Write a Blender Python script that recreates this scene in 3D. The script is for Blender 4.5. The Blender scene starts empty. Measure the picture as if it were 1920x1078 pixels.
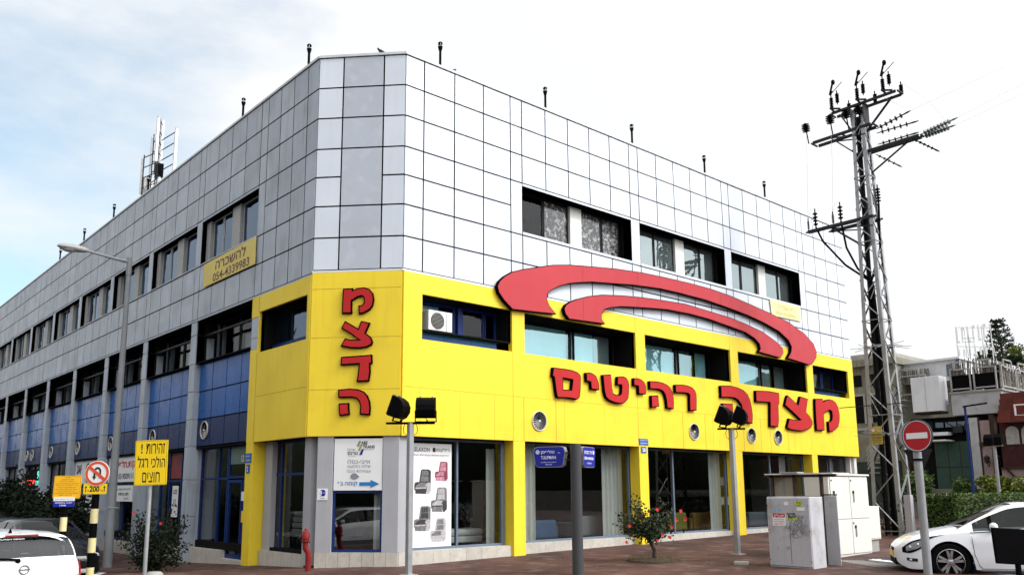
import bpy, bmesh, math, random
from mathutils import Vector, Matrix
rnd = random.Random(7)
SC = bpy.context.scene
COL = SC.collection
R_ = math.radians

# ------------------------------------------------------------------ camera
cam_d = bpy.data.cameras.new('camera'); cam = bpy.data.objects.new('camera', cam_d); COL.objects.link(cam)
SC.camera = cam
cam_d.sensor_fit = 'HORIZONTAL'; cam_d.sensor_width = 36.0
cam_d.lens = 36.0 * 1566.05 / 1920
cam_d.shift_x = 21.9 / 1920; cam_d.shift_y = 106.4 / 1920
cam_d.clip_start = 0.1; cam_d.clip_end = 3000
yw, pt, rl = 0.71811, 0.17310, -0.00548
fw = Vector((math.sin(yw)*math.cos(pt), math.cos(yw)*math.cos(pt), math.sin(pt)))
rt = Vector((math.cos(yw), -math.sin(yw), 0)); up = rt.cross(fw)
r2 = rt*math.cos(rl) + up*math.sin(rl); u2 = -rt*math.sin(rl) + up*math.cos(rl)
CAM = Vector((-10.8377, -15.8737, 1.65))
cam.matrix_world = Matrix(((r2.x, u2.x, -fw.x, CAM.x), (r2.y, u2.y, -fw.y, CAM.y), (r2.z, u2.z, -fw.z, CAM.z), (0, 0, 0, 1)))

# ------------------------------------------------------------------ world, sun, exposure
SUN_AZ = Vector((0.50, -0.866, 0)); SUN_EL = R_(42)
SUN_DIR = (SUN_AZ.normalized()*math.cos(SUN_EL) + Vector((0, 0, math.sin(SUN_EL))))
wd = bpy.data.worlds.new('World'); SC.world = wd; wd.use_nodes = True
nt = wd.node_tree; N = nt.nodes; LK = nt.links
for n in list(N): N.remove(n)
def nd(t, **k):
    n = N.new(t)
    for a, b in k.items(): setattr(n, a, b)
    return n
wo = nd('ShaderNodeOutputWorld'); bg = nd('ShaderNodeBackground'); LK.new(bg.outputs[0], wo.inputs[0])
bg.inputs[1].default_value = 0.10
sky = nd('ShaderNodeTexSky', sky_type='NISHITA', sun_disc=False)
sky.sun_elevation = SUN_EL; sky.sun_rotation = math.atan2(SUN_AZ.x, SUN_AZ.y)
sky.air_density = 1.0; sky.dust_density = 2.0; sky.ozone_density = 1.0
tc = nd('ShaderNodeTexCoord')
mp = nd('ShaderNodeMapping'); mp.inputs['Scale'].default_value = (1.0, 1.0, 2.6); LK.new(tc.outputs['Generated'], mp.inputs[0])
nz = nd('ShaderNodeTexNoise'); nz.inputs['Scale'].default_value = 2.4; nz.inputs['Detail'].default_value = 7; nz.inputs['Roughness'].default_value = 0.55
LK.new(mp.outputs[0], nz.inputs['Vector'])
# cloud cover thickens towards the east (+x) and away from the blue gap in the north
sx = nd('ShaderNodeSeparateXYZ'); LK.new(tc.outputs['Generated'], sx.inputs[0])
dt = nd('ShaderNodeVectorMath', operation='DOT_PRODUCT'); LK.new(tc.outputs['Generated'], dt.inputs[0])
GAP = Vector((0.16, 0.93, 0.26)).normalized(); dt.inputs[1].default_value = GAP
gm = nd('ShaderNodeMapRange'); LK.new(dt.outputs['Value'], gm.inputs[0])
gm.inputs[1].default_value = 0.88; gm.inputs[2].default_value = 0.995; gm.inputs[3].default_value = 0.50; gm.inputs[4].default_value = 0.0
ad = nd('ShaderNodeMath', operation='ADD'); LK.new(nz.outputs['Fac'], ad.inputs[0]); LK.new(gm.outputs[0], ad.inputs[1])
cr = nd('ShaderNodeMapRange'); LK.new(ad.outputs[0], cr.inputs[0])
cr.inputs[1].default_value = 0.45; cr.inputs[2].default_value = 0.72; cr.inputs[3].default_value = 0.22; cr.inputs[4].default_value = 1.0
# bright cloud round the veiled sun
ds = nd('ShaderNodeVectorMath', operation='DOT_PRODUCT'); LK.new(tc.outputs['Generated'], ds.inputs[0]); ds.inputs[1].default_value = SUN_DIR
mx = nd('ShaderNodeMath', operation='MAXIMUM'); LK.new(ds.outputs['Value'], mx.inputs[0]); mx.inputs[1].default_value = 0
pw = nd('ShaderNodeMath', operation='POWER'); LK.new(mx.outputs[0], pw.inputs[0]); pw.inputs[1].default_value = 4
ml = nd('ShaderNodeMath', operation='MULTIPLY_ADD'); LK.new(pw.outputs[0], ml.inputs[0]); ml.inputs[1].default_value = 36.0; ml.inputs[2].default_value = 8.2
cc = nd('ShaderNodeCombineXYZ')
for i in range(3): LK.new(ml.outputs[0], cc.inputs[i])
tint = nd('ShaderNodeVectorMath', operation='MULTIPLY'); LK.new(cc.outputs[0], tint.inputs[0]); tint.inputs[1].default_value = (0.985, 1.0, 1.02)
skm = nd('ShaderNodeVectorMath', operation='MULTIPLY'); LK.new(sky.outputs[0], skm.inputs[0]); skm.inputs[1].default_value = (1.75, 2.15, 1.95)
mixc = nd('ShaderNodeMix', data_type='RGBA'); LK.new(cr.outputs[0], mixc.inputs[0]); LK.new(skm.outputs[0], mixc.inputs[6]); LK.new(tint.outputs[0], mixc.inputs[7])
LK.new(mixc.outputs[2], bg.inputs[0])
sun_d = bpy.data.lights.new('sun', 'SUN'); sun_d.energy = 1.5; sun_d.angle = R_(10); sun_d.color = (1.0, 0.96, 0.90)
sun = bpy.data.objects.new('sun', sun_d); COL.objects.link(sun)
sun.rotation_euler = (-SUN_DIR).to_track_quat('-Z', 'Y').to_euler()
SC.view_settings.view_transform = 'Standard'; SC.view_settings.look = 'None'; SC.view_settings.gamma = 1.0
SC.view_settings.exposure = 0.30
SC.cycles.max_bounces = 6; SC.cycles.transparent_max_bounces = 16
SC.cycles.use_denoising = True

# ------------------------------------------------------------------ helpers
def tag(o, label=None, cat=None, group=None, kind=None):
    if label: o['label'] = label
    if cat: o['category'] = cat
    if group: o['group'] = group
    if kind: o['kind'] = kind
    return o
def thing(name, loc, label, cat, group=None, rotz=0.0):
    o = bpy.data.objects.new(name, None); COL.objects.link(o); o.location = loc; o.rotation_euler = (0, 0, rotz)
    o.empty_display_size = 0.3
    return tag(o, label, cat, group)
def root_of(o):
    while o.parent: o = o.parent
    return o
ID = lambda u, w, z: (u, w, z)
class MB:
    def __init__(s, tf=ID): s.v = []; s.f = []; s.m = []; s.tf = tf; s.mi = 0
    def V(s, p): s.v.append(Vector(s.tf(*p))); return len(s.v)-1
    def F(s, idx): s.f.append(tuple(idx)); s.m.append(s.mi)
    def quad(s, a, b, c, d): s.F([s.V(p) for p in (a, b, c, d)])
    def box(s, x0, x1, y0, y1, z0, z1):
        i = [s.V(p) for p in ((x0,y0,z0),(x1,y0,z0),(x1,y1,z0),(x0,y1,z0),(x0,y0,z1),(x1,y0,z1),(x1,y1,z1),(x0,y1,z1))]
        for q in ((0,3,2,1),(4,5,6,7),(0,1,5,4),(1,2,6,5),(2,3,7,6),(3,0,4,7)): s.F([i[k] for k in q])
        return s
    def prism(s, poly, y0, y1, holes=()):
        """poly in (x,z), extruded along y (second local axis)"""
        bm = bmesh.new(); rings = [poly]+list(holes); es = []
        for r in rings:
            vs = [bm.verts.new((p[0], 0, p[1])) for p in r]
            es += [bm.edges.new((vs[k], vs[(k+1) % len(vs)])) for k in range(len(vs))]
        bmesh.ops.triangle_fill(bm, use_beauty=True, edges=es)
        bm.verts.index_update(); tris = [[v.index for v in f.verts] for f in bm.faces]; pts = [v.co.copy() for v in bm.verts]; bm.free()
        for y in (y0, y1):
            base = [s.V((p.x, y, p.z)) for p in pts]
            for t in tris: s.F([base[k] for k in t])
        for r in rings:
            A = [s.V((p[0], y0, p[1])) for p in r]; B = [s.V((p[0], y1, p[1])) for p in r]
            for k in range(len(r)): s.F((A[k], A[(k+1) % len(r)], B[(k+1) % len(r)], B[k]))
        return s
    def tube(s, pts, r, n=8, cap=True):
        pts = [Vector(p) for p in pts]
        rs = r if isinstance(r, (list, tuple)) else [r]*len(pts)
        rings = []; ref = None
        for i, p in enumerate(pts):
            d = (pts[min(i+1, len(pts)-1)]-pts[max(i-1, 0)]).normalized()
            if ref is None: ref = Vector((0,0,1)) if abs(d.z) < 0.9 else Vector((1,0,0))
            a = d.cross(ref).normalized(); b = d.cross(a).normalized(); ref = -b if False else ref
            rings.append([s.V(p+(a*math.cos(2*math.pi*k/n)+b*math.sin(2*math.pi*k/n))*rs[i]) for k in range(n)])
        for A, B in zip(rings, rings[1:]):
            for k in range(n): s.F((A[k], A[(k+1) % n], B[(k+1) % n], B[k]))
        if cap: s.F(rings[0][::-1]); s.F(rings[-1])
        return s
    def bar(s, p, q, w, h=None, upv=(0,0,1)):
        p, q = Vector(p), Vector(q); h = h or w; d = (q-p).normalized(); u = Vector(upv)
        if abs(d.dot(u)) > 0.95: u = Vector((1,0,0))
        a = d.cross(u).normalized()*w/2; b = d.cross(a).normalized()*h/2
        i = [s.V(x) for x in (p-a-b, p+a-b, p+a+b, p-a+b, q-a-b, q+a-b, q+a+b, q-a+b)]
        for k in ((0,3,2,1),(4,5,6,7),(0,1,5,4),(1,2,6,5),(2,3,7,6),(3,0,4,7)): s.F([i[j] for j in k])
        return s
    def lathe(s, prof, c=(0,0,0), n=16, axis=(0,0,1)):
        c = Vector(c); ax = Vector(axis).normalized(); t = Vector((1,0,0)) if abs(ax.x) < 0.9 else Vector((0,1,0))
        a = ax.cross(t).normalized(); b = ax.cross(a)
        rings = [[s.V(c+ax*h+(a*math.cos(2*math.pi*k/n)+b*math.sin(2*math.pi*k/n))*max(r, 1e-4)) for k in range(n)] for r, h in prof]
        for A, B in zip(rings, rings[1:]):
            for k in range(n): s.F((A[k], A[(k+1) % n], B[(k+1) % n], B[k]))
        s.F(rings[0][::-1]); s.F(rings[-1]); return s
    def ball(s, c, r, n=10, sq=(1,1,1)):
        c = Vector(c); m = n//2+1; rings = []
        for i in range(m+1):
            t = math.pi*i/m
            rings.append([s.V(c+Vector((r*sq[0]*math.sin(t)*math.cos(2*math.pi*k/n), r*sq[1]*math.sin(t)*math.sin(2*math.pi*k/n), r*sq[2]*math.cos(t)))) for k in range(n)])
        for A, B in zip(rings, rings[1:]):
            for k in range(n): s.F((A[k], A[(k+1) % n], B[(k+1) % n], B[k]))
        return s
    def leaves(s, c, rad, n, size, rg, shell=0.0, droop=0.0):
        c = Vector(c)
        for _ in range(n):
            while True:
                p = Vector((rg.uniform(-1,1), rg.uniform(-1,1), rg.uniform(-1,1)))
                if shell*shell < p.length_squared <= 1: break
            p = c+Vector((p.x*rad[0], p.y*rad[1], p.z*rad[2])); s.leaf(p, size*rg.uniform(0.6, 1.35), rg, droop)
        return s
    def leaf(s, p, L, rg, droop=0.0):
        d = Vector((rg.gauss(0,1), rg.gauss(0,1), rg.gauss(0,0.8)-droop)).normalized()
        a = d.cross(Vector((rg.gauss(0,1), rg.gauss(0,1), rg.gauss(0,1)))).normalized()*L*0.30
        nn = d.cross(a).normalized()*L*0.10
        s.F([s.V(x) for x in (p, p+d*L*0.5+a+nn, p+d*L, p+d*L*0.5-a+nn)])
    def build(s, name, mats, parent=None, smooth=False, angle=35, origin=None, bevel=0.0, recalc=True):
        rt_ = root_of(parent) if parent else None
        if parent:
            o0 = Vector(rt_.location)
            if rt_.get('_local'): o0 = Vector((0,0,0))
        else: o0 = Vector(origin) if origin is not None else Vector((0,0,0))
        me = bpy.data.meshes.new(name); me.from_pydata([tuple(v-o0) for v in s.v], [], s.f)
        for m in (mats if isinstance(mats, (list, tuple)) else [mats]): me.materials.append(m)
        if max(s.m, default=0) > 0: me.polygons.foreach_set('material_index', s.m)
        if recalc:
            bm = bmesh.new(); bm.from_mesh(me)
            bmesh.ops.remove_doubles(bm, verts=bm.verts, dist=1e-5) if smooth else None
            bmesh.ops.recalc_face_normals(bm, faces=bm.faces); bm.to_mesh(me); bm.free()
        if smooth:
            me.polygons.foreach_set('use_smooth', [True]*len(me.polygons)); me.set_sharp_from_angle(angle=R_(angle))
        me.update()
        o = bpy.data.objects.new(name, me); COL.objects.link(o)
        if parent: o.parent = parent
        else: o.location = o0
        if bevel:
            b = o.modifiers.new('bevel', 'BEVEL'); b.width = bevel; b.segments = 2; b.limit_method = 'ANGLE'
        return o
def local(o): o['_local'] = 1; return o
def copy_tree(o, parent=None):
    c = o.copy(); COL.objects.link(c)
    if parent: c.parent = parent
    for ch in o.children: copy_tree(ch, c)
    return c
def heb(s): return s[::-1]
def text(name, body, O, U, V, rect, mat, parent, lift=0.006, bold=0.0, keep=False, font_scale=1.0, origin=None):
    """letters fitted into rect (x0,y0,w,h) of the plane through O along unit axes U, V"""
    c = bpy.data.curves.new(name, 'FONT'); c.body = body; c.size = 1; c.offset = bold; c.resolution_u = 3
    t = bpy.data.objects.new(name, c); COL.objects.link(t)
    bpy.context.view_layer.update()
    me = bpy.data.meshes.new_from_object(t.evaluated_get(bpy.context.evaluated_depsgraph_get()))
    bpy.data.objects.remove(t); bpy.data.curves.remove(c)
    xs = [v.co.x for v in me.vertices]; ys = [v.co.y for v in me.vertices]
    x0, x1, y0, y1 = min(xs), max(xs), min(ys), max(ys)
    O = Vector(O); U = Vector(U).normalized(); V = Vector(V).normalized(); Nn = U.cross(V)
    sx_ = rect[2]/(x1-x0); sy_ = rect[3]/(y1-y0)
    if keep: sx_ = sy_ = min(sx_, sy_)
    o0 = Vector((0,0,0))
    if parent:
        r = root_of(parent); o0 = Vector((0,0,0)) if r.get('_local') else Vector(r.location)
    for v in me.vertices:
        v.co = O+U*(rect[0]+(v.co.x-x0)*sx_)+V*(rect[1]+(v.co.y-y0)*sy_)+Nn*lift-o0
    me.name = name; me.materials.clear(); me.materials.append(mat)
    o = bpy.data.objects.new(name, me); COL.objects.link(o)
    if parent: o.parent = parent
    return o
def inset(poly, d):
    """move a simple polygon's outline inwards by d"""
    n = len(poly); area = sum(poly[i][0]*poly[(i+1) % n][1]-poly[(i+1) % n][0]*poly[i][1] for i in range(n))
    sg = 1 if area > 0 else -1; out = []
    for i in range(n):
        p0, p1, p2 = Vector(poly[i-1]), Vector(poly[i]), Vector(poly[(i+1) % n])
        a = (p1-p0).normalized(); b = (p2-p1).normalized()
        na = Vector((-a.y, a.x))*sg; nb = Vector((-b.y, b.x))*sg; m = na+nb
        if m.length < 1e-4: m = na
        m.normalize(); k = d/max(m.dot(na), 0.35); q = p1+m*k; out.append((q.x, q.y))
    return out

# ------------------------------------------------------------------ materials
def mat(name, col, rough=0.6, metal=0.0, var=0.0, scale=3.0, dirt=0.0, dirt_col=(0.05,0.045,0.04), bump=0.0, bscale=40.0, island=0.0, spec=0.3, coat=0.0, streak=0.0, stretch=None):
    m = bpy.data.materials.new(name); m.use_nodes = True; t = m.node_tree; b = t.nodes['Principled BSDF']
    b.inputs['Base Color'].default_value = (*col, 1); b.inputs['Roughness'].default_value = rough; b.inputs['Metallic'].default_value = metal
    b.inputs['Specular IOR Level'].default_value = spec; b.inputs['Coat Weight'].default_value = coat
    L = t.links; cur = None
    tcn = t.nodes.new('ShaderNodeTexCoord'); src = tcn.outputs['Object']
    if stretch:
        mpn = t.nodes.new('ShaderNodeMapping'); mpn.inputs['Scale'].default_value = stretch; L.new(src, mpn.inputs[0]); src = mpn.outputs[0]
    def rgb(c):
        n = t.nodes.new('ShaderNodeRGB'); n.outputs[0].default_value = (*c, 1); return n.outputs[0]
    def hsv(c, val):
        n = t.nodes.new('ShaderNodeHueSaturation'); L.new(c, n.inputs['Color']); L.new(val, n.inputs['Value']); return n.outputs[0]
    def noise(sc, det=5, s_=None):
        n = t.nodes.new('ShaderNodeTexNoise'); n.inputs['Scale'].default_value = sc; n.inputs['Detail'].default_value = det; L.new(s_ or src, n.inputs['Vector']); return n.outputs['Fac']
    def rng(v, a, b_, c, d):
        n = t.nodes.new('ShaderNodeMapRange'); L.new(v, n.inputs[0])
        for i, x in enumerate((a, b_, c, d)): n.inputs[i+1].default_value = x
        return n.outputs[0]
    if var or dirt or island or streak: cur = rgb(col)
    if var: cur = hsv(cur, rng(noise(scale), 0.25, 0.75, 1-var, 1+var))
    if island:
        g = t.nodes.new('ShaderNodeNewGeometry'); cur = hsv(cur, rng(g.outputs['Random Per Island'], 0, 1, 1-island, 1+island))
    def blend(cur, fac, c2):
        n = t.nodes.new('ShaderNodeMix'); n.data_type = 'RGBA'; L.new(fac, n.inputs[0]); L.new(cur, n.inputs[6]); n.inputs[7].default_value = (*c2, 1); return n.outputs[2]
    if dirt: cur = blend(cur, rng(noise(scale*2.3, 9), 0.52, 0.72, 0, dirt), dirt_col)
    if streak:
        m2 = t.nodes.new('ShaderNodeMapping'); m2.inputs['Scale'].default_value = (7, 7, 0.5); L.new(tcn.outputs['Object'], m2.inputs[0])
        cur = blend(cur, rng(noise(1.0, 6, m2.outputs[0]), 0.5, 0.75, 0, streak), dirt_col)
    if cur is not None: L.new(cur, b.inputs['Base Color'])
    if rough < 0.9:
        L.new(rng(noise(scale*1.7+1.3, 4), 0.3, 0.7, max(0.02, rough-0.07), min(1, rough+0.09)), b.inputs['Roughness'])
    if bump:
        bn = t.nodes.new('ShaderNodeBump'); bn.inputs['Strength'].default_value = bump; bn.inputs['Distance'].default_value = 0.02
        L.new(noise(bscale, 6), bn.inputs['Height']); L.new(bn.outputs[0], b.inputs['Normal'])
    return m
def glass(name, tintc, refl, transp=1.0, dark=(0.01,0.012,0.014), rcol=(1,1,1), rough=0.01, wob=0.0):
    """coated window glass: mirror part by view angle over a tinted clear or dark body"""
    m = bpy.data.materials.new(name); m.use_nodes = True; t = m.node_tree; L = t.links
    for n in list(t.nodes): t.nodes.remove(n)
    o = t.nodes.new('ShaderNodeOutputMaterial'); ge = t.nodes.new('ShaderNodeNewGeometry'); dp = t.nodes.new('ShaderNodeVectorMath'); dp.operation = 'DOT_PRODUCT'; L.new(ge.outputs['Normal'], dp.inputs[0]); L.new(ge.outputs['Incoming'], dp.inputs[1])
    ab = t.nodes.new('ShaderNodeMath'); ab.operation = 'ABSOLUTE'; L.new(dp.outputs['Value'], ab.inputs[0]); om = t.nodes.new('ShaderNodeMath'); om.operation = 'SUBTRACT'; om.inputs[0].default_value = 1; L.new(ab.outputs[0], om.inputs[1]); om.use_clamp = True
    p5 = t.nodes.new('ShaderNodeMath'); p5.operation = 'POWER'; L.new(om.outputs[0], p5.inputs[0]); p5.inputs[1].default_value = 5
    fr = t.nodes.new('ShaderNodeMath'); fr.operation = 'MULTIPLY_ADD'; L.new(p5.outputs[0], fr.inputs[0]); fr.inputs[1].default_value = .94; fr.inputs[2].default_value = .06
    ma = t.nodes.new('ShaderNodeMath'); ma.operation = 'MULTIPLY_ADD'; L.new(fr.outputs[0], ma.inputs[0]); ma.inputs[1].default_value = 0.85; ma.inputs[2].default_value = refl; ma.use_clamp = True
    gl = t.nodes.new('ShaderNodeBsdfGlossy'); gl.inputs['Roughness'].default_value = rough; gl.inputs['Color'].default_value = (*rcol, 1)
    tr_ = t.nodes.new('ShaderNodeBsdfTransparent'); tr_.inputs[0].default_value = (*tintc, 1)
    df = t.nodes.new('ShaderNodeBsdfDiffuse'); df.inputs[0].default_value = (*dark, 1)
    m1 = t.nodes.new('ShaderNodeMixShader'); m1.inputs[0].default_value = transp; L.new(df.outputs[0], m1.inputs[1]); L.new(tr_.outputs[0], m1.inputs[2])
    m2 = t.nodes.new('ShaderNodeMixShader'); L.new(ma.outputs[0], m2.inputs[0]); L.new(m1.outputs[0], m2.inputs[1]); L.new(gl.outputs[0], m2.inputs[2]); L.new(m2.outputs[0], o.inputs[0])
    if wob:
        tcn = t.nodes.new('ShaderNodeTexCoord'); nn = t.nodes.new('ShaderNodeTexNoise'); nn.inputs['Scale'].default_value = 1.3; L.new(tcn.outputs['Object'], nn.inputs['Vector'])
        bn = t.nodes.new('ShaderNodeBump'); bn.inputs['Strength'].default_value = wob; bn.inputs['Distance'].default_value = 0.1; L.new(nn.outputs['Fac'], bn.inputs['Height']); L.new(bn.outputs[0], gl.inputs['Normal'])
    return m
def emit(name, col, st):
    m = bpy.data.materials.new(name); m.use_nodes = True; b = m.node_tree.nodes['Principled BSDF']
    b.inputs['Base Color'].default_value = (*col, 1); b.inputs['Emission Color'].default_value = (*col, 1); b.inputs['Emission Strength'].default_value = st; return m
M = {}
M['alu'] = mat('grey_aluminium_cladding', (0.345,0.385,0.445), 0.42, 0.0, var=0.09, scale=0.6, island=0.085, dirt=0.32, dirt_col=(0.17,0.17,0.17), streak=0.42, spec=0.4)
M['alu_new'] = mat('pale_aluminium_cladding', (0.60,0.64,0.70), 0.45, 0.0, var=0.05, scale=0.8, island=0.045, streak=0.14, dirt_col=(0.4,0.4,0.42))
M['alu_mid'] = mat('patched_sign_cladding', (0.42,0.45,0.505), 0.45, 0.0, var=0.04, scale=1.6, island=0.03, dirt=0.30, dirt_col=(0.60,0.63,0.68))
M['gap'] = mat('dark_joint', (0.004,0.004,0.005), 0.9, spec=0.05)
M['coping'] = mat('coping_metal', (0.52,0.54,0.56), 0.4, 0.0, var=0.1)
M['yellow'] = mat('yellow_painted_panel', (0.80,0.595,0.038), 0.5, 0.0, var=0.07, scale=0.5, dirt=0.28, dirt_col=(0.60,0.38,0.03), streak=0.22, bump=0.03, bscale=5, spec=0.2)
M['seam'] = mat('yellow_seam', (0.34,0.24,0.02), 0.7)
M['red'] = mat('red_sign_face', (0.44,0.020,0.022), 0.5, var=0.06, scale=1.2, spec=0.12)
M['black'] = mat('black_trim', (0.003,0.002,0.002), 0.8, spec=0.03)
M['blackp'] = mat('black_painted_metal', (0.0025,0.0025,0.003), 0.6, var=0.2, spec=0.04)
M['arc'] = mat('arc_red_face', (0.44,0.042,0.052), 0.5, var=0.06, scale=0.5, spec=0.15)
M['blue'] = mat('blue_panel', (0.010,0.088,0.32), 0.24, 0.0, var=0.15, scale=0.5, island=0.18, spec=0.16, streak=0.2, dirt_col=(0.02,0.03,0.06))
M['navy'] = mat('navy_panel', (0.008,0.024,0.095), 0.35, 0.0, var=0.12, island=0.16, spec=0.15)
M['bframe'] = mat('blue_window_frame', (0.010,0.028,0.13), 0.4, var=0.1, spec=0.15)
M['dframe'] = mat('dark_window_frame', (0.008,0.009,0.011), 0.5, var=0.15, spec=0.12)
M['gframe'] = mat('grey_window_frame', (0.31,0.31,0.30), 0.5, var=0.08)
M['wframe'] = mat('white_window_frame', (0.72,0.72,0.68), 0.5, var=0.06, streak=0.2, dirt_col=(0.4,0.38,0.3))
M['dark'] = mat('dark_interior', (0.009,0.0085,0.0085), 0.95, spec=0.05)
M['soffit'] = mat('shade_black_soffit', (0.010,0.010,0.010), 0.95, spec=0.05)  # near black puts the shade of window reveals and soffits into the colour
M['column'] = mat('grey_column_render', (0.36,0.36,0.38), 0.6, var=0.06, scale=1.5, streak=0.15, dirt_col=(0.2,0.2,0.2))
def stone():
    m = mat('travertine_plinth', (0.46,0.43,0.38), 0.6, var=0.10, scale=5, island=0.10, dirt=0.35, dirt_col=(0.26,0.23,0.19), streak=0.25, bump=0.1); return m
M['stone'] = stone()
M['shade_blind'] = mat('pale_blue_blind', (0.38,0.66,0.71), 0.8, var=0.14, scale=1.6, streak=0.15, dirt_col=(0.2,0.32,0.36))
M['grey_blind'] = mat('grey_blind', (0.24,0.27,0.28), 0.8, var=0.2, scale=1.4)
M['curtain'] = mat('cream_curtain', (0.52,0.52,0.48), 0.9, var=0.06, stretch=(10,10,0.3))
M['white'] = mat('white_paint', (0.72,0.72,0.72), 0.45, var=0.04)
M['offwhite'] = mat('offwhite_paint', (0.62,0.61,0.57), 0.5, var=0.08, streak=0.2, dirt_col=(0.35,0.33,0.28))
M['g_clear'] = glass('shop_glass', (0.66,0.70,0.70), 0.05, 1.0)
M['g_sky'] = glass('coated_upper_glass', (0.3,0.34,0.34), 0.17, 0.35, dark=(0.10,0.12,0.12), rcol=(0.66,0.77,0.78), wob=0.05)
M['g_blue'] = glass('blue_upper_glass', (0.2,0.25,0.3), 0.10, 0.4, dark=(0.008,0.016,0.028), rcol=(0.62,0.78,1.0), wob=0.2)
M['g_low'] = glass('clear_window_glass', (0.75,0.8,0.8), -0.03, 1.0)
M['g_cyan'] = glass('sky_tinted_window_glass', (0.75,0.85,0.85), 0.16, 1.0, rcol=(0.62,0.92,0.98), wob=0.04)
M['g_car'] = glass('car_glass', (0.30,0.33,0.34), -0.02, 0.9, dark=(0.004,0.004,0.005))
M['g_screen'] = glass('windscreen_glass', (0.30,0.33,0.34), 0.22, 0.9, dark=(0.05,0.05,0.05))
M['lamp_smoke'] = mat('smoked_lamp_lens', (0.16,0.165,0.18), 0.15, 0.2, coat=0.8)
M['conc'] = mat('concrete', (0.30,0.29,0.27), 0.85, var=0.15, scale=2, dirt=0.3, dirt_col=(0.15,0.14,0.12), bump=0.15)
M['galv'] = mat('galvanised_steel', (0.30,0.31,0.32), 0.45, 0.3, var=0.14, scale=4)
M['galv_d'] = mat('dark_steel', (0.028,0.028,0.03), 0.6, 0.0, spec=0.1, var=0.2, scale=4)  # on the pylon, silhouette and rear shade are put into this dark tone
M['steel_grey'] = mat('grey_painted_pole', (0.20,0.21,0.22), 0.5, var=0.12, scale=3)
M['insul'] = mat('dark_ceramic', (0.003,0.0025,0.0025), 0.5, spec=0.05)
M['insul_g'] = mat('glass_insulator', (0.07,0.085,0.085), 0.35)
M['rubber'] = mat('tyre_rubber', (0.004,0.004,0.004), 0.85, bump=0.1, spec=0.05)
M['rim'] = mat('alloy_rim', (0.52,0.52,0.53), 0.28, 0.85)
M['carwhite'] = mat('white_car_paint', (0.78,0.79,0.82), 0.22, 0.0, var=0.015, coat=0.6)
M['carblack'] = mat('black_car_paint', (0.005,0.005,0.006), 0.25, coat=0.25, spec=0.2)
M['plastic'] = mat('black_plastic', (0.0025,0.0025,0.003), 0.7, spec=0.04)
M['chrome'] = mat('chrome', (0.6,0.6,0.6), 0.15, 1.0)
M['lamp_red'] = mat('red_lamp_lens', (0.35,0.02,0.015), 0.15, coat=0.5)
M['lamp_clear'] = mat('clear_lamp_lens', (0.45,0.46,0.48), 0.12, 0.3, coat=0.8)
M['plate_y'] = mat('yellow_number_plate', (0.75,0.50,0.02), 0.5)
M['sign_y'] = mat('yellow_sign_sheet', (0.85,0.58,0.01), 0.45, var=0.03)
M['sign_o'] = mat('amber_sign_sheet', (0.80,0.42,0.01), 0.45, var=0.04)
M['sign_w'] = mat('white_sign_sheet', (0.74,0.74,0.74), 0.45, var=0.02)
M['sign_r'] = mat('red_sign_sheet', (0.42,0.012,0.02), 0.4, var=0.05)
M['sign_or'] = mat('orange_red_sheet', (0.62,0.08,0.03), 0.4, var=0.05)
M['sign_b'] = mat('blue_sign_sheet', (0.012,0.018,0.26), 0.4, var=0.05)
M['sign_b2'] = mat('mid_blue_sheet', (0.01,0.10,0.36), 0.4, var=0.05)
M['ink'] = mat('black_ink', (0.012,0.010,0.012), 0.6)
M['ink_r'] = mat('red_ink', (0.45,0.02,0.03), 0.6)
M['ink_g'] = mat('grey_ink', (0.22,0.23,0.26), 0.6)
M['ink_brown'] = mat('brown_ink', (0.13,0.07,0.07), 0.6)
M['ink_b'] = mat('blue_ink', (0.02,0.17,0.42), 0.6)
M['ink_w'] = mat('white_ink', (0.78,0.78,0.80), 0.6)
M['banner'] = mat('faded_yellow_banner', (0.66,0.52,0.15), 0.7, var=0.07, scale=1.5)
M['banner_p'] = mat('pale_yellow_banner', (0.72,0.66,0.36), 0.7, var=0.05)
M['poster'] = mat('white_poster', (0.74,0.74,0.75), 0.5, var=0.01)
M['leaf'] = mat('dark_green_leaf', (0.016,0.030,0.010), 0.6, var=0.35, scale=9, island=0.45)
M['leaf2'] = mat('mid_green_leaf', (0.060,0.10,0.020), 0.6, var=0.3, scale=6, island=0.5)
M['leaf3'] = mat('yellow_green_leaf', (0.13,0.16,0.02), 0.6, var=0.3, scale=6, island=0.5)
M['pine'] = mat('pine_needles', (0.020,0.032,0.014), 0.7, island=0.4)
M['bark'] = mat('brown_bark', (0.06,0.045,0.032), 0.9, var=0.3, bump=0.4)
M['petal'] = mat('red_petal', (0.62,0.05,0.055), 0.55, island=0.2)
M['leafd'] = mat('shaded_dark_leaf', (0.009,0.015,0.007), 0.7, var=0.35, scale=9, island=0.5, spec=0.15)  # darker copy of the leaf colour, with the street shade put into it
M['hyd'] = mat('red_hydrant_paint', (0.21,0.012,0.010), 0.5, var=0.2, dirt=0.25, dirt_col=(0.12,0.02,0.02), scale=6)
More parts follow.
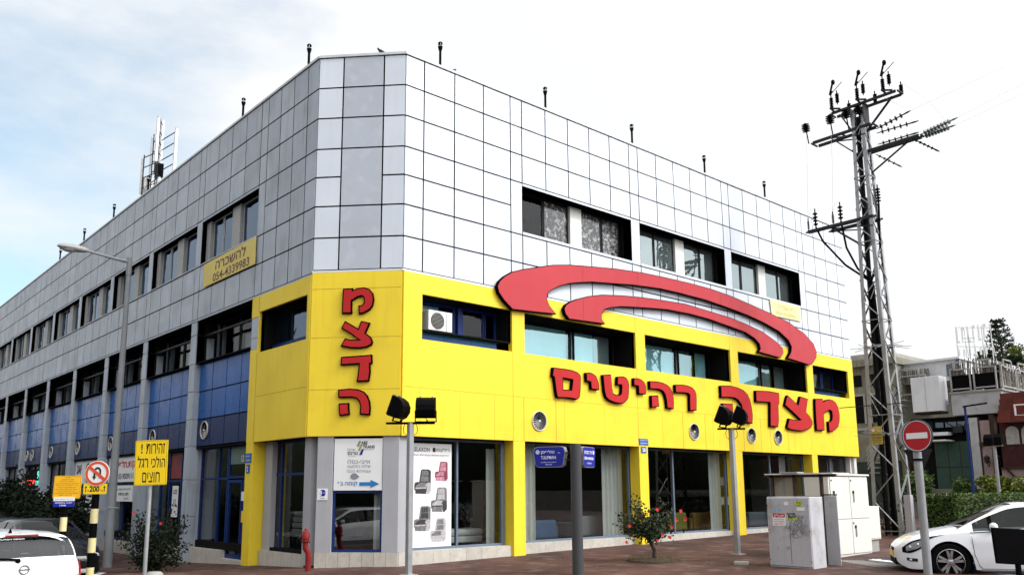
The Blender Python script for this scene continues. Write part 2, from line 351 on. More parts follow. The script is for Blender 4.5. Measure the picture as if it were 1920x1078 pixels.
TRACE={
 'memsofit':[[(4.8,4.89),(5.29,4.89),(5.54,4.88),(5.74,4.84),(5.84,4.78),(5.87,4.7),(5.85,4.42),(5.81,4.17),(5.76,4.12),(5.68,4.08),(5.6,4.09),(5.44,4.1),(5.24,4.1),(5.0,4.08),(4.93,4.1),(4.9,4.2),(4.86,4.44),(4.83,4.63),(4.76,4.65)],[(5.17,4.63),(5.54,4.61),(5.49,4.34),(5.17,4.32)]],
 'yod1':[[(6.08,4.86),(6.25,4.88),(6.38,4.85),(6.49,4.8),(6.54,4.72),(6.59,4.62),(6.61,4.52),(6.6,4.41),(6.28,4.41),(6.26,4.61),(6.09,4.62)]],
 'tet':[[(6.77,4.86),(7.11,4.9),(7.13,4.76),(7.15,4.51),(7.19,4.37),(7.32,4.33),(7.46,4.34),(7.53,4.37),(7.56,4.45),(7.57,4.63),(7.37,4.62),(7.4,4.86),(7.64,4.89),(7.78,4.86),(7.87,4.78),(7.9,4.67),(7.88,4.42),(7.84,4.26),(7.72,4.15),(7.6,4.1),(7.45,4.08),(7.22,4.1),(7.01,4.15),(6.88,4.23),(6.82,4.39),(6.79,4.67)]],
 'yod2':[[(8.12,4.88),(8.32,4.89),(8.48,4.86),(8.6,4.79),(8.66,4.69),(8.67,4.55),(8.65,4.44),(8.32,4.42),(8.32,4.65),(8.11,4.66)]],
 'he1':[[(8.85,4.85),(9.21,4.87),(9.49,4.85),(9.7,4.8),(9.85,4.72),(9.94,4.59),(9.98,4.43),(9.99,4.27),(9.96,4.07),(9.64,4.09),(9.62,4.34),(9.57,4.49),(9.47,4.59),(9.34,4.62),(9.19,4.63),(8.85,4.61)]],
 'he1f':[[(8.9,4.42),(9.24,4.45),(9.24,4.3),(9.26,4.11),(8.9,4.06)]],
 'resh':[[(10.09,4.84),(10.44,4.87),(10.73,4.86),(10.96,4.82),(11.1,4.73),(11.16,4.61),(11.16,4.44),(11.13,4.1),(10.78,4.07),(10.8,4.57),(10.73,4.61),(10.49,4.61),(10.08,4.59)]],
 'he2':[[(12.51,5.0),(13.05,5.04),(13.5,5.01),(13.84,4.94),(14.07,4.82),(14.21,4.63),(14.28,4.37),(14.31,4.12),(14.26,3.84),(13.73,3.87),(13.73,4.2),(13.66,4.44),(13.49,4.58),(13.28,4.64),(13.01,4.64),(12.51,4.61)]],
 'he2f':[[(12.57,4.42),(13.13,4.44),(13.14,4.28),(13.16,3.88),(12.57,3.86)]],
 'dalet':[[(14.58,4.99),(15.42,5.03),(16.08,5.01),(16.05,4.61),(15.98,4.59),(15.96,4.05),(15.88,3.79),(15.37,3.8),(15.45,4.63),(14.56,4.6)]],
 'tsadi':[[(16.65,4.97),(17.34,4.66),(17.52,4.99),(18.06,4.93),(17.92,4.58),(17.87,4.43),(18.13,4.28),(18.28,4.11),(18.27,4.0),(18.15,3.88),(17.85,3.78),(17.46,3.72),(17.02,3.72),(16.68,3.74),(16.47,3.8),(16.65,4.14),(16.93,4.11),(17.2,4.11),(17.45,4.13),(16.96,4.36),(16.42,4.6),(16.55,4.86)]],
 'mem':[[(18.59,4.98),(19.15,5.01),(19.19,4.9),(19.4,4.98),(19.68,5.03),(19.94,5.01),(20.16,4.93),(20.33,4.74),(20.39,4.48),(20.34,4.21),(20.22,4.01),(19.96,3.87),(19.68,3.79),(19.47,3.78),(19.47,4.17),(19.67,4.19),(19.77,4.28),(19.81,4.41),(19.78,4.56),(19.67,4.61),(19.44,4.56),(19.16,4.43),(19.14,3.81),(18.55,3.79),(18.54,4.12),(18.55,4.58)]],
 'bigarc':[[(3.32,6.26),(3.03,6.46),(2.85,6.64),(2.8,6.8),(2.88,6.95),(3.06,7.11),(3.34,7.28),(3.69,7.4),(4.21,7.55),(4.82,7.72),(5.48,7.84),(6.39,7.95),(7.39,8.06),(8.58,8.15),(9.82,8.19),(11.05,8.21),(12.13,8.2),(13.26,8.14),(14.33,8.03),(15.7,7.87),(17.02,7.69),(18.11,7.38),(18.72,7.07),(18.9,6.78),(18.84,6.55),(18.47,6.26),(18.24,6.22),(16.75,6.32),(17.02,6.58),(17.08,6.78),(16.87,7.01),(16.29,7.25),(15.34,7.44),(14.29,7.58),(13.11,7.68),(11.88,7.76),(10.5,7.78),(9.5,7.77),(9.02,7.74),(8.18,7.68),(7.29,7.58),(6.38,7.48),(5.86,7.38),(5.43,7.28),(5.04,7.14),(4.77,7.0),(4.61,6.87),(4.58,6.71),(4.67,6.55),(4.92,6.35),(4.12,6.3)]],
 'smallarc':[[(5.42,6.28),(5.27,6.41),(5.22,6.55),(5.31,6.68),(5.49,6.79),(5.77,6.91),(6.21,7.05),(6.78,7.18),(7.64,7.29),(8.53,7.37),(9.0,7.4),(9.8,7.44),(10.74,7.48),(11.88,7.43),(13.2,7.37),(14.14,7.27),(15.17,7.12),(16.05,6.86),(16.46,6.67),(16.5,6.5),(16.28,6.28),(14.84,6.35),(14.98,6.48),(14.93,6.65),(14.64,6.81),(14.1,6.95),(13.16,7.04),(11.94,7.14),(10.98,7.17),(9.78,7.15),(8.98,7.08),(8.56,7.04),(7.62,6.94),(7.15,6.84),(6.88,6.75),(6.76,6.59),(6.75,6.46),(6.9,6.33)]],
 'cmem':[[(0.78,6.34),(1.02,6.35),(1.02,6.3),(1.14,6.35),(1.29,6.36),(1.41,6.32),(1.5,6.22),(1.53,6.08),(1.51,5.92),(1.44,5.82),(1.3,5.74),(1.17,5.72),(1.16,5.93),(1.25,5.94),(1.29,6.0),(1.28,6.11),(1.23,6.15),(1.13,6.12),(1.0,6.04),(1.01,5.74),(0.77,5.74),(0.77,6.05)]],
 'ctsadi':[[(0.85,5.57),(1.17,5.38),(1.23,5.56),(1.45,5.51),(1.4,5.39),(1.35,5.27),(1.47,5.18),(1.52,5.07),(1.5,4.99),(1.38,4.93),(1.2,4.91),(0.99,4.92),(0.76,4.97),(0.86,5.16),(1.01,5.12),(1.17,5.12),(0.98,5.26),(0.76,5.39)]],
 'cdalet':[[(0.78,4.72),(1.18,4.74),(1.51,4.76),(1.52,4.55),(1.47,4.54),(1.48,4.35),(1.45,4.14),(1.16,4.13),(1.19,4.36),(1.2,4.54),(0.77,4.52)]],
 'che':[[(0.73,3.96),(1.01,3.98),(1.19,3.96),(1.33,3.91),(1.42,3.82),(1.48,3.68),(1.5,3.54),(1.49,3.36),(1.25,3.38),(1.26,3.57),(1.23,3.67),(1.17,3.74),(1.06,3.77),(0.74,3.77)]],
 'chef':[[(0.75,3.64),(0.99,3.65),(1.0,3.51),(1.02,3.38),(0.78,3.35),(0.76,3.49)]],
}
# ------------------------------------------------------------------ setting: ground, pavement, kerbs
A_, B_ = 1.509, 1.5852
def clp(x, a, b): return max(a, min(b, x))
def gz(x, y): return 0.013*clp(x, 0, 60) - 0.04*clp(y-0.5, 0, 10)
def brick_mat(name, c1, c2, mortar, scale, wear):
    m = bpy.data.materials.new(name); m.use_nodes = True; t = m.node_tree; L = t.links; b = t.nodes['Principled BSDF']; b.inputs['Roughness'].default_value = 0.85
    b.inputs['Specular IOR Level'].default_value = 0.25
    tcn = t.nodes.new('ShaderNodeTexCoord'); mpn = t.nodes.new('ShaderNodeMapping'); mpn.inputs['Rotation'].default_value = (0,0,R_(45)); L.new(tcn.outputs['Object'], mpn.inputs[0])
    br = t.nodes.new('ShaderNodeTexBrick'); br.inputs['Scale'].default_value = scale; br.inputs['Color1'].default_value = (*c1,1); br.inputs['Color2'].default_value = (*c2,1); br.inputs['Mortar'].default_value = (*mortar,1); br.inputs['Mortar Size'].default_value = 0.012
    L.new(mpn.outputs[0], br.inputs['Vector'])
    nn = t.nodes.new('ShaderNodeTexNoise'); nn.inputs['Scale'].default_value = 0.55; nn.inputs['Detail'].default_value = 9; L.new(tcn.outputs['Object'], nn.inputs['Vector'])
    mr = t.nodes.new('ShaderNodeMapRange'); L.new(nn.outputs['Fac'], mr.inputs[0])
    for i, v in enumerate((0.3, 0.7, 0.42, 1.65)): mr.inputs[i+1].default_value = v
    hs = t.nodes.new('ShaderNodeHueSaturation'); L.new(br.outputs['Color'], hs.inputs['Color']); L.new(mr.outputs[0], hs.inputs['Value'])
    n2 = t.nodes.new('ShaderNodeTexNoise'); n2.inputs['Scale'].default_value = 2.2; n2.inputs['Detail'].default_value = 10; L.new(tcn.outputs['Object'], n2.inputs['Vector'])
    m2 = t.nodes.new('ShaderNodeMapRange'); L.new(n2.outputs['Fac'], m2.inputs[0])
    for i, v in enumerate((0.53, 0.72, 0, 0.8)): m2.inputs[i+1].default_value = v
    mx_ = t.nodes.new('ShaderNodeMix'); mx_.data_type = 'RGBA'; L.new(m2.outputs[0], mx_.inputs[0]); L.new(hs.outputs[0], mx_.inputs[6]); mx_.inputs[7].default_value = (*wear,1)
    L.new(mx_.outputs[2], b.inputs['Base Color'])
    bn = t.nodes.new('ShaderNodeBump'); bn.inputs['Strength'].default_value = 0.35; bn.inputs['Distance'].default_value = 0.01; L.new(br.outputs['Fac'], bn.inputs['Height']); bn.invert = True; L.new(bn.outputs[0], b.inputs['Normal'])
    return m
M['paving'] = brick_mat('red_brown_block_paving', (0.080,0.034,0.025), (0.052,0.025,0.020), (0.022,0.018,0.017), 2.4, (0.13,0.095,0.085))
M['paving_g'] = brick_mat('grey_block_paving', (0.16,0.15,0.14), (0.12,0.115,0.11), (0.05,0.045,0.04), 2.4, (0.22,0.21,0.19))
M['asphalt'] = mat('asphalt', (0.030,0.030,0.032), 0.9, var=0.2, scale=0.6, dirt=0.3, dirt_col=(0.055,0.052,0.05), bump=0.3, bscale=90, spec=0.2)
xs = [-700,-200,-60,-20,-8,0,10,25,60,200,700]; ys = [-700,-200,-60,-20,-8,0.5,10.5,40,200,700]
g = MB()
gi = [[g.V((x, y, gz(x, y)-0.13)) for x in xs] for y in ys]
for j in range(len(ys)-1):
    for i in range(len(xs)-1): g.F((gi[j][i], gi[j][i+1], gi[j+1][i+1], gi[j+1][i]))
tag(g.build('ground', M['asphalt']), kind='structure')
def slab(name, poly, m, lift=0.0, skirt=0.25, kind='structure'):
    bm = bmesh.new(); vs = [bm.verts.new((p[0], p[1], 0)) for p in poly]
    es = [bm.edges.new((vs[k], vs[(k+1) % len(vs)])) for k in range(len(vs))]
    bmesh.ops.triangle_fill(bm, use_beauty=True, edges=es)
    for co, no in (((0,0,0),(1,0,0)), ((60,0,0),(1,0,0)), ((0,0.5,0),(0,1,0)), ((0,10.5,0),(0,1,0))):
        bmesh.ops.bisect_plane(bm, geom=bm.verts[:]+bm.edges[:]+bm.faces[:], plane_co=co, plane_no=no)
    for v in bm.verts: v.co.z = gz(v.co.x, v.co.y)+lift
    for f in bm.faces:
        if f.normal.z < 0: f.normal_flip()
    if skirt:
        be = [e for e in bm.edges if e.is_boundary]
        r = bmesh.ops.extrude_edge_only(bm, edges=be)
        for v in r['geom']:
            if isinstance(v, bmesh.types.BMVert): v.co.z -= skirt
    me = bpy.data.meshes.new(name); bm.to_mesh(me); bm.free(); me.materials.append(m)
    o = bpy.data.objects.new(name, me); COL.objects.link(o); return tag(o, kind=kind)
KL = [(-4.62,70), (-4.62,5.4), (-5.2,4.4), (-6.6,3.4), (-7.2,2.3), (-7.2,-3.5), (-6.4,-8.0), (-3.5,-11.5)]
KR = [(3.0,-14.2), (6.3,-10.6), (6.9,-8.9), (7.62,-7.05), (7.70,-7.12), (8.15,-9.0), (9.6,-11.5), (12,-13.5), (15,-15.5), (30,-33), (60,-60)]
slab('pavement', KL+KR+[(90,-60), (90,70)], M['paving'])
slab('concrete_apron', [(6.75,-8.7),(7.45,-7.0),(7.66,-6.95),(7.25,-6.35),(6.35,-7.7)], M['paving_g'], lift=0.004, skirt=0)
def kerb(pts, m, w=0.16, rise=0.012):
    k = MB()
    for (x0,y0),(x1,y1) in zip(pts, pts[1:]):
        n = max(1, int(math.hypot(x1-x0, y1-y0)/1.0))
        for i in range(n):
            a, b = i/n, (i+1)/n; d = Vector((x1-x0, y1-y0)).normalized(); q = Vector((d.y, -d.x))*w/2
            p0 = Vector((x0+(x1-x0)*a, y0+(y1-y0)*a))+d*0.006; p1 = Vector((x0+(x1-x0)*b, y0+(y1-y0)*b))-d*0.006
            vs = []
            for z_ in (-0.2, rise):
                for p in (p0-q, p0+q, p1+q, p1-q): vs.append(k.V((p.x, p.y, gz(p.x, p.y)+z_)))
            for f in ((0,3,2,1),(4,5,6,7),(0,1,5,4),(1,2,6,5),(2,3,7,6),(3,0,4,7)): k.F([vs[j] for j in f])
    return tag(k.build('kerb', m), kind='structure')
M['kerb'] = mat('kerb_stone', (0.20,0.195,0.185), 0.85, var=0.15, island=0.12, dirt=0.3)
M['kerb_w'] = mat('white_kerb_paint', (0.66,0.67,0.70), 0.6, var=0.08, dirt=0.2)
M['kerb_b'] = mat('blue_kerb_paint', (0.012,0.03,0.20), 0.5, var=0.15)
kerb([(-4.62,70),(-4.62,5.4)], M['kerb']); kerb([(-4.62,5.4),(-5.2,4.4)], M['kerb_w']); kerb([(-5.2,4.4),(-6.6,3.4),(-7.2,2.3),(-7.2,-3.5),(-6.4,-8.0),(-3.5,-11.5)], M['kerb'])
kerb([(3,-14.2),(6.3,-10.6),(6.9,-8.9)], M['kerb']); kerb([(6.9,-8.9),(7.25,-8.0)], M['kerb']); kerb([(7.25,-8.0),(7.62,-7.05)], M['kerb_w'], w=0.24, rise=.03); kerb([(7.62,-7.05),(7.72,-7.22)], M['kerb_w'], w=0.2, rise=.03); kerb([(7.72,-7.22),(8.15,-9.0)], M['kerb_b'], w=0.26, rise=.03); kerb([(8.15,-9.0),(9.6,-11.5)], M['kerb_w'], w=0.2); kerb([(9.6,-11.5),(12,-13.5)], M['kerb_b'], w=0.2)

# ------------------------------------------------------------------ the corner building
CL = math.hypot(A_, B_); CE = Vector((A_, -B_, 0))/CL; CN = Vector((-B_, -A_, 0))/CL; C1 = Vector((-A_, B_, 0))
tfR = lambda u, w, z: (u, -w, z)
tfL = lambda u, w, z: (-A_-w, u, z)
def tfC(s, w, z): p = C1+CE*s+CN*w; return (p.x, p.y, z)
BR, LB = 4.9391, 4.3068
PR = [(3.432+BR*k, 3.852+BR*k) for k in range(4)]              # pilasters on the right front
PL = [(4.342+LB*k, 4.760+LB*k) for k in range(11)]             # pilasters on the left front
XE, YE = 21.92, 4.342+LB*10
bld = thing('shop_building', (0, 0, 0), 'long three-storey corner building with grey panels above a yellow shop band', 'building')
ZR = [6.821, 7.619, 8.406, 9.148, 9.869, 10.665, 11.461, 12.262]
GAPW = 0.019
def panel(mb, u0, u1, z0, z1, w=0.0, g=GAPW):
    t = rnd.uniform(-0.002, 0.002)
    mb.box(u0+g, u1-g, w-0.035, w+t, z0+g, z1-g)
# backing walls with the window holes left open, then the panel skins
bk = MB(tfR); UW = (8.495, 9.79)
bk.box(0.02, XE-0.01, -0.30, -0.008, 9.79, 12.25); bk.box(0.02, XE-0.01, -0.30, -0.008, 6.78, 8.495)
for u0, u1 in [(0.02, 3.852)]+[PR[k] for k in (1, 2)]+[(PR[3][0], XE-0.01)]: bk.box(u0, u1, -0.30, -0.008, 8.495, 9.79)
bk.build('wall_backing', M['gap'], bld)
ww = MB(tfR)
cols = [(0,0.56),(0.56,1.52),(1.52,2.48),(2.48,3.432),PR[0]]
for k in range(3):
    a, b = PR[k][1], PR[k+1][0]; cols += [(a+(b-a)*i/5, a+(b-a)*(i+1)/5) for i in range(5)]+[PR[k+1]]
cols += [(PR[3][1], 19.55),(19.55,20.42),(20.42,21.30),(21.30,XE)]
holes = [(PR[k][1], PR[k+1][0]) for k in range(3)]
for (a, b) in cols:
    inh = any(a >= h0-0.01 and b <= h1+0.01 for h0, h1 in holes); pil = any(abs(a-p[0]) < .01 for p in PR)
    for i in range(7):
        if ZR[i] > 8.3 and ZR[i+1] < 9.9:
            if inh: continue
            if pil and a > 3:
                if abs(ZR[i]-8.406) < .01: panel(ww, a, b, 8.406, 9.869)
                continue
        panel(ww, a, b, ZR[i], ZR[i+1])
for a, b in holes:
    ww.box(a+.005, b-.005, -0.06, 0.006, 9.792, 9.855); ww.box(a+.005, b-.005, -0.30, 0.012, 8.42, 8.493)
ww.box(-0.03, XE, -0.03, 0.018, 6.765, 6.812)
ww.build('wall_cladding', M['alu_new'], bld)
# chamfer
bc = MB(tfC); bc.box(0.02, CL-0.02, -0.3, -0.008, 6.78, 12.25); bc.build('wall_backing', M['gap'], bld)
wc = MB(tfC); wm = MB(tfC)
for a, b in ((0, 0.628), (1.645, CL)):
    for i in range(7): panel(wc, a, b, ZR[i], ZR[i+1])
for z0, z1 in ((6.821,7.619),(7.619,8.406),(8.406,9.869),(9.869,10.665),(10.665,11.461),(11.461,12.262)): panel(wm, 0.628, 1.645, z0, z1, 0.004)
wc.box(0.0, CL, -0.03, 0.018, 6.765, 6.812)
wc.build('wall_cladding', M['alu_new'], bld); wm.build('corner_panel', M['alu_mid'], bld)
# left front
LH = [(PL[k][1], PL[k+1][0]) for k in range(10)]
bl = MB(tfL)
bl.box(B_+.02, YE, -0.30, -0.008, 9.784, 12.25); bl.box(B_+.02, YE, -0.30, -0.008, 6.74, 8.40)
bl.box(B_+.02, 4.76, -0.30, -0.008, 8.40, 9.784)
for k in range(1, 11): bl.box(PL[k][0], PL[k][1], -0.30, -0.008, 8.40, 9.784)
bl.build('wall_backing', M['gap'], bld)
wl = MB(tfL); lc = [(B_, 2.13),(2.13,2.87),(2.87,3.605),(3.605,4.342),PL[0]]
for k in range(10):
    a, b = LH[k]; lc += [(a+(b-a)*i/4, a+(b-a)*(i+1)/4) for i in range(4)]+[PL[k+1]]
for (a, b) in lc:
    inh = any(a >= h0-0.01 and b <= h1+0.01 for h0, h1 in LH); pil = any(abs(a-p[0]) < .01 for p in PL)
    for i in range(7):
        if ZR[i] > 8.3 and ZR[i+1] < 9.9:
            if inh: continue
            if pil:
                if abs(ZR[i]-8.406) < .01: panel(wl, a, b, 8.406, 9.869)
                continue
        panel(wl, a, b, ZR[i] if i else 6.76, ZR[i+1])
for a, b in LH:
    wl.box(a+.005, b-.005, -0.06, 0.012, 9.79, 9.85); wl.box(a+.005, b-.005, -0.25, 0.03, 8.412, 8.445)
wl.box(B_, YE, -0.03, 0.012, 6.70, 6.752)
wl.build('wall_cladding', M['alu'], bld)
# coping and roof
cp = MB(tfR); cp.box(-0.02, XE, -0.30, 0.03, 12.268, 12.33); cp.build('coping', M['coping'], bld)
cp = MB(tfC); cp.box(0.0, CL, -0.30, 0.03, 12.268, 12.33); cp.build('coping', M['coping'], bld)
cp = MB(tfL); cp.box(B_, YE, -0.30, 0.03, 12.268, 12.33); cp.build('coping', M['coping'], bld)
rf = MB(); rf.prism([(0,0)], 0, 0) if False else None
def flat(mb, poly, z0, z1):
    n = len(poly); a = [mb.V((p[0], p[1], z0)) for p in poly]; b = [mb.V((p[0], p[1], z1)) for p in poly]
    mb.F(a[::-1]); mb.F(b)
    for k in range(n): mb.F((a[k], a[(k+1) % n], b[(k+1) % n], b[k]))
FP = [(-A_+.28, YE-.2), (-A_+.28, B_+.12), (0.12, 0.28), (XE-.05, 0.28), (XE-.05, YE-.2)]
flat(rf, FP, 11.95, 12.05); rf.build('roof', M['conc'], bld)
for z0, z1 in ((6.70, 6.98), (2.93, 3.15)):
    fl = MB(); d_ = 0.62 if z0 < 4 else 0.3
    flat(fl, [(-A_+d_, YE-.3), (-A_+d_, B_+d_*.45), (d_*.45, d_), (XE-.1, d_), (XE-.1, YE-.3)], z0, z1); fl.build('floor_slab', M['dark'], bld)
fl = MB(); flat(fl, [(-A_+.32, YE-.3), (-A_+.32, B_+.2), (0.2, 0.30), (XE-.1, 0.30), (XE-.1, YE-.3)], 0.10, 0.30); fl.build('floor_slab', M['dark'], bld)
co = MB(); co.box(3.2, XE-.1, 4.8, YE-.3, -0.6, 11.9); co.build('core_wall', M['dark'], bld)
ew = MB(); ew.box(XE-.22, XE-.005, 0.10, YE, -0.4, 12.26); ew.box(-A_, XE, YE-.2, YE, -0.6, 12.26); ew.build('end_wall', M['offwhite'], bld)

# yellow band
YW = (5.182, 6.273)
def band(tf, segs, holes, z0, z1, name='yellow_band'):
    y = MB(tf); a, b = segs
    y.box(a, b, -0.12, 0.03, holes[0][3] if holes else z1, z1) if holes else y.box(a, b, -0.12, 0.03, z0, z1)
    if holes:
        y.box(a, b, -0.12, 0.03, z0, holes[0][2]); xs_ = [a]+[q for h in holes for q in h[:2]]+[b]
        for i in range(0, len(xs_), 2):
            if xs_[i+1]-xs_[i] > .01: y.box(xs_[i], xs_[i+1], -0.12, 0.03, holes[0][2], holes[0][3])
    return y.build(name, M['yellow'], bld)
LW = [(0.546,3.416),(3.855,8.371),(8.807,13.29),(13.747,18.27),(18.738,21.483)]
band(tfR, (0.012, XE), [(a, b, *YW) for a, b in LW], 2.897, 6.757)
band(tfC, (0.012, CL-.012), [], 2.897, 6.757)
band(tfL, (B_, 4.342), [(1.735,4.30,5.19,6.27)], 2.897, 6.70)
yp = MB(tfL); yp.box(4.345, 4.762, -0.12, 0.028, 6.16, 6.70); yp.box(4.345, 4.762, -0.12, 0.028, 2.897, 5.30); yp.build('yellow_pilaster', M['yellow'], bld)
gp = MB(tfL); gp.box(4.345, 4.762, -0.12, 0.02, 5.31, 5.60); gp.box(4.345, 4.762, -0.12, 0.02, 5.615, 6.15); gp.build('grey_pilaster', M['alu'], bld)
sm = MB(tfR); W3 = (0.030, 0.0325)
for u in (3.432, 8.37, 13.29, 18.27): sm.box(u-.006, u+.006, *W3, 2.9, 5.18); sm.box(u-.004, u+.004, *W3, 6.275, 6.75)
for a, b in ((3.80,4.97),(10.51,11.68),(13.85,14.9),(15.5,16.67)):
    for u in (a, b): sm.box(u-.008, u+.008, *W3, 2.9, 4.02)
sm.box(0.02, 21.9, 0.030, 0.0318, 4.026, 4.032)
for u in (0.5,1.7,2.8,5.3,6.9,9.5,12.1,14.4,17.1,19.9): sm.box(u-.003, u+.003, 0.03, 0.032, 2.9, 4.02)
for i in range(64): u = 0.2+i*0.34; sm.box(u-.008, u+.008, 0.03, 0.034, 4.02, 4.038); 
for i in range(30): u = 0.1+i*0.73; sm.box(u-.007, u+.007, 0.03, 0.034, 6.35, 6.364) if rnd.random() < .4 else None
sm.build('panel_seam', M['seam'], bld)
sm = MB(tfC)
for z in (3.97, 5.19, 6.36): sm.box(0.02, CL-.02, 0.030, 0.0322, z-.004, z+.004); [sm.box(s-.008, s+.008, .03, .034, z-.009, z+.009) for s in (0.1,0.45,0.8,1.1,1.5,1.8,2.1)]
sm.build('panel_seam', M['seam'], bld)
sm = MB(tfL); sm.box(B_+.02, 4.3, 0.03, 0.0322, 4.05, 4.058); sm.box(4.335, 4.347, 0.03, 0.034, 2.9, 5.19); sm.box(4.335, 4.347, 0.03, 0.034, 6.27, 6.69); sm.build('panel_seam', M['seam'], bld)
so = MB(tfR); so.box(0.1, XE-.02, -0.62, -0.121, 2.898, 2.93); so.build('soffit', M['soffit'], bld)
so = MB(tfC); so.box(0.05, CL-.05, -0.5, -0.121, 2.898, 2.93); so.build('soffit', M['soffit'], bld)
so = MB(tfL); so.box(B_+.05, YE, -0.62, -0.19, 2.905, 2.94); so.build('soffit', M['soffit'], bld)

# ---- windows
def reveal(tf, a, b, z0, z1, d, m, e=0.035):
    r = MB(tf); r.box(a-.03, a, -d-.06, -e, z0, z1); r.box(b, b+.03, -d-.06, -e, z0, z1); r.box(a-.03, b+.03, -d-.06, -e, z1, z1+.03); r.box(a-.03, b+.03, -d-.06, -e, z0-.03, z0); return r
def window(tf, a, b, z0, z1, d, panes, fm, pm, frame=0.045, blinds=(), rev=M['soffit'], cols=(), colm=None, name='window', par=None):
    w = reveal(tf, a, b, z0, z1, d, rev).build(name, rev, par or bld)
    f = MB(tf)
    for (p0, p1) in panes:
        f.box(p0, p0+frame, -d-.04, -d+.02, z0, z1); f.box(p1-frame, p1, -d-.04, -d+.02, z0, z1)
        f.box(p0+frame, p1-frame, -d-.04, -d+.015, z0, z0+frame); f.box(p0+frame, p1-frame, -d-.04, -d+.015, z1-frame, z1)
    f.build('frame', fm, w)
    for i, (p0, p1) in enumerate(panes):
        t = rnd.uniform(-.012, .012); q = MB(tf); m_ = pm[i] if isinstance(pm, (list, tuple)) else pm
        q.quad((p0+frame, -d+t, z0+frame), (p1-frame, -d-t, z0+frame), (p1-frame, -d-t*.5, z1-frame), (p0+frame, -d+t*.6, z1-frame)); q.build('pane', m_, w, recalc=False)
    if cols:
        c = MB(tf)
        for c0, c1 in cols: c.box(c0, c1, -d-.05, -d+.10, z0, z1)
        c.build('window_post', colm, w)
    for (b0, b1, z2, m_) in blinds:
        q = MB(tf); n = max(2, int((b1-b0)/.12)); dd = -d-.09
        for i in range(n):
            u0 = b0+(b1-b0)*i/n; u1 = b0+(b1-b0)*(i+1)/n
            q.quad((u0, dd+(.012 if i % 2 else -.012), z0+.01), (u1, dd+(-.012 if i % 2 else .012), z0+.01), (u1, dd+(-.012 if i % 2 else .012), z2), (u0, dd+(.012 if i % 2 else -.012), z2))
        q.build('blind', m_, w, smooth=True, angle=80)
    return w
M['g_dirty'] = glass('dirty_broken_glass', (0.2,0.2,0.2), 0.02, 0.0, dark=(0.06,0.06,0.06), rcol=(0.6,0.62,0.62), rough=0.05)
def dirty():
    t = M['g_dirty'].node_tree; L = t.links; df = [n for n in t.nodes if n.type == 'BSDF_DIFFUSE'][0]
    tcn = t.nodes.new('ShaderNodeTexCoord'); nn = t.nodes.new('ShaderNodeTexNoise'); nn.inputs['Scale'].default_value = 9; nn.inputs['Detail'].default_value = 12; nn.inputs['Roughness'].default_value = .75; L.new(tcn.outputs['Object'], nn.inputs['Vector'])
    cr_ = t.nodes.new('ShaderNodeValToRGB'); L.new(nn.outputs['Fac'], cr_.inputs[0]); e = cr_.color_ramp.elements
    e[0].position = .50; e[0].color = (.045,.045,.045,1); e[1].position = .60; e[1].color = (.42,.42,.41,1); L.new(cr_.outputs[0], df.inputs[0])
dirty()
for k in range(3):
    a, b = holes[k]
    ps = [(a+.03, a+1.15), (a+1.17, a+2.17), (a+2.66, a+3.60), (a+3.62, b-.10)]
    pm = M['g_sky'] if k else [M['g_low'], M['g_dirty'], M['g_dirty'], M['g_dirty']]
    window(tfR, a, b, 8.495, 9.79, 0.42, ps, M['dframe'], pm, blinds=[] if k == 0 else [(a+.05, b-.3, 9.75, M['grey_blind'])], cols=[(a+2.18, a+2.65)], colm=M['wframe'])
for k, (a, b) in enumerate(LW):
    d = 0.75
    if k in (0, 4):
        w = window(tfR, a, b, 5.44, 6.273, 0.6, [(a+.35, a+1.48), (a+1.66, a+2.45), (b-.45, b-.02)] if k == 0 else [(a+.1, a+.95), (a+.98, a+1.75), (a+1.8, b-.05)], M['bframe'], M['g_low'], frame=.07,
                   blinds=[(a+.30, a+1.0, 6.2, M['shade_blind'])] if k == 0 else [(a+.12, a+.6, 6.2, M['shade_blind']), (a+1.0, a+1.3, 6.1, M['grey_blind'])])
        f = MB(tfR); n = 3
        for i in range(n): f.box(a+.01+(b-a-.3)*i/n, a+(b-a-.3)*(i+1)/n, -0.30, -0.25, 5.185, 5.40)
        f.box(a+.005, b-.25, -0.60, -0.24, 5.40, 5.445); f.build('sill_panel', M['blue'], w)
        if k == 0:
            f = MB(tfR); f.box(a+1.50, a+1.63, -.62, -.50, 5.44, 6.25); f.build('mullion', M['bframe'], w)
    else:
        mid = a+2.50
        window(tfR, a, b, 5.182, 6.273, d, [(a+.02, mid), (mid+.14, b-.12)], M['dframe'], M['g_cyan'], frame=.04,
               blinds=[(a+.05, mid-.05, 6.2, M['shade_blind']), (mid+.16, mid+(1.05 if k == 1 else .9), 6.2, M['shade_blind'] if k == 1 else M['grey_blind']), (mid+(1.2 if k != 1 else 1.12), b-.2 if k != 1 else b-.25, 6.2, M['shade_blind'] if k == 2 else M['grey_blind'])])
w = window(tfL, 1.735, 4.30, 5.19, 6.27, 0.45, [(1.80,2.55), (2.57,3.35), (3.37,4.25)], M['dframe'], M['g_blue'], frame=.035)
f = MB(tfL); f.box(1.74, 4.295, -.40, -.36, 5.2, 5.42); f.build('sill_panel', M['bframe'], w)
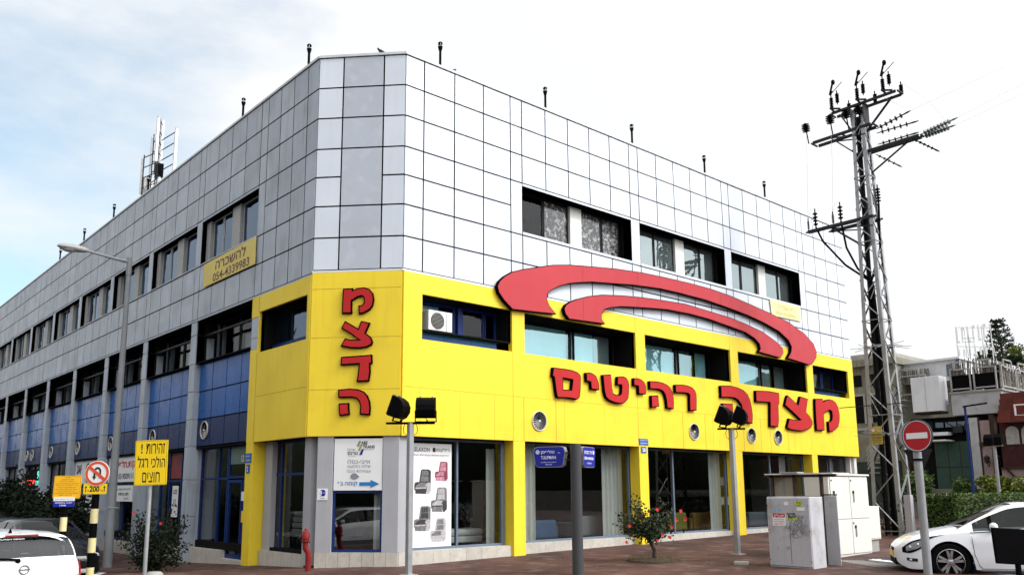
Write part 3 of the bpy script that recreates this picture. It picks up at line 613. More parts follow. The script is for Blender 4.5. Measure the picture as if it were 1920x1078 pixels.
for k, (a, b) in enumerate(LH[:9]):
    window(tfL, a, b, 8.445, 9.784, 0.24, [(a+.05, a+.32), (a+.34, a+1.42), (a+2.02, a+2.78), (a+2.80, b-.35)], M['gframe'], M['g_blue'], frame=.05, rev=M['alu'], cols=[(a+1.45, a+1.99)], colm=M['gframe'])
    f = MB(tfL); f.box(b-.33, b-.02, -0.29, -0.14, 8.445, 9.784); f.build('window_post', M['gframe'], bld)
    # lower recess: window set back, beam across, blue panels below
    w = window(tfL, a, b, 5.44, 6.70, 0.58, [(a+.35, a+1.05), (a+1.12, a+2.0), (a+2.05, b-.4)], M['dframe'], M['g_low'], frame=.05,
               blinds=[(a+.3, a+1.0, 6.1, M['shade_blind'])]+([(a+1.15, a+1.95, 6.1, M['shade_blind'] if k % 2 else M['grey_blind'])]))
    f = MB(tfL); f.box(a+.01, b-.01, -0.32, -0.24, 6.25, 6.31); f.build('beam', M['dframe'], w)
    f = MB(tfL); f.box(b-.05, b-.012, -0.54, -0.33, 5.45, 6.22); f.build('side_panel', M['alu'], w)
    f = MB(tfL); f.box(a+.005, b-.005, -0.30, -0.188, 2.96, 5.40); f.build('panel_backing', M['gap'], bld)
    f = MB(tfL); f.box(a+.005, b-.005, -0.60, -0.165, 5.40, 5.438); f.build('window_sill', M['bframe'], bld)
    for i in range(4):
        u0, u1 = a+(b-a)*i/4, a+(b-a)*(i+1)/4
        f = MB(tfL); panel(f, u0, u1, 4.574, 5.40, -0.18); panel(f, u0, u1, 3.753, 4.574, -0.18); f.build('blue_panel', M['blue'], bld)
        f = MB(tfL); panel(f, u0, u1, 2.96, 3.753, -0.18); f.build('navy_panel', M['navy'], bld)
for k in range(1, 11):
    a, b = PL[k]; f = MB(tfL); zs = [-0.6, 0.95, 2.0, 2.96, 3.753, 4.574, 5.40, 6.28, 6.70]
    for z0, z1 in zip(zs, zs[1:]): f.box(a, b, -0.28, 0.0, z0+.008, z1-.008)
    f.box(a+.02, b-.02, -0.95, -0.02, -0.6, 6.72)
    f.build('pilaster', M['alu'], bld, bevel=0.012)

# ---- ground floor, right front
def pillar(tf, a, b, w0, w1, z0, z1, m): p = MB(tf); p.box(a, b, w0, w1, z0, z1); return p.build('pillar', m, bld, bevel=0.008)
for k in range(4): pillar(tfR, PR[k][0], PR[k][1]-.02, -0.34, 0.026, -0.1, 2.897, M['yellow'])
pillar(tfL, 4.345, 4.76, -0.34, 0.024, -0.6, 2.897, M['yellow'])
def plinth(tf, a, b, w0, w1, z0, z1, tile=.48):
    p = MB(tf); n = max(1, round((b-a)/tile))
    for i in range(n): p.box(a+(b-a)*i/n+.003, a+(b-a)*(i+1)/n-.003, w0, w1+rnd.uniform(0, .004), z0, z1)
    p.build('plinth', M['stone'], bld)
plinth(tfR, 0.03, 3.43, -0.36, -0.06, -0.1, 0.305)
for k in range(3): plinth(tfR, PR[k][1]-.02, PR[k+1][0], -0.42, -0.22, -0.1, 0.32, .9)
plinth(tfR, PR[3][1]-.02, XE-.3, -0.42, -0.22, -0.1, 0.34, .9)
plinth(tfC, 0.26, CL-.03, -0.36, 0.0, -0.3, 0.303, .27)
plinth(tfL, 1.95, 4.30, -0.5, -0.22, -0.5, 0.22, .6)
def shopfront(tf, a, b, z0, z1, w, mull, fm=M['bframe'], fr=.06, glassm=None, transom=None, parent=None):
    s_ = MB(tf); s_.box(a, b, w-.05, w+.03, z0, z0+fr); s_.box(a, b, w-.05, w+.03, z1-fr, z1)
    xs_ = [a]+list(mull)+[b]
    for x in xs_: x0 = min(max(x-fr/2, a), b-fr); s_.box(x0, x0+fr, w-.05, w+.035, z0+fr, z1-fr)
    if transom: s_.box(a+fr, b-fr, w-.045, w+.025, transom-.03, transom+.03)
    o = s_.build('shopfront', fm, bld)
    for x0, x1 in zip(xs_, xs_[1:]):
        q = MB(tf); q.quad((x0+.02, w, z0+.03), (x1-.02, w, z0+.03), (x1-.02, w, z1-.03), (x0+.02, w, z1-.03)); q.build('pane', glassm or M['g_clear'], o, recalc=False)
    return o
M['sillblue'] = mat('grey_blue_sill', (0.12,0.16,0.22), 0.5, var=0.1)
p = MB(tfR); p.box(0.03, 0.34, -0.30, -0.07, 0.305, 2.9); p.build('column', M['column'], bld, bevel=.006)
shopfront(tfR, 0.36, 3.40, 0.31, 2.88, -0.33, [1.88, 3.32], fm=M['sillblue'], fr=.05)
for (a, b, mu) in ((PR[0][1], PR[1][0], [6.06]), (PR[1][1], PR[2][0], [10.45]), (PR[2][1], PR[3][0], [16.0]), (PR[3][1], XE-.35, [20.3])):
    shopfront(tfR, a-.02, b, 0.325, 2.88, -0.40, mu, fm=M['sillblue'], fr=.05)
p = MB(tfR); p.box(XE-.35, XE-.10, -0.42, -0.20, 0.1, 2.9); p.build('column', M['white'], bld)
# chamfer ground floor
p = MB(tfC); p.box(0.26, 0.63, -0.32, -0.012, 0.303, 2.9); p.build('column', M['column'], bld, bevel=.006)
p = MB(tfC); p.box(1.785, CL-.03, -0.32, -0.012, 0.303, 2.9); p.build('column', M['column'], bld, bevel=.006)
shopfront(tfC, 0.632, 1.783, 0.31, 1.66, -0.10, [], fr=.05)
# left corner bay and door bay
p = MB(tfL); p.box(1.66, 1.95, -0.62, -0.16, 0.0, 2.9); p.build('column', M['column'], bld)
shopfront(tfL, 1.96, 4.30, 0.225, 2.9, -0.45, [3.62], transom=2.08)
p = MB(tfL); p.box(3.9, 4.3, -0.44, -0.30, -0.4, 2.9); p.build('column', M['column'], bld)
BG = -0.40
for k in range(0, 9):
    a, b = LH[k]
    if k == 0:
        plinth(tfL, a+1.9, b, -0.6, -0.15, -0.7, 0.10, 1.0); plinth(tfL, a, a+.35, -0.6, -0.15, -0.7, 0.12, .4)
        shopfront(tfL, a+1.95, b-.02, 0.10, 2.93, BG, [a+2.6], transom=2.02)
        o = shopfront(tfL, a+.02, a+1.93, 2.02, 2.93, BG, [])
        for x0, x1 in ((a+.05, a+.95), (a+.99, a+1.90)):
            dr = MB(tfL); dr.box(x0, x0+.08, BG-.04, BG+.04, -0.12, 1.98); dr.box(x1-.08, x1, BG-.04, BG+.04, -0.12, 1.98); dr.box(x0+.08, x1-.08, BG-.04, BG+.04, -0.12, 0.0); dr.box(x0+.08, x1-.08, BG-.04, BG+.04, 1.9, 1.98)
            do = dr.build('door', M['bframe'], bld)
            q = MB(tfL); q.quad((x0+.08, BG, 0), (x1-.08, BG, 0), (x1-.08, BG, 1.9), (x0+.08, BG, 1.9)); q.build('pane', M['g_clear'], do, recalc=False)
            if x0 < a+.5:
                h = MB(tfL); h.box(x0+.40, x0+.46, BG+.05, BG+.08, 0.35, 1.05); h.box(x0+.415, x0+.445, BG+.03, BG+.06, .4, .44); h.box(x0+.415, x0+.445, BG+.03, BG+.06, .96, 1.0); h.build('handle', M['white'], do)
        st = MB(tfL); st.box(a+.35, a+1.9, -.6, -.16, -.7, -0.10); st.build('door_step', M['stone'], bld)
    elif k in (1, 2):
        plinth(tfL, a, b, -0.7, -0.20, -0.8, 0.05 if k == 1 else 0.0, 1.0)
        shopfront(tfL, a, b, 0.05 if k == 1 else 0.0, 2.93, BG, [a+1.1, a+2.1, a+2.9] if k == 1 else [a+1.0, a+2.2], transom=2.0 if k == 1 else 1.95)
    else:
        plinth(tfL, a, b, -0.7, -0.20, -0.9, -0.1, 1.0)
        shopfront(tfL, a, b, -0.1, 2.93, BG, [a+1.3, a+2.6], fm=M['dframe'], transom=1.9)
# ------------------------------------------------------------------ lettering, arcs, boards and fittings on the building
M['arc_seam'] = mat('arc_seam', (.22,.02,.025), .6)
def raised(name, key, tf, parent, w0, w1, face, rim=0.022, seams=()):
    rings = TRACE[key]; b = MB(tf); b.prism(rings[0], w0, w1, rings[1:]); o = b.build(name, M['black'], parent)
    if seams:
        sb = MB(tf); R0 = rings[0]
        for c in seams:
            zz = sorted(p[1]+(q[1]-p[1])*(c-p[0])/(q[0]-p[0]) for p, q in zip(R0, R0[1:]+R0[:1]) if (p[0]-c)*(q[0]-c) < 0)
            for z0, z1 in zip(zz[::2], zz[1::2]): sb.box(c-.006, c+.006, w1+.006, w1+.0075, z0+.03, z1-.03)
        sb.build('seam', M['arc_seam'], o)
    f = MB(tf); f.prism(inset(rings[0], rim), w1-.002, w1+.006, [inset(r, -rim) for r in rings[1:]]); f.build('face', face, o)
    return o
t = thing('shop_sign', (9.5, -0.1, 4.5), 'long row of raised red Hebrew letters with black edges across the yellow front', 'sign')
for k in ('memsofit','yod1','tet','yod2','he1','he1f','resh','he2','he2f','dalet','tsadi','mem'):
    raised('letter', k, tfR, t, 0.032, 0.125, M['red'], 0.026)
t = thing('shop_sign', (-0.8, 0.7, 4.5), 'column of four dark red Hebrew letters on the angled yellow corner', 'sign')
for k in ('cmem','ctsadi','cdalet','che','chef'): raised('letter', k, tfC, t, 0.032, 0.095, M['red'], 0.030)
t = thing('arc_emblem', (10, -0.1, 6.8), 'large pink-red double arc emblem sweeping over the upper edge of the yellow band', 'sign')
for k in ('bigarc', 'smallarc'):
    o = raised('arc', k, tfR, t, 0.05, 0.155, M['arc'], 0.022, [6.0, 8.4, 10.6, 12.7, 14.8, 17.0])
# faded rental banners
def plate(name, tf, quad, w, m, parent=None, th=.012, origin=None):
    b = MB(tf); n = len(quad); a = [b.V((q[0], w, q[1])) for q in quad]; c = [b.V((q[0], w+th, q[1])) for q in quad]
    b.F(a); b.F(c)
    for k in range(n): b.F((a[k], a[(k+1) % n], c[(k+1) % n], c[k]))
    return b.build(name, m, parent, origin=origin)
UR, VZ = Vector((1,0,0)), Vector((0,0,1)); UL = Vector((0,-1,0))
t = thing('rental_banner', (-A_-.03, 6.4, 7.6), 'yellow rental banner with a phone number hung under the left front windows', 'banner')
q = [(4.70,8.40),(4.69,7.64),(8.20,7.65),(8.26,8.36)]; plate('sheet', tfL, q, 0.035, M['banner'], t)
text('lettering', heb('להשכרה'), (-A_-.05, 8.25, 7.6), UL, VZ, (0.9, 0.42, 2.05, 0.30), M['ink_brown'], t, .004, .012)
text('lettering', '054-4339983', (-A_-.05, 8.25, 7.6), UL, VZ, (0.75, 0.09, 2.45, 0.24), M['ink_brown'], t, .004, .008)
t = thing('rental_banner', (17, -.04, 7.85), 'pale faded yellow rental banner under the far right upper window', 'banner')
q = [(15.99,8.42),(18.10,8.44),(18.09,7.87),(16.06,7.84)]; plate('sheet', tfR, q, 0.03, M['banner_p'], t)
text('lettering', heb('להשכרה'), (16.0, -.045, 7.85), UR, VZ, (0.45, 0.30, 1.2, 0.18), M['banner'], t, .004, .008)
text('lettering', '054-4339983', (16.0, -.045, 7.85), UR, VZ, (0.35, 0.07, 1.4, 0.14), M['banner'], t, .004, .004)

# round ventilator fans
def fan(c, tf, label, loc, r=.26, depth=.03, base=0.03):
    t = thing('wall_fan', loc, label, 'fan', 'round ventilator fans set in the fascia')
    def ring(r0, r1, w0, w1, n=28):
        b = MB(tf)
        for k in range(n):
            A0, A1 = 2*math.pi*k/n, 2*math.pi*(k+1)/n
            P = [(c[0]+r_*math.cos(a), w, c[1]+r_*math.sin(a)) for a in (A0, A1) for r_ in (r0, r1) for w in (w0, w1)]
            i = [b.V(p) for p in P]
            for f in ((0,1,3,2),(4,6,7,5),(0,4,5,1),(2,3,7,6),(1,5,7,3),(0,2,6,4)): b.F([i[j] for j in f])
        return b
    ring(r*.93, r, base, base+.035).build('rim', M['offwhite'], t)
    d = MB(tf); n = 28; cc_ = d.V((c[0], base+.002, c[1])); vs = [d.V((c[0]+r*.93*math.cos(2*math.pi*k/n), base+.002, c[1]+r*.93*math.sin(2*math.pi*k/n))) for k in range(n)]
    for k in range(n): d.F((cc_, vs[k], vs[(k+1) % n]))
    d.build('back_plate', M['gap'], t)
    b = MB(tf); n = 20
    for k in range(n):
        a = 2*math.pi*(k+.3)/n; da = .045
        b.quad((c[0]+.04*math.cos(a), base+.012, c[1]+.04*math.sin(a)), (c[0]+r*.92*math.cos(a-da), base+.010, c[1]+r*.92*math.sin(a-da)), (c[0]+r*.92*math.cos(a+da), base+.024, c[1]+r*.92*math.sin(a+da)), (c[0]+.04*math.cos(a+.3), base+.026, c[1]+.04*math.sin(a+.3)))
    b.build('blade', M['gframe'], t)
    ring(0.0, r*.11, base+.01, base+.04, 10).build('hub', M['white'], t)
for x, l in ((4.335,'round fan in the yellow fascia below the first red letter, nearest the corner'),(11.065,'round fan in the yellow fascia below the middle of the red lettering'),(14.289,'round fan in the yellow fascia just right of the paired floodlights'),(15.967,'round fan in the yellow fascia furthest right of all')):
    fan((x, 3.44), tfR, l, (x, -.03, 3.44))
for u, l in ((8.05,'pale rimmed fan in the navy panel nearest the yellow pillar'),(12.35,'round fan in the navy panel behind the pedestrian warning sign'),(16.78,'round fan in the navy panel beside the street lamp pole'),(21.07,'round fan in the navy panel above the no U-turn sign'),(25.25,'round fan in the navy panel above the amber notice'),(28.75,'right one of two close-set fans in a far navy panel'),(29.8,'left one of two close-set fans in a far navy panel')):
    fan((u, 3.42), tfL, l, (-A_, u, 3.42), base=-.175)

# air conditioner in the first window
t = thing('air_conditioner', (1.15, -.02, 5.45), 'white outdoor air conditioning unit standing in the window nearest the corner', 'air conditioner')
b = MB(tfR); b.box(0.80,1.52,-.34,-.06,5.46,5.95); b.build('casing', M['white'], t, bevel=.015)
fan_b = MB(tfR); n = 24; cx_, cz_ = 1.07, 5.70
d = fan_b.V((cx_, -.056, cz_)); vs = [fan_b.V((cx_+.205*math.cos(2*math.pi*k/n), -.056, cz_+.205*math.sin(2*math.pi*k/n))) for k in range(n)]
for k in range(n): fan_b.F((d, vs[k], vs[(k+1) % n]))
fan_b.build('fan_opening', M['gap'], t)
b = MB(tfR)
for i in range(-6, 7):
    z_ = cz_+i*.032; h_ = math.sqrt(max(0, .2**2-(i*.032)**2)); b.box(cx_-h_, cx_+h_, -.052, -.045, z_-.005, z_+.005)
b.build('grille', M['gframe'], t)
b = MB(tfR); b.box(1.345,1.352,-.058,-.052,5.47,5.94); b.box(.87,.93,-.32,-.10,5.42,5.46); b.box(1.38,1.44,-.32,-.10,5.42,5.46); b.build('foot', M['plastic'], t)

# number and street plates
t = thing('street_plate', (8.58, -.03, 2.95), 'small blue street name plate on the yellow fascia above the second pillar', 'sign')
plate('plate', tfR, [(8.36,3.13),(8.79,3.13),(8.79,2.94),(8.36,2.94)], .03, M['sign_b2'], t)
text('lettering', heb('דרך המכבים'), (8.36,-.044,2.94), UR, VZ, (.05,.105,.33,.06), M['ink_w'], t); text('lettering', 'DEREKH HAMAKABIM', (8.36,-.044,2.94), UR, VZ, (.05,.035,.33,.04), M['ink_w'], t)
t = thing('house_number', (8.58, -.03, 2.7), 'blue house number plate 58 on the second yellow pillar', 'sign')
plate('plate', tfR, [(8.45,2.89),(8.69,2.89),(8.69,2.71),(8.45,2.71)], .028, M['sign_b2'], t); text('lettering', '58', (8.45,-.042,2.71), UR, VZ, (.05,.035,.14,.11), M['ink_w'], t, bold=.02)
t = thing('street_plate', (-A_-.03, 4.6, 2.38), 'small blue street name plate on the yellow pillar beside the glass door', 'sign')
plate('plate', tfL, [(4.75,2.62),(4.40,2.62),(4.40,2.38),(4.75,2.38)], .026, M['sign_b2'], t)
text('lettering', heb('טוליפמן')+' ←', (-A_-.04,4.75,2.38), UL, VZ, (.04,.13,.27,.07), M['ink_w'], t); text('lettering', 'TULIPMAN', (-A_-.04,4.75,2.38), UL, VZ, (.04,.04,.27,.05), M['ink_w'], t)
t = thing('house_number', (-A_-.03, 4.55, 2.1), 'blue house number plate 2 on the yellow pillar beside the glass door', 'sign')
plate('plate', tfL, [(4.66,2.34),(4.47,2.34),(4.47,2.12),(4.66,2.12)], .026, M['sign_b2'], t); text('lettering', '2', (-A_-.04,4.66,2.12), UL, VZ, (.055,.04,.07,.13), M['ink_w'], t, bold=.02)

# white board above the corner window
t = thing('company_board', (-.7, .7, 1.67), 'white company board with a blue arrow above the angled corner window', 'sign')
plate('board', tfC, [(.652,2.84),(1.775,2.84),(1.775,1.672),(.652,1.672)], -.055, M['sign_w'], t, th=.03)
OC = Vector(tfC(0.652, -.022, 1.672)); 
def ct(body, rect, m, bold=0.0, **k): return text('lettering', body, OC, CE, VZ, rect, m, t, .004, bold, **k)
ct('ABE', (.62,1.03,.15,.075), M['ink'], .02); ct('TRANS', (.66,.945,.28,.07), M['ink'], .02); ct('LOGISTICS', (.70,.905,.22,.028), M['ink_g'])
ct(heb('אייבי'), (.30,.885,.19,.06), M['ink_g']); ct(heb('טרנס'), (.31,.80,.24,.065), M['ink'], .02); ct(heb('לוגיסטיקה'), (.33,.755,.17,.03), M['ink_g'])
ct(heb('אייבי-כסלו'), (.32,.60,.52,.10), M['ink_g'], .004); ct(heb('שילוח בינלאומי'), (.31,.505,.54,.075), M['ink_g']); ct(heb('ועמילות מכס'), (.31,.40,.54,.07), M['ink_g'])
ct(heb('קומה ב')+'', (.155,.085,.40,.11), M['ink_b'], .015); ct("'", (.10,.15,.022,.05), M['ink_b'], .02)
def cpoly(pts, m, name, w=-.018):
    b = MB(tfC); b.prism([(p[0]+.652, p[1]+1.672) for p in pts], w-.006, w+.002); return b.build(name, m, t)
cpoly([(.60,.105),(.86,.105),(.86,.055),(1.06,.145),(.86,.235),(.86,.185),(.60,.185)], M['ink_b'], 'arrow')
M['olive_ink'] = mat('olive_ink', (.30,.33,.05), .6)
cpoly([(.52,.99),(.57,.99),(.62,1.11),(.57,1.11)], M['ink_g'], 'logo_bar'); cpoly([(.55,.89),(.60,.89),(.66,1.03),(.61,1.03)], M['olive_ink'], 'logo_bar'); cpoly([(.585,.80),(.645,.80),(.69,.93),(.64,.93)], M['sign_b'], 'logo_bar')
cpoly([(.48+.09*math.cos(a)*1.0, .315+.07*math.sin(a)) for a in [i*math.pi/9 for i in range(3, 17)]]+[(.56,.29),(.60,.30),(.575,.33)], M['ink_g'], 'logo_globe')
t = thing('parking_badge', (-1.25, 1.3, 1.45), 'small white plate with a navy badge on the grey corner column', 'sign')
plate('plate', tfC, [(.29,1.715),(.525,1.715),(.525,1.46),(.29,1.46)], -.012, M['sign_w'], t)
OC = Vector(tfC(.29, 0.002, 1.46)); b = MB(tfC); b.prism([(.345,1.60),(.36,1.55),(.45,1.545),(.475,1.58),(.475,1.66),(.45,1.69),(.36,1.69)], -.002, .003); b.build('badge', M['sign_b'], t)
text('lettering', '3', OC, CE, VZ, (.045,.10,.06,.12), M['ink_w'], t, .006, .03); text('lettering', 'דקות'[::-1], OC, CE, VZ, (.115,.14,.06,.03), M['ink_w'], t, .006); text('lettering', '*4493', OC, CE, VZ, (.055,.025,.12,.03), M['ink'], t, .002)

# recliner poster
t = thing('recliner_poster', (1.1, .3, .34), 'tall white poster of five armchairs behind the glass beside the corner', 'poster')
plate('sheet', tfR, [(.50,2.76),(1.70,2.76),(1.70,.365),(.50,.365)], -.305, M['poster'], t, th=.008)
OP = Vector((.50, .297, .365))
text('lettering', 'RELAXON', OP, UR, VZ, (.04,2.20,.50,.10), M['ink'], t, .004, .01); text('lettering', heb('רילקסון'), OP, UR, VZ, (.68,2.19,.45,.11), M['ink'], t, .004, .01)
b = MB(tfR); b.box(1.13,1.21,-.297,-.293,2.565,2.665); b.build('logo_square', M['ink'], t); text('lettering', heb('הכורסאות השלמות הטובות ביותר בעולם'), OP, UR, VZ, (.06,2.10,1.05,.045), M['ink'], t, .004)
M['pic_d'] = mat('charcoal_print', (.04,.035,.035), .6, var=.5, scale=14); M['pic_g'] = mat('grey_print', (.15,.15,.155), .6, var=.4, scale=14); M['pic_l'] = mat('light_print', (.38,.36,.37), .6, var=.25, scale=14); M['pic_r'] = mat('wine_print', (.20,.04,.07), .6, var=.4, scale=16); M['pic_p'] = mat('pink_print', (.45,.20,.25), .6, var=.4, scale=16)
def pic(cx, cz, s, m1, m2, m3, legs=False):
    """flat printed recliner: wing back, arms, seat and footrest"""
    L_ = iter([.0005*i for i in range(1, 30)])
    def P(pts, m, name='printed_chair'):
        w = -.297+next(L_); b = MB(tfR); a = [b.V((cx+p[0]*s*1.7, w, cz+p[1]*s*1.3)) for p in pts]; b.F(a); return b.build(name, m, o_ or t)
    o_ = None
    o_ = P([(-.20,.10),(-.13,.62),(-.08,.68),(.22,.68),(.30,.60),(.30,-.20),(.20,-.36),(-.2,-.2)], m1)
    P([(-.10,.40),(-.08,.62),(.18,.63),(.20,.40)], m2, 'print_detail'); P([(-.13,.14),(-.10,.37),(.20,.37),(.2,.14)], m2, 'print_detail')
    P([(-.40,-.02),(-.38,.08),(-.28,.12),(-.16,.10),(-.14,-.04),(-.34,-.26),(-.40,-.24)], m1, 'print_detail')
    P([(-.34,-.06),(-.12,.10),(.14,.06),(.10,-.12),(-.34,-.14)], m2, 'print_detail')
    P([(-.36,-.14),(.10,-.12),(.10,-.18),(-.36,-.19)], m3, 'print_detail')
    P([(-.36,-.20),(.10,-.18),(.10,-.42),(-.35,-.40)], m1 if not legs else m2, 'print_detail')
    P([(.06,-.04),(.12,.06),(.24,.10),(.30,.04),(.30,-.30),(.20,-.42),(.12,-.42),(.12,-.10)], m3, 'print_detail')
    for x in (-.02,.08): P([(x,.42),(x+.012,.42),(x+.012,.62),(x,.62)], m1, 'print_detail')
    if legs:
        for x in (-.36,.08,.26): P([(x,-.38),(x+.025,-.38),(x+.01,-.56)], m1, 'print_detail')
pic(1.42, 2.06, .32, M['pic_r'], M['pic_p'], M['pic_r'], True); pic(.88, 1.80, .40, M['pic_d'], M['pic_g'], M['pic_l']); pic(1.36, 1.38, .40, M['pic_g'], M['pic_l'], M['pic_d']); pic(.88, .95, .40, M['pic_g'], M['pic_d'], M['pic_l']); pic(1.34, .68, .38, M['pic_l'], M['pic_g'], M['pic_l'])

# signs of the left front shops
def board(name, label, u0, u1, z0, z1, w, m, lines, cat='sign'):
    t = thing(name, (-A_-w, (u0+u1)/2, z0), label, cat)
    plate('board', tfL, [(u1,z1),(u0,z1),(u0,z0),(u1,z0)], w, m, t, th=.04)
    for body, rect, mm, bo in lines: text('lettering', body, (-A_-w-.042, u1, z0), UL, VZ, rect, mm, t, .004, bo)
    return t
board('shop_board', 'white shop fascia board with red Hebrew lettering and a phone number', 13.42, 17.1, 2.02, 2.92, -.30, M['sign_w'], [(heb('חלקות.חלפים'), (.8,.42,2.7,.34), M['ink_r'], .03), ('03-9509111', (1.2,.10,1.6,.20), M['ink'], .01)])
board('shop_board', 'white board with a black printed notice under the red lettered board', 14.2, 16.0, 1.35, 1.90, -.28, M['sign_w'], [(heb('חלקי חילוף מקוריים'), (.1,.36,1.5,.10), M['ink'], 0), (heb('חדש ומחודש'), (.3,.20,1.1,.10), M['ink'], 0), (heb('מוסך'), (.9,.05,.5,.08), M['ink'], 0)])
t = board('shop_board', 'pale shop board reading DAF behind the no U-turn sign', 17.7, 21.5, 2.0, 2.92, -.30, M['sign_w'], [('DAF', (.25,.40,.62,.36), M['ink'], .03)])
b = MB(tfL); b.box(20.65, 21.25, -.258, -.25, 2.24, 2.32); b.build('red_bar', M['sign_r'], t)
b = MB(tfL); n = 24
for k in range(n):
    a0, a1 = 2*math.pi*k/n, 2*math.pi*(k+1)/n; b.quad(*[(19.7+r*math.cos(a), -.252, 2.42+r*1.0*math.sin(a)) for r, a in ((.38,a0),(.38,a1),(.32,a1),(.32,a0))])
b.build('ring_logo', M['ink'], t)
LED = emit('red_led', (1.0,.06,.05), 1.4); LEDg = emit('green_led', (.10,.75,.55), .9)
t = thing('led_sign', (-A_+.35, 28, 1.85), 'dark lit message sign with red and green letters over a far shop window', 'sign')
plate('board', tfL, [(30.2,2.75),(27.0,2.75),(27.0,1.95),(30.2,1.95)], -.33, M['plastic'], t, th=.05)
text('lit_lettering', heb('תיקונים'), (-A_+.275, 30.2, 1.95), UL, VZ, (.05,.05,1.9,.26), LED, t, .004, .03); text('lit_lettering', '96', (-A_+.275, 30.2, 1.95), UL, VZ, (2.3,.35,.7,.38), LEDg, t, .004, .03); text('lit_lettering', heb('פתוח'), (-A_+.275, 30.2, 1.95), UL, VZ, (2.1,.05,.9,.22), LEDg, t, .004, .02)
t = thing('awning', (-A_-.2, 28.5, 1.8), 'thin grey awning ledge under the lit message sign', 'awning'); b = MB(tfL); b.box(26.6,30.4,-.3,.45,1.80,1.86); b.build('ledge', M['galv'], t); [MB(tfL).bar((u_,.4,1.8),(u_,-.28,1.45),.03).build('bracket', M['galv'], t) for u_ in (27,30)]
# tall red window banners of bay 1 and stickers
def wpost(u0, u1, z0, z1, m, lab, lines=(), w=-.395):
    t = thing('window_poster', (-A_-w, (u0+u1)/2, z0), lab, 'poster'); plate('sheet', tfL, [(u1,z1),(u0,z1),(u0,z0),(u1,z0)], w, m, t, th=.006)
    for body, rect, mm in lines: text('lettering', body, (-A_-w-.008, u1, z0), UL, VZ, rect, mm, t, .003, .01)
M['redfilm'] = mat('dull_red_window_film', (.20,.03,.03), .5, var=.3, scale=1.5); M['pinkp'] = mat('pink_poster', (.62,.42,.40), .6)
wpost(9.15,10.1,2.08,2.85,M['redfilm'],'dull red film in the pane over the doorway nearest the grey pilaster'); wpost(10.2,11.1,2.08,2.85,M['redfilm'],'dull red film in the pane beside the white shop board'); wpost(9.15,9.75,.5,1.93,M['redfilm'],'dark red tall film in the lower pane by the grey pilaster')
wpost(9.28,9.72,1.0,1.85,M['pinkp'],'pink price poster on the red window',[(heb('מבצע'),(.06,.62,.32,.14),M['ink']),(heb('החל מ'),(.08,.42,.28,.09),M['ink_r']),('99',(.12,.15,.2,.18),M['ink_r'])],w=-.385)
wpost(10.4,10.9,.9,1.85,M['sign_w'],'white price poster behind the pedestrian warning pole',[(heb('מבצע'),(.08,.7,.32,.14),M['ink']),('50',(.12,.3,.25,.25),M['ink_g'])])
wpost(13.5,14.3,.55,1.25,M['redfilm'],'red sticker low on the window beside the lamp post',[('C',(.25,.2,.3,.35),M['ink_w'])])
wpost(18.6,19.5,.9,1.75,M['sign_w'],'white poster on the pillar side behind the striped pole',[(heb('שירות'),(.1,.6,.7,.16),M['sign_b']),(heb('מוסך'),(.2,.3,.5,.16),M['ink_g'])],w=-.2); wpost(18.6,19.5,1.78,2.0,M['sign_b'],'blue strip poster above the white one behind the striped pole',[(heb('חלפים'),(.1,.05,.7,.12),M['ink_w'])],w=-.2)
wpost(5.4,5.75,1.42,1.66,M['sign_w'],'white sticker with a blue swirl on the glass door',w=-.355)
wpost(5.50,5.70,.86,1.16,M['sign_y'],'small yellow and black sticker on the glass door',w=-.355)
t = thing('glass_panel', (-A_+.3, 5.8, 2.1), 'pale green number panel 12 in the pane over the glass door', 'sign'); M['greenp'] = mat('grey_green_panel', (.10,.16,.14), .5, var=.1)
plate('sheet', tfL, [(6.6,2.86),(4.82,2.86),(4.82,2.40),(6.6,2.40)], -.39, M['greenp'], t, th=.006); text('lettering', '12', (-A_+.37, 6.6, 2.40), UL, VZ, (.72,.06,.16,.17), M['ink_w'], t, .004, .01)
plate('sheet', tfL, [(6.6,2.895),(4.82,2.895),(4.82,2.865),(6.6,2.865)], -.39, M['gframe'], t, th=.006)

# curtains and showroom furniture seen through the glass
def curtain(x0, x1, y, z0, z1, lab, tf=tfR, m=None):
    t = MB(tf); n = max(6, int((x1-x0)/.035)); P = [(x0+(x1-x0)*i/n, -y+.035*math.sin(i*1.25)+.012*math.sin(i*3.1+1)) for i in range(n+1)]
    for i in range(n):
        (a, wa), (b_, wb) = P[i], P[i+1]; t.quad((a, wa, z0), (b_, wb, z0), (b_, wb*.98-.01, z1), (a, wa*.98-.01, z1))
    o = t.build('curtain', m or M['curtain'], smooth=True, angle=180, origin=tf((x0+x1)/2, -y, z0)); tag(o, lab, 'curtain', 'pale curtains in the ground floor windows')
curtain(3.02,3.36,.58,.34,2.7,'narrow pale curtain left of the first yellow pillar'); curtain(3.95,4.72,.58,.34,2.85,'pale curtain just right of the first yellow pillar'); curtain(7.40,8.30,.60,.34,2.85,'wide pale curtain just left of the second yellow pillar')
curtain(12.62,13.28,.60,.34,2.85,'pale curtain just left of the third yellow pillar'); curtain(17.0,17.4,.62,.5,2.85,'short pale curtain left of the fourth yellow pillar'); curtain(20.5,20.9,.60,.5,2.85,'pale curtain by the white end post')
curtain(1.55,1.76,.24,.36,1.9,'narrow grey curtain at the right edge of the angled corner window', tfC)
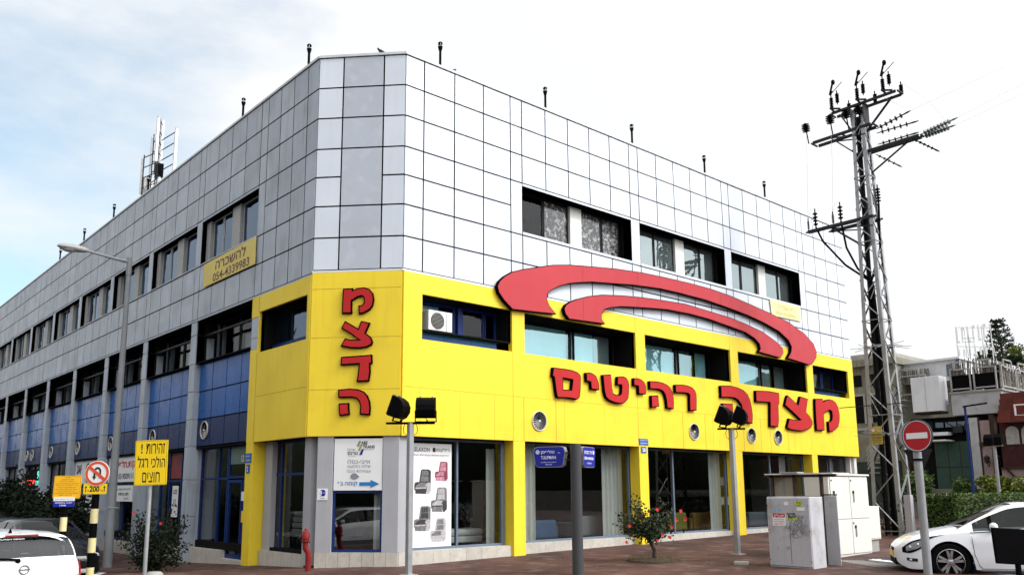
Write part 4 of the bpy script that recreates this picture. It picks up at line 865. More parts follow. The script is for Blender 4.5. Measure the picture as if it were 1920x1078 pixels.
def armchair(name, lab, x, y, w, d, h, m, rz=0.0, cat='armchair', arms=True, zf=.30, seat=.42):
    t = local(thing(name, (x, y, zf), lab, cat, None, rz))
    b = MB(); b.box(-w/2, w/2, -d/2, d/2-.12, .05, seat-.12); b.box(-w/2+.05, w/2-.05, -d/2-.02, d/2-.15, seat-.12, seat); b.build('seat', m, t, bevel=.04)
    b = MB(); b.box(-w/2, w/2, d/2-.2, d/2, .05, h); b.build('backrest', m, t, bevel=.06)
    if arms:
        for s in (-1, 1): b = MB(); b.box(s*w/2-.09, s*w/2+.09, -d/2, d/2-.05, .05, h*.72); b.build('arm', m, t, bevel=.05)
    b = MB()
    for sx_ in (-1,1):
        for sy_ in (-1,1): b.box(sx_*(w/2-.08)-.03, sx_*(w/2-.08)+.03, sy_*(d/2-.1)-.03, sy_*(d/2-.1)+.03, 0, .06)
    b.build('foot', M['plastic'], t); return t
M['f_blue'] = mat('blue_velvet', (.05,.10,.19), .9, var=.2); M['f_grey'] = mat('grey_fabric', (.20,.20,.20), .9, var=.1); M['f_white'] = mat('white_leather', (.50,.50,.48), .6, var=.08); M['f_olive'] = mat('olive_velvet', (.16,.15,.02), .9, var=.1); M['f_brown'] = mat('golden_brown_velvet', (.20,.11,.02), .9, var=.1); M['f_orange'] = mat('amber_velvet', (.50,.20,.012), .9, var=.1); M['f_slate'] = mat('slate_fabric', (.10,.11,.13), .9)
armchair('armchair', 'blue velvet armchair beside the curtain right of the first yellow pillar', 5.35, 1.25, .95, .8, .55, M['f_blue'], R_(180))
armchair('sofa', 'long grey sofa low behind the glass right of the street name post', 7.55, 1.35, 1.6, .8, .62, M['f_grey'], R_(180), 'sofa')
armchair('sofa', 'dark olive armchair in shade behind the hibiscus tree', 11.6, 1.4, .75, .7, .62, M['f_olive'], R_(180))
armchair('armchair', 'golden brown armchair between the olive and the amber ones', 12.75, 1.4, .85, .7, .60, M['f_brown'], R_(180))
armchair('armchair', 'amber velvet armchair nearest the curtain in the third shop window', 13.60, 1.35, .62, .6, .62, M['f_orange'], R_(180))
armchair('sofa', 'slate grey sofa behind the glass between the floodlight pole and the cabinets', 16.4, 1.5, 1.5, .8, .55, M['f_slate'], R_(180), 'sofa')
t = thing('ottoman', (2.85, 1.35, .30), 'white upholstered bench beside the armchair poster', 'bench'); b = MB(); b.box(2.15,3.3,1.05,1.6,.36,.52); b.build('base', M['f_white'], t, bevel=.03); b = MB(); b.box(2.13,3.32,1.03,1.62,.53,.70); b.build('cushion', M['f_white'], t, bevel=.06)
b = MB(); b.box(2.2,2.3,1.1,1.2,.30,.36); b.box(3.15,3.25,1.1,1.2,.30,.36); b.box(2.2,2.3,1.45,1.55,.30,.36); b.box(3.15,3.25,1.45,1.55,.30,.36); b.build('foot', M['plastic'], t)
for i, (px_, lab) in enumerate(((4.65,'left of the two white quilted chairs in the window left of the hydrant'),(4.02,'right of the two white quilted chairs in the window left of the hydrant'))):
    t = local(thing('quilted_chair', (-A_+1.25, px_, .22), lab, 'chair', None, R_(-90)))
    b = MB()
    for k in range(4): b.box(-.24, .24, .14+.02*k, .26+.02*k, .34+.15*k, .47+.15*k)
    b.build('backrest', M['f_white'], t, bevel=.035); b = MB(); b.box(-.24,.24,-.28,.2,.30,.38); b.build('seat', M['f_white'], t, bevel=.03); b = MB()
    for sx_ in (-.2,.2):
        for sy_ in (-.24,.18): b.bar((sx_,sy_,0),(sx_,sy_,.31),.03)
    b.build('leg', M['chrome'], t)
t = thing('display_rack', (15.3, 1.9, .3), 'dark display shelf with pale cushions left of the slate sofa', 'shelf'); b = MB()
for z_ in (.35,1.05,1.75): b.box(14.7,15.9,1.8,2.2,z_,z_+.04)
for x_ in (14.7,15.86): b.box(x_,x_+.04,1.8,2.2,.3,2.2)
b.build('frame', M['dframe'], t)
for x_, z_ in ((15.0,1.09),(15.45,1.09),(15.1,1.79)): o = MB().box(x_-.17,x_+.17,1.75,1.95,z_,z_+.3).build('cushion', M['f_white'], origin=(x_,1.85,z_), bevel=.06); tag(o, 'pale cushion on the dark display shelf behind the glass', 'cushion', 'cushions on the display shelf')

# roof: vent pipes, birds, antenna mast
def vent(x, y, lab):
    t = local(thing('vent_pipe', (x, y, 12.32), lab, 'vent pipe', 'black vent pipes along the roof edge')); t.scale = (.74,.74,.74)
    MB().lathe([(.045,0),(.045,.68),(.06,.72),(.085,.82),(.085,.85)], n=10).build('pipe', M['blackp'], t, smooth=True); MB().lathe([(.08,.94),(.085,.97),(.06,1.01),(.02,1.02)], n=10).build('cowl', M['blackp'], t, smooth=True); b = MB()
    for a in (0, 2.1, 4.2): b.bar((.08*math.cos(a),.08*math.sin(a),.83),(.08*math.cos(a),.08*math.sin(a),.95),.012)
    b.build('stay', M['galv'], t)
for x, l in ((1.15,'black vent pipe on the right roof edge nearest the angled corner'),(4.92,'second black vent pipe along the right roof edge from the corner'),(8.74,'third black vent pipe along the right roof edge from the corner'),(12.6,'black vent pipe on the right roof edge second nearest the pylon'),(16.4,'black vent pipe on the right roof edge nearest the pylon')): vent(x, .14, l)
for u, l in ((2.43,'black vent pipe on the left roof edge nearest the angled corner'),(6.4,'black vent pipe on the left roof edge between the corner and the antenna mast'),(14.5,'black vent pipe on the left roof edge just left of the antenna mast'),(18.5,'second black vent pipe left of the antenna mast along the left roof edge'),(22.65,'black vent pipe on the roof edge just above the street lamp head'),(26.6,'furthest black vent pipe, left of the street lamp head')): vent(-A_+.14, u, l)
M['crow'] = mat('dark_feathers', (.02,.019,.02), .7, var=.3)
def bird(p, rz, lab, s=1.0):
    """a perched pigeon as one skinned body"""
    me = bpy.data.meshes.new('bird'); pts = [(0,0,.10),(.045,0,.125),(.085,0,.165),(.105,0,.20),(.135,0,.198),(-.06,0,.085),(-.13,0,.055),(-.21,0,.02),(.01,.022,.06),(.012,.025,.01),(.01,-.022,.06),(.012,-.025,.01)]
    me.from_pydata([tuple(Vector(q)*s) for q in pts], [(0,1),(1,2),(2,3),(3,4),(0,5),(5,6),(6,7),(0,8),(8,9),(0,10),(10,11)], [])
    o = bpy.data.objects.new('bird', me); COL.objects.link(o); o.location = p; o.rotation_euler = (0,0,rz); me.materials.append(M['crow'])
    k = o.modifiers.new('skin','SKIN'); k.use_smooth_shade = True
    for v, r in zip(me.skin_vertices[0].data, (.055,.052,.035,.032,.008,.048,.030,.018,.010,.006,.010,.006)): v.radius = (r*s, r*s)
    me.skin_vertices[0].data[0].use_root = True
    o.modifiers.new('sub','SUBSURF').render_levels = 2
    return tag(o, lab, 'bird')
bird((-.42, .50, 12.33), R_(150), 'small dark bird perched on the coping of the angled corner', .72); bird((1.55, .06, 12.33), R_(20), 'small dark bird perched on the right roof edge near the first vent pipe', .62)
t = thing('antenna_mast', (2.5, 25.4, 12.05), 'white mobile phone antenna mast rising behind the left roof edge', 'antenna')
AX, AY = 2.5, 25.3
MB().tube([(AX,AY,12.05),(AX,AY,20.2)], .08, 10).build('mast', M['white'], t, smooth=True)
MB().tube([(AX,AY,12.05),(AX,AY,16.9)], .15, 10).build('mast_sleeve', M['white'], t, smooth=True)
for (dy, dx, z0, z1) in ((1.25,0,15.9,19.9),(-1.35,.2,16.2,19.4),(-.75,-.5,17.0,20.0),(1.6,-.3,16.2,18.8)):
    b = MB(); b.tube([(AX+dx,AY+dy,z0),(AX+dx,AY+dy,z1)], .028, 6); zz = z0+.2
    while zz < z1: b.bar((AX,AY,zz),(AX+dx,AY+dy,zz+.05),.035); zz += .55
    b.build('support_frame', M['galv_d'], t)
    b = MB(); b.box(AX+dx-.08,AX+dx+.06,AY+dy-.07+(.14 if dy>0 else -.14),AY+dy+.07+(.14 if dy>0 else -.14),z0+(z1-z0)*.2,z1-.1); b.build('panel_antenna', M['white'], t, bevel=.03)
b = MB()
for i in range(22): b.bar((AX-.35,AY-.45,13+.32*i),(AX-.35,AY-.70,13+.32*i),.03)
b.bar((AX-.35,AY-.45,12.1),(AX-.35,AY-.45,20),.035); b.bar((AX-.35,AY-.70,12.1),(AX-.35,AY-.70,20),.035); b.build('ladder', M['galv_d'], t)
b = MB(); b.box(AX-.25,AX+.2,AY+1.5,AY+1.85,15.6,17.6); b.build('panel_antenna', M['offwhite'], t, bevel=.03); MB().tube([(AX,AY,16.4),(AX,AY+1.6,16.5)], .04, 6).build('support_frame', M['galv'], t)
b = MB(); b.lathe([(.02,0),(.22,.06),(.24,.10),(.02,.12)], (AX-.3,AY+.9,16.7), 12, (-1,.4,0)); b.build('dish', M['galv'], t, smooth=True); MB().box(AX-.15,AX+.15,AY-.1,AY+.3,17.2,17.9).build('radio_box', M['plastic'], t)
# ------------------------------------------------------------------ street furniture
VR = Vector((0.753, -0.658, 0)); VB = Vector((-0.658, -0.753, 0))       # right of view, towards the viewer (level)
def frame_tf(O, U, V=Vector((0,0,1))):
    O = Vector(O); U = Vector(U).normalized(); V = Vector(V).normalized(); Nn = U.cross(V).normalized()
    return (lambda u, w, v: tuple(O+U*u+Nn*w+V*v)), O, U, V
def disc(mb, c, r0, r1, w0, w1, n=40):
    for k in range(n):
        a0, a1 = 2*math.pi*k/n, 2*math.pi*(k+1)/n
        i = [mb.V((c[0]+r*math.cos(a), w, c[1]+r*math.sin(a))) for a in (a0, a1) for r in (r0, r1) for w in (w0, w1)]
        for f in ((0,1,3,2),(4,6,7,5),(0,4,5,1),(2,3,7,6),(1,5,7,3),(0,2,6,4)): mb.F([i[j] for j in f])
    return mb
def rrect(w, h, r, n=5):
    out = []
    for cx, cy, a0 in ((w-r,h-r,0),(r,h-r,90),(r,r,180),(w-r,r,270)):
        out += [(cx+r*math.cos(R_(a0+90*i/n)), cy+r*math.sin(R_(a0+90*i/n))) for i in range(n+1)]
    return out
# pedestrian warning
t = thing('pedestrian_sign', (-5.04, 1.31, gz(-5,1.3)), 'yellow rectangular warning sign with three black Hebrew lines on a grey pole', 'sign')
MB().tube([(-5.04,1.31,gz(-5,1.3)-.1),(-5.045,1.31,2.60)], .040, 12).build('pole', M['galv'], t, smooth=True)
tf, O, U, V = frame_tf((-5.30,1.475,1.785), (.482,-.426,.017), (-.049,-.09,.87))
MB(tf).prism(rrect(.64,.88,.02), -.012, .008).build('plate', M['sign_y'], t)
b = MB(tf)
for r in ((.012,.016,.012,.868),(.624,.628,.012,.868),(.012,.628,.012,.016),(.012,.628,.864,.868)): b.box(r[0],r[1],.008,.0095,r[2],r[3])
b.build('border_line', M['ink'], t)
for body, rect in ((heb('זהירות'), (.215,.615,.37,.20)), ('!', (.115,.625,.030,.19)), (heb('הולכי'), (.325,.345,.275,.22)), (heb('רגל'), (.055,.345,.21,.23)), (heb('חוצים'), (.16,.055,.345,.20))):
    text('lettering', body, O, U, V, rect, M['ink'], t, .0095, .010)
# no U-turn with distance plate on a striped pole
def striped(t, x, y, z0, z1, r, ztop, h=.285):
    MB().tube([(x,y,z0),(x,y,z1)], r, 14).build('pole', M['blackp'], t, smooth=True)
    k = 0; z_ = ztop
    while z_-h > z0:
        MB().tube([(x,y,z_-h),(x,y,z_)], r+.003, 14).build('pale_band', M['band'], t, smooth=True); z_ -= 2*h
M['band'] = mat('pale_yellow_band', (.66,.58,.30), .6, var=.06, dirt=.15)
t = thing('no_u_turn_sign', (-5.745, 2.33, gz(-5.7,2.3)), 'round no U-turn sign with a 200 m plate on a black and pale striped pole', 'sign')
striped(t, -5.745, 2.36, gz(-5.7,2.3)-.1, 2.15, .070, 1.335)
tf, O, U, V = frame_tf((-5.779,2.255,2.035), (.74,-.67,0), (.0,-.03,1))
disc(MB(tf), (0,0), 0, .25, -.012, .004).build('plate', M['sign_w'], t); disc(MB(tf), (0,0), .188, .238, .004, .008).build('red_ring', M['sign_or'], t)
b = MB(tf); b.prism([(-.175,.10),(-.135,.145),(.175,-.10),(.135,-.145)], .0085, .012); b.build('red_bar', M['sign_or'], t)
arc_o = [(.075*math.cos(a)+.005, .04+.085*math.sin(a)) for a in [math.pi*i/10 for i in range(11)]]; arc_i = [(.040*math.cos(a)+.005, .035+.05*math.sin(a)) for a in [math.pi*i/10 for i in range(11)]][::-1]
b = MB(tf); b.prism([(.08,-.10)]+arc_o+[(-.070,-.06),(-.095,-.06),(-.052,-.135),(-.01,-.06),(-.035,-.06)]+arc_i+[(.045,-.10)], .004, .0075); b.build('turn_arrow', M['ink'], t)
tf, O, U, V = frame_tf((-5.952,2.455,1.625), (.74,-.67,0))
MB(tf).prism(rrect(.47,.205,.012), .008, .02).build('distance_plate', M['sign_y'], t)
text('lettering', '200', O, U, V, (.125,.045,.20,.115), M['ink'], t, .022, .03); text('lettering', "מ'"[::-1], O, U, V, (.345,.045,.05,.05), M['ink_brown'], t, .022); text('lettering', 'm', O, U, V, (.085,.045,.03,.04), M['ink_brown'], t, .022)
b = MB(tf)
for x in (.05,.425): b.prism([(x-.008,.04),(x+.008,.04),(x+.008,.125),(x+.025,.125),(x,.165),(x-.025,.125),(x-.008,.125)], .0205, .022)
b.build('plate_arrow', M['ink'], t)
# amber notice
t = thing('notice_sign', (-6.42, 1.85, gz(-6.4,1.8)), 'amber notice sign full of small Hebrew lines, a blue and white plate below it', 'sign')
striped(t, -6.425, 1.86, gz(-6.4,1.8)-.1, 1.60, .058, 1.195, .26)
tf, O, U, V = frame_tf((-6.63,1.935,1.545), (.753,-.658,0), (.02,-.02,1))
MB(tf).prism(rrect(.52,.43,.025), 0, .014).build('plate', M['sign_o'], t)
b = MB(tf)
for r in ((.012,.016,.02,.41),(.504,.508,.02,.41),(.02,.50,.012,.016),(.02,.50,.414,.418)): b.box(r[0],r[1],.014,.0155,r[2],r[3])
b.build('border_line', M['ink_brown'], t)
for i, (s_, x0, w_) in enumerate((('אזהרה',.21,.10),('הודעה לתושבים',.14,.24),('נא להקפיד על ההוראות',.11,.29),('החניה אסורה בכל שעות היממה באזור זה',.04,.43),('גרירה על חשבון בעל הרכב בלבד',.05,.42),('חניה מותרת לבעלי תו אזורי',.07,.36),('כולל ימי שישי וערבי חג',.04,.42),('החל משעה שבע בבוקר',.08,.34),('ועד שעה תשע בערב באישור העיריה',.03,.45),('מחלקת הנדסה',.11,.26))):
    text('lettering', heb(s_), O, U, V, (x0,.385-.037*i,w_,.021), M['ink_brown'], t, .0155, .012)
MB(tf).box(.03,.43,.014,.022,-.045,.03).build('white_plate', M['sign_w'], t); MB(tf).box(.03,.43,.014,.022,-.155,-.047).build('blue_plate', M['sign_b'], t)
text('lettering', heb('עיריית ראשון לציון'), O, U, V, (.06,-.025,.34,.025), M['ink_g'], t, .024, .01); text('lettering', heb('חניה בתשלום'), O, U, V, (.07,-.09,.32,.028), M['ink_w'], t, .024, .015); text('lettering', '106', O, U, V, (.16,-.14,.12,.03), M['ink_w'], t, .024, .015)
# street lamp
lx, ly = -3.64, 8.39
t = thing('street_lamp', (lx, ly, gz(lx,ly)), 'tall grey street lamp with a long arm reaching left over the road', 'street lamp')
MB().tube([(lx,ly,gz(lx,ly)-.1),(lx,ly,2.2),(lx,ly,8.0)], [.125,.105,.062], 12).build('pole', M['steel_grey'], t, smooth=True)
MB().tube([(lx,ly,7.72),(lx,ly,8.22)], .075, 12).build('collar', M['steel_grey'], t, smooth=True)
hd = Vector((-1, -.02, 0)).normalized(); e = Vector((lx,ly,8.12))+hd*1.16+Vector((0,0,.10))
MB().tube([(lx,ly,8.10), Vector((lx,ly,8.14))+hd*.5, e], [.05,.038,.032], 8).build('arm', M['steel_grey'], t, smooth=True)
b = MB(); s0 = e-hd*.05; rings = []
for f, w_, h0, h1 in ((0,.045,-.04,.05),(.12,.09,-.07,.085),(.45,.135,-.10,.12),(.72,.125,-.075,.11),(.88,.07,-.03,.06),(.92,.02,0,.02)):
    c = s0+hd*f*.85; sd = Vector((-hd.y,hd.x,0)); rings.append([b.V(c+sd*w_*math.cos(a)+Vector((0,0,(h1 if math.sin(a) > 0 else -h0)*math.sin(a)))) for a in [2*math.pi*k/12 for k in range(12)]])
for A, B in zip(rings, rings[1:]):
    for k in range(12): b.F((A[k],A[(k+1)%12],B[(k+1)%12],B[k]))
b.F(rings[0]); b.F(rings[-1]); b.build('lamp_head', M['gframe'], t, smooth=True)
c = s0+hd*.48; b = MB(); b.ball(c-Vector((0,0,.05)), .1, 10, (2.2,1.1,.75)); b.build('lens', M['lamp_clear'], t, smooth=True)
MB().tube([(lx-.12,ly-.1,1.25),(lx+.14,ly-.12,1.25)], .012, 6).build('wire_tie', M['galv'], t)
# floodlight posts
def floods(px_, py_, zt, ang, lab):
    t = thing('floodlight_post', (px_, py_, gz(px_,py_)), lab, 'floodlight')
    MB().box(px_-.055,px_+.055,py_-.055,py_+.055,gz(px_,py_)-.02,zt).build('pole', M['galv'], t, bevel=.01); MB().box(px_-.14,px_+.14,py_-.14,py_+.14,gz(px_,py_)-.05,gz(px_,py_)+.02).build('base_plate', M['conc'], t)
    c = Vector((px_,py_,zt)); L_ = .50 if len(ang) < 3 else .34; b = MB(); b.bar(c-VR*L_, c+VR*L_, .05, .045); b.build('crossbar', M['blackp'], t)
    for s_, az, tilt in ang[:2]:
        p = c+VR*s_+Vector((0,0,.10)); f = Vector((math.sin(R_(az)), math.cos(R_(az)), 0)); sd = Vector((f.y,-f.x,0))
        ct_, st_ = math.cos(R_(tilt)), math.sin(R_(tilt)); F2 = f*ct_+Vector((0,0,-st_)); U3 = Vector((0,0,ct_))+f*st_
        tf = lambda u, w, v: tuple(p+F2*u+sd*w+U3*v)
        prof = [(.16,0),(.20,.02),(.20,.42),(.10,.42),(-.02,.38),(-.10,.29),(-.13,.18),(-.10,.06),(-.04,0)]
        h = MB(tf).prism(prof, -.20, .20).build('lamp_body', M['blackp'], t, bevel=.012)
        MB(tf).box(.201,.206,-.18,.18,.04,.40).build('glass_front', M['lamp_clear'], h)
        b = MB(tf); b.box(.15,.21,-.14,-.11,.41,.445); b.box(.15,.21,.11,.14,.41,.445); b.build('clip', M['galv'], h)
        b = MB(tf); b.bar((.0,-.215,.16),(.0,-.215,-.06),.02,.03); b.bar((.0,.215,.16),(.0,.215,-.06),.02,.03); b.bar((.0,-.225,-.07),(.0,.225,-.07),.03,.02); b.build('bracket', M['blackp'], h)
        MB(tf).tube([(-.05,0,.02),(-.06,.03,-.04),(-.02,.05,-.06),(0,.0,-.065)], .009, 6).build('cable', M['plastic'], h)
    for s_ in (-.09,.09): MB().tube([c+VR*s_*1.2, c+VR*s_*1.6+Vector((0,0,-.1)), c+VR*s_*1.5+Vector((0,0,-.2)), c+VR*s_*.8+Vector((0,0,-.25)), c+VR*s_*.5+Vector((0,0,-.23))], .007, 6).build('hanging_cable', M['plastic'], t)
    return t
floods(-.939, -1.73, 3.02, [(-.26, -32, -20), (.31, 41, -8)], 'grey square post with two black floodlights in front of the angled corner')
floods(7.20, -3.95, 3.13, [(-.19, -14, -24), (.20, -26, -24), 0], 'grey square post with two close-set black floodlights right of the hibiscus tree')
# street name post
M['post_d'] = mat('dark_grey_post', (0.055,0.057,0.06), 0.45, spec=0.2)
t = thing('street_name_post', (1.469, -4.08, 0.02), 'dark round post carrying two blue illuminated street name boxes', 'street sign')
MB().tube([(1.469,-4.08,-.1),(1.469,-4.08,2.56)], .112, 20).build('post', M['post_d'], t, smooth=True)
def namebox(O, Ud, w_, lines, flip):
    tf, O, U, V = frame_tf(O, Ud)
    prof = [(.10,.02),(w_-.10,.02),(w_-.045,.06),(w_-.0,.32),(w_-.03,.42),(w_-.10,.44),(.10,.44),(.03,.42),(.0,.32),(.05,.06)] if not flip else None
    if prof is None: prof = [(.10,.02),(w_-.10,.02),(w_-.045,.06),(w_-.0,.32),(w_-.03,.42),(w_-.10,.44),(.10,.44),(.03,.42),(.0,.32),(.05,.06)]
    bx = MB(tf).prism(prof, -.075, .070).build('name_box', M['galv'], t, bevel=.006)
    MB(tf).prism(inset(prof, .012), .069, .075).build('face', M['sign_b'], bx)
    for body, rect, bo in lines: text('lettering', body, O, U, V, rect, M['ink_w'], bx, .0765, bo)
    x = w_ if not flip else 0; s_ = 1 if not flip else -1
    for z_ in (.17,.31): b = MB(tf); b.bar((x-.02*s_,0,z_),(x+.18*s_,0,z_),.025); b.build('bracket', M['galv_d'], bx)
    c = (w_-.12, .33) if flip else (.10,.33); disc(MB(tf), c, .025, .042, .0755, .0765, 16).build('crest', M['ink_w'], bx); disc(MB(tf), c, 0, .016, .0755, .0765, 8).build('crest', M['ink_w'], bx)
U1 = Vector((.40,-.917,0)).normalized(); U2_ = Vector((.93,.36,0)).normalized(); PC = Vector((1.469,-4.08,0))
namebox(PC-U1*.90+Vector((0,0,2.09)), U1, .70, [(heb('טוליפמן'), (.17,.28,.30,.085), .01), ("רח'"[::-1], (.54,.29,.05,.03), 0), ('TULIPMAN', (.17,.185,.33,.065), .012), (heb('על שם חלוץ הפרדסנים'), (.17,.105,.34,.028), 0), ('1886-1950', (.27,.065,.14,.022), 0)], False)
namebox(PC+U2_*.20+Vector((0,0,2.09)), U2_, .70, [(heb('דרך המכבים'), (.08,.27,.40,.085), .01), ('DEREKH HAMAKABIM', (.07,.175,.50,.06), .012), (heb('חשמונאים'), (.22,.09,.24,.028), 0)], True)
# standpipe
hx, hy = -1.98, .46; hz = gz(hx,hy)
t = thing('fire_hydrant', (hx, hy, hz), 'red fire standpipe hydrant with a bent riser beside the grey corner column', 'hydrant')
MB().tube([(hx,hy,hz-.05),(hx,hy,.30),(hx-.005,hy,.38),(hx-.06,hy+.02,.47),(hx-.065,hy+.02,.56),(hx-.065,hy+.02,.62)], .062, 14).build('riser', M['hyd'], t, smooth=True)
HC = (hx-.065, hy+.02, 0)
MB().lathe([(.085,.60),(.095,.615),(.095,.635),(.07,.64),(.07,.66),(.085,.67),(.085,.76),(.07,.79),(.07,.81),(.035,.845),(.03,.875),(.02,.885)], HC, 16).build('valve_head', M['hyd'], t, smooth=True)
b = MB(); b.lathe([(.045,0),(.045,.05),(.055,.055),(.055,.085),(.04,.09)], Vector((HC[0],HC[1],.71))-VR*.06, 12, -VR+VB*.3); b.build('outlet', M['galv_d'], t, smooth=True)
b = MB(); [b.ball((HC[0]+.09*math.cos(a),HC[1]+.09*math.sin(a),.597), .012, 6) for a in [k*math.pi/4 for k in range(8)]]; b.build('flange_bolts', M['blackp'], t)
# utility cabinets
M['cab'] = mat('grey_white_cabinet', (.44,.44,.47), .5, var=.07, scale=1.2, dirt=.55, dirt_col=(.20,.17,.13), streak=.25)
M['cabw'] = mat('ivory_cabinet', (.66,.65,.60), .45, var=.04, scale=1.0, dirt=.15, dirt_col=(.40,.36,.28), streak=.12)
M['beige'] = mat('stained_beige_panel', (.26,.24,.20), .7, var=.15, scale=1.4, dirt=.7, dirt_col=(.10,.055,.03), streak=.4)
M['rust'] = mat('rusty_steel', (.045,.028,.02), .8, var=.4, dirt=.5, dirt_col=(.12,.05,.02))
gc = gz(5.6,-6.5)
t = thing('graffiti_cabinet', (5.4, -6.5, gc), 'low dirty grey utility cabinet covered with stickers and scribbles', 'cabinet')
MB().box(5.22,5.75,-7.00,-6.03,gc-.05,1.49).build('casing', M['cab'], t, bevel=.012)
b = MB(); b.box(5.198,5.219,-6.99,-6.04,.10,1.46); b.build('door', M['cab'], t, bevel=.006)
b = MB(); b.box(5.194,5.1985,-6.545,-6.540,.14,.92); b.build('door_seam', M['gap'], t)
b = MB()
for z_ in (.2,.8,1.3): b.box(5.19,5.2,-6.06,-6.045,z_,z_+.02); b.box(5.19,5.2,-6.985,-6.97,z_,z_+.02)
b.build('hinge', M['blackp'], t)
tf, O, U, V = frame_tf((5.196,-6.04,.10), (0,-1,0))
def sticker(x, z, w_, h_, m, lines=()):
    MB(tf).box(x,x+w_,.001,.003,z,z+h_).build('sticker', m, t)
    for body, r, mm in lines: text('lettering', body, O, U, V, (x+r[0],z+r[1],r[2],r[3]), mm, t, .004, .02)
M['lime'] = mat('lime_sticker', (.45,.55,.03), .5, var=.3, scale=20); M['pblue'] = mat('pale_blue_sticker', (.25,.42,.60), .5, var=.3, scale=20)
sticker(.12,.80,.30,.24,M['sign_w'],[(heb('שירותי נעילה'),(.02,.165,.26,.05),M['ink_r']),(heb('פורץ מנעולים'),(.03,.11,.23,.03),M['ink_r']),(heb('תיקון תריסים'),(.03,.065,.23,.03),M['ink_r']),('050-7710',(.04,.02,.2,.03),M['ink_r'])])
MB(tf).prism([(p[0]+.13,p[1]+.975) for p in rrect(.28,.075,.02)], .003, .0045).build('sticker', M['sign_r'], t); text('lettering', heb('מנעולים'), O, U, V, (.16,.99,.22,.045), M['ink_w'], t, .005, .02)
sticker(.11,1.09,.21,.05,M['pblue']); sticker(.46,.92,.24,.055,M['lime'],[(heb('דירה'),(.02,.015,.1,.035),M['ink'])]); text('lettering', 'DOK', O, U, V, (.46,1.03,.20,.035), M['ink'], t, .003, .05); text('lettering', 'ELAZ', O, U, V, (.48,.975,.18,.045), M['ink'], t, .005, .05)
sticker(.66,1.20,.14,.10,M['lime'],[('XX',(.015,.05,.11,.04),M['ink']),(heb('קונה'),(.02,.01,.1,.03),M['ink'])]); sticker(.40,1.22,.10,.07,M['sign_w']); sticker(.68,1.11,.18,.075,M['sign_w']); sticker(.01,.93,.055,.08,M['gframe'])
b = MB(tf); rg = random.Random(3)
for _ in range(26):
    x, z_ = rg.uniform(.42,.86), rg.uniform(.62,.98); pts = [(x, .003, z_)]
    for k in range(7): x = clp(x+rg.uniform(-.09,.09), .38, .9); z_ = clp(z_+rg.uniform(-.10,.10), .56, 1.02); pts.append((x,.003,z_))
    for p, q in zip(pts, pts[1:]):
        d = math.hypot(q[0]-p[0], q[2]-p[2])
        if d > .01: b.bar(p, q, .004, .002, upv=(1,0,0))
for _ in range(30):
    x, z_ = rg.uniform(.03,.9), rg.uniform(.05,1.35); b.bar((x,.003,z_),(x+rg.uniform(-.03,.03),.003,z_+rg.uniform(-.04,.04)),.007,.002,upv=(1,0,0))
tag(b.build('scribbles', M['ink_g'], t), kind='stuff'); text('lettering', 'SC', O, U, V, (.40,.33,.08,.06), M['ink_g'], t, .003, .02)
t = thing('cabinet_shelter', (6.3, -6.8, gc), 'rusty steel frame with a thin roof and stained panels around the graffiti cabinet', 'shelter')
MB().box(6.02,6.75,-7.12,-5.52,1.96,1.985).build('roof_sheet', M['offwhite'], t); MB().box(5.95,6.25,-6.35,-5.95,1.987,2.015).build('loose_plate', M['galv'], t)
for x, y in ((6.2,-5.60),(6.2,-6.14),(6.2,-6.76)): MB().box(x-.03,x+.03,y-.03,y+.03,gz(x,y)-.02,1.958).build('post', M['rust'], t)
MB().box(6.21,6.225,-6.10,-5.64,1.40,1.93).build('back_panel', M['beige'], t)
MB().box(6.19,6.205,-6.72,-6.2,gc,1.50).build('side_panel', M['beige'], t); MB().box(6.19,6.205,-7.08,-6.80,gc,1.50).build('side_panel', M['cab'], t)
b = MB(); b.box(6.17,6.23,-7.08,-6.80,1.51,1.54); b.box(6.17,6.23,-7.1,-5.46,1.90,1.955); b.build('rail', M['rust'], t)
g2 = gz(9,-6)
t = thing('ivory_cabinets', (9, -5.9, g2), 'tall ivory utility cabinet with four locked doors right of the graffiti cabinet', 'cabinet')
MB().box(7.65,9.55,-6.15,-5.55,g2-.05,1.95).build('casing', M['cabw'], t, bevel=.01); MB().box(7.60,9.60,-6.2,-5.5,1.95,1.99).build('roof_cap', M['cabw'], t, bevel=.01)
for x0, x1 in ((7.70,8.60),(8.63,9.52)):
    for z0, z1 in ((.16,.93),(.96,1.92)):
        d = MB().box(x0,x1,-6.172,-6.151,z0,z1).build('door', M['cabw'], t, bevel=.005)
        b = MB(); b.box(x0+.12,x0+.17,-6.19,-6.172,z0+.38,z0+.58); b.build('handle', M['galv'], d); b = MB(); b.box(x0+.10,x0+.15,-6.195,-6.172,z0+.58,z0+.64); b.box(x0+.03,x0+.07,-6.18,-6.172,z1-.10,z1-.06); b.build('lock', M['plastic'], d)
t = thing('small_cabinet', (9.85, -5.9, g2), 'low ivory box on a concrete foot beside the tall ivory cabinet', 'cabinet'); MB().box(9.58,10.2,-6.1,-5.7,.42,1.22).build('casing', M['cabw'], t, bevel=.015); MB().box(9.62,10.15,-6.05,-5.75,g2-.03,.42).build('foot', M['conc'], t); MB().box(9.62,10.15,-6.112,-6.10,.46,1.18).build('door', M['cabw'], t, bevel=.004)
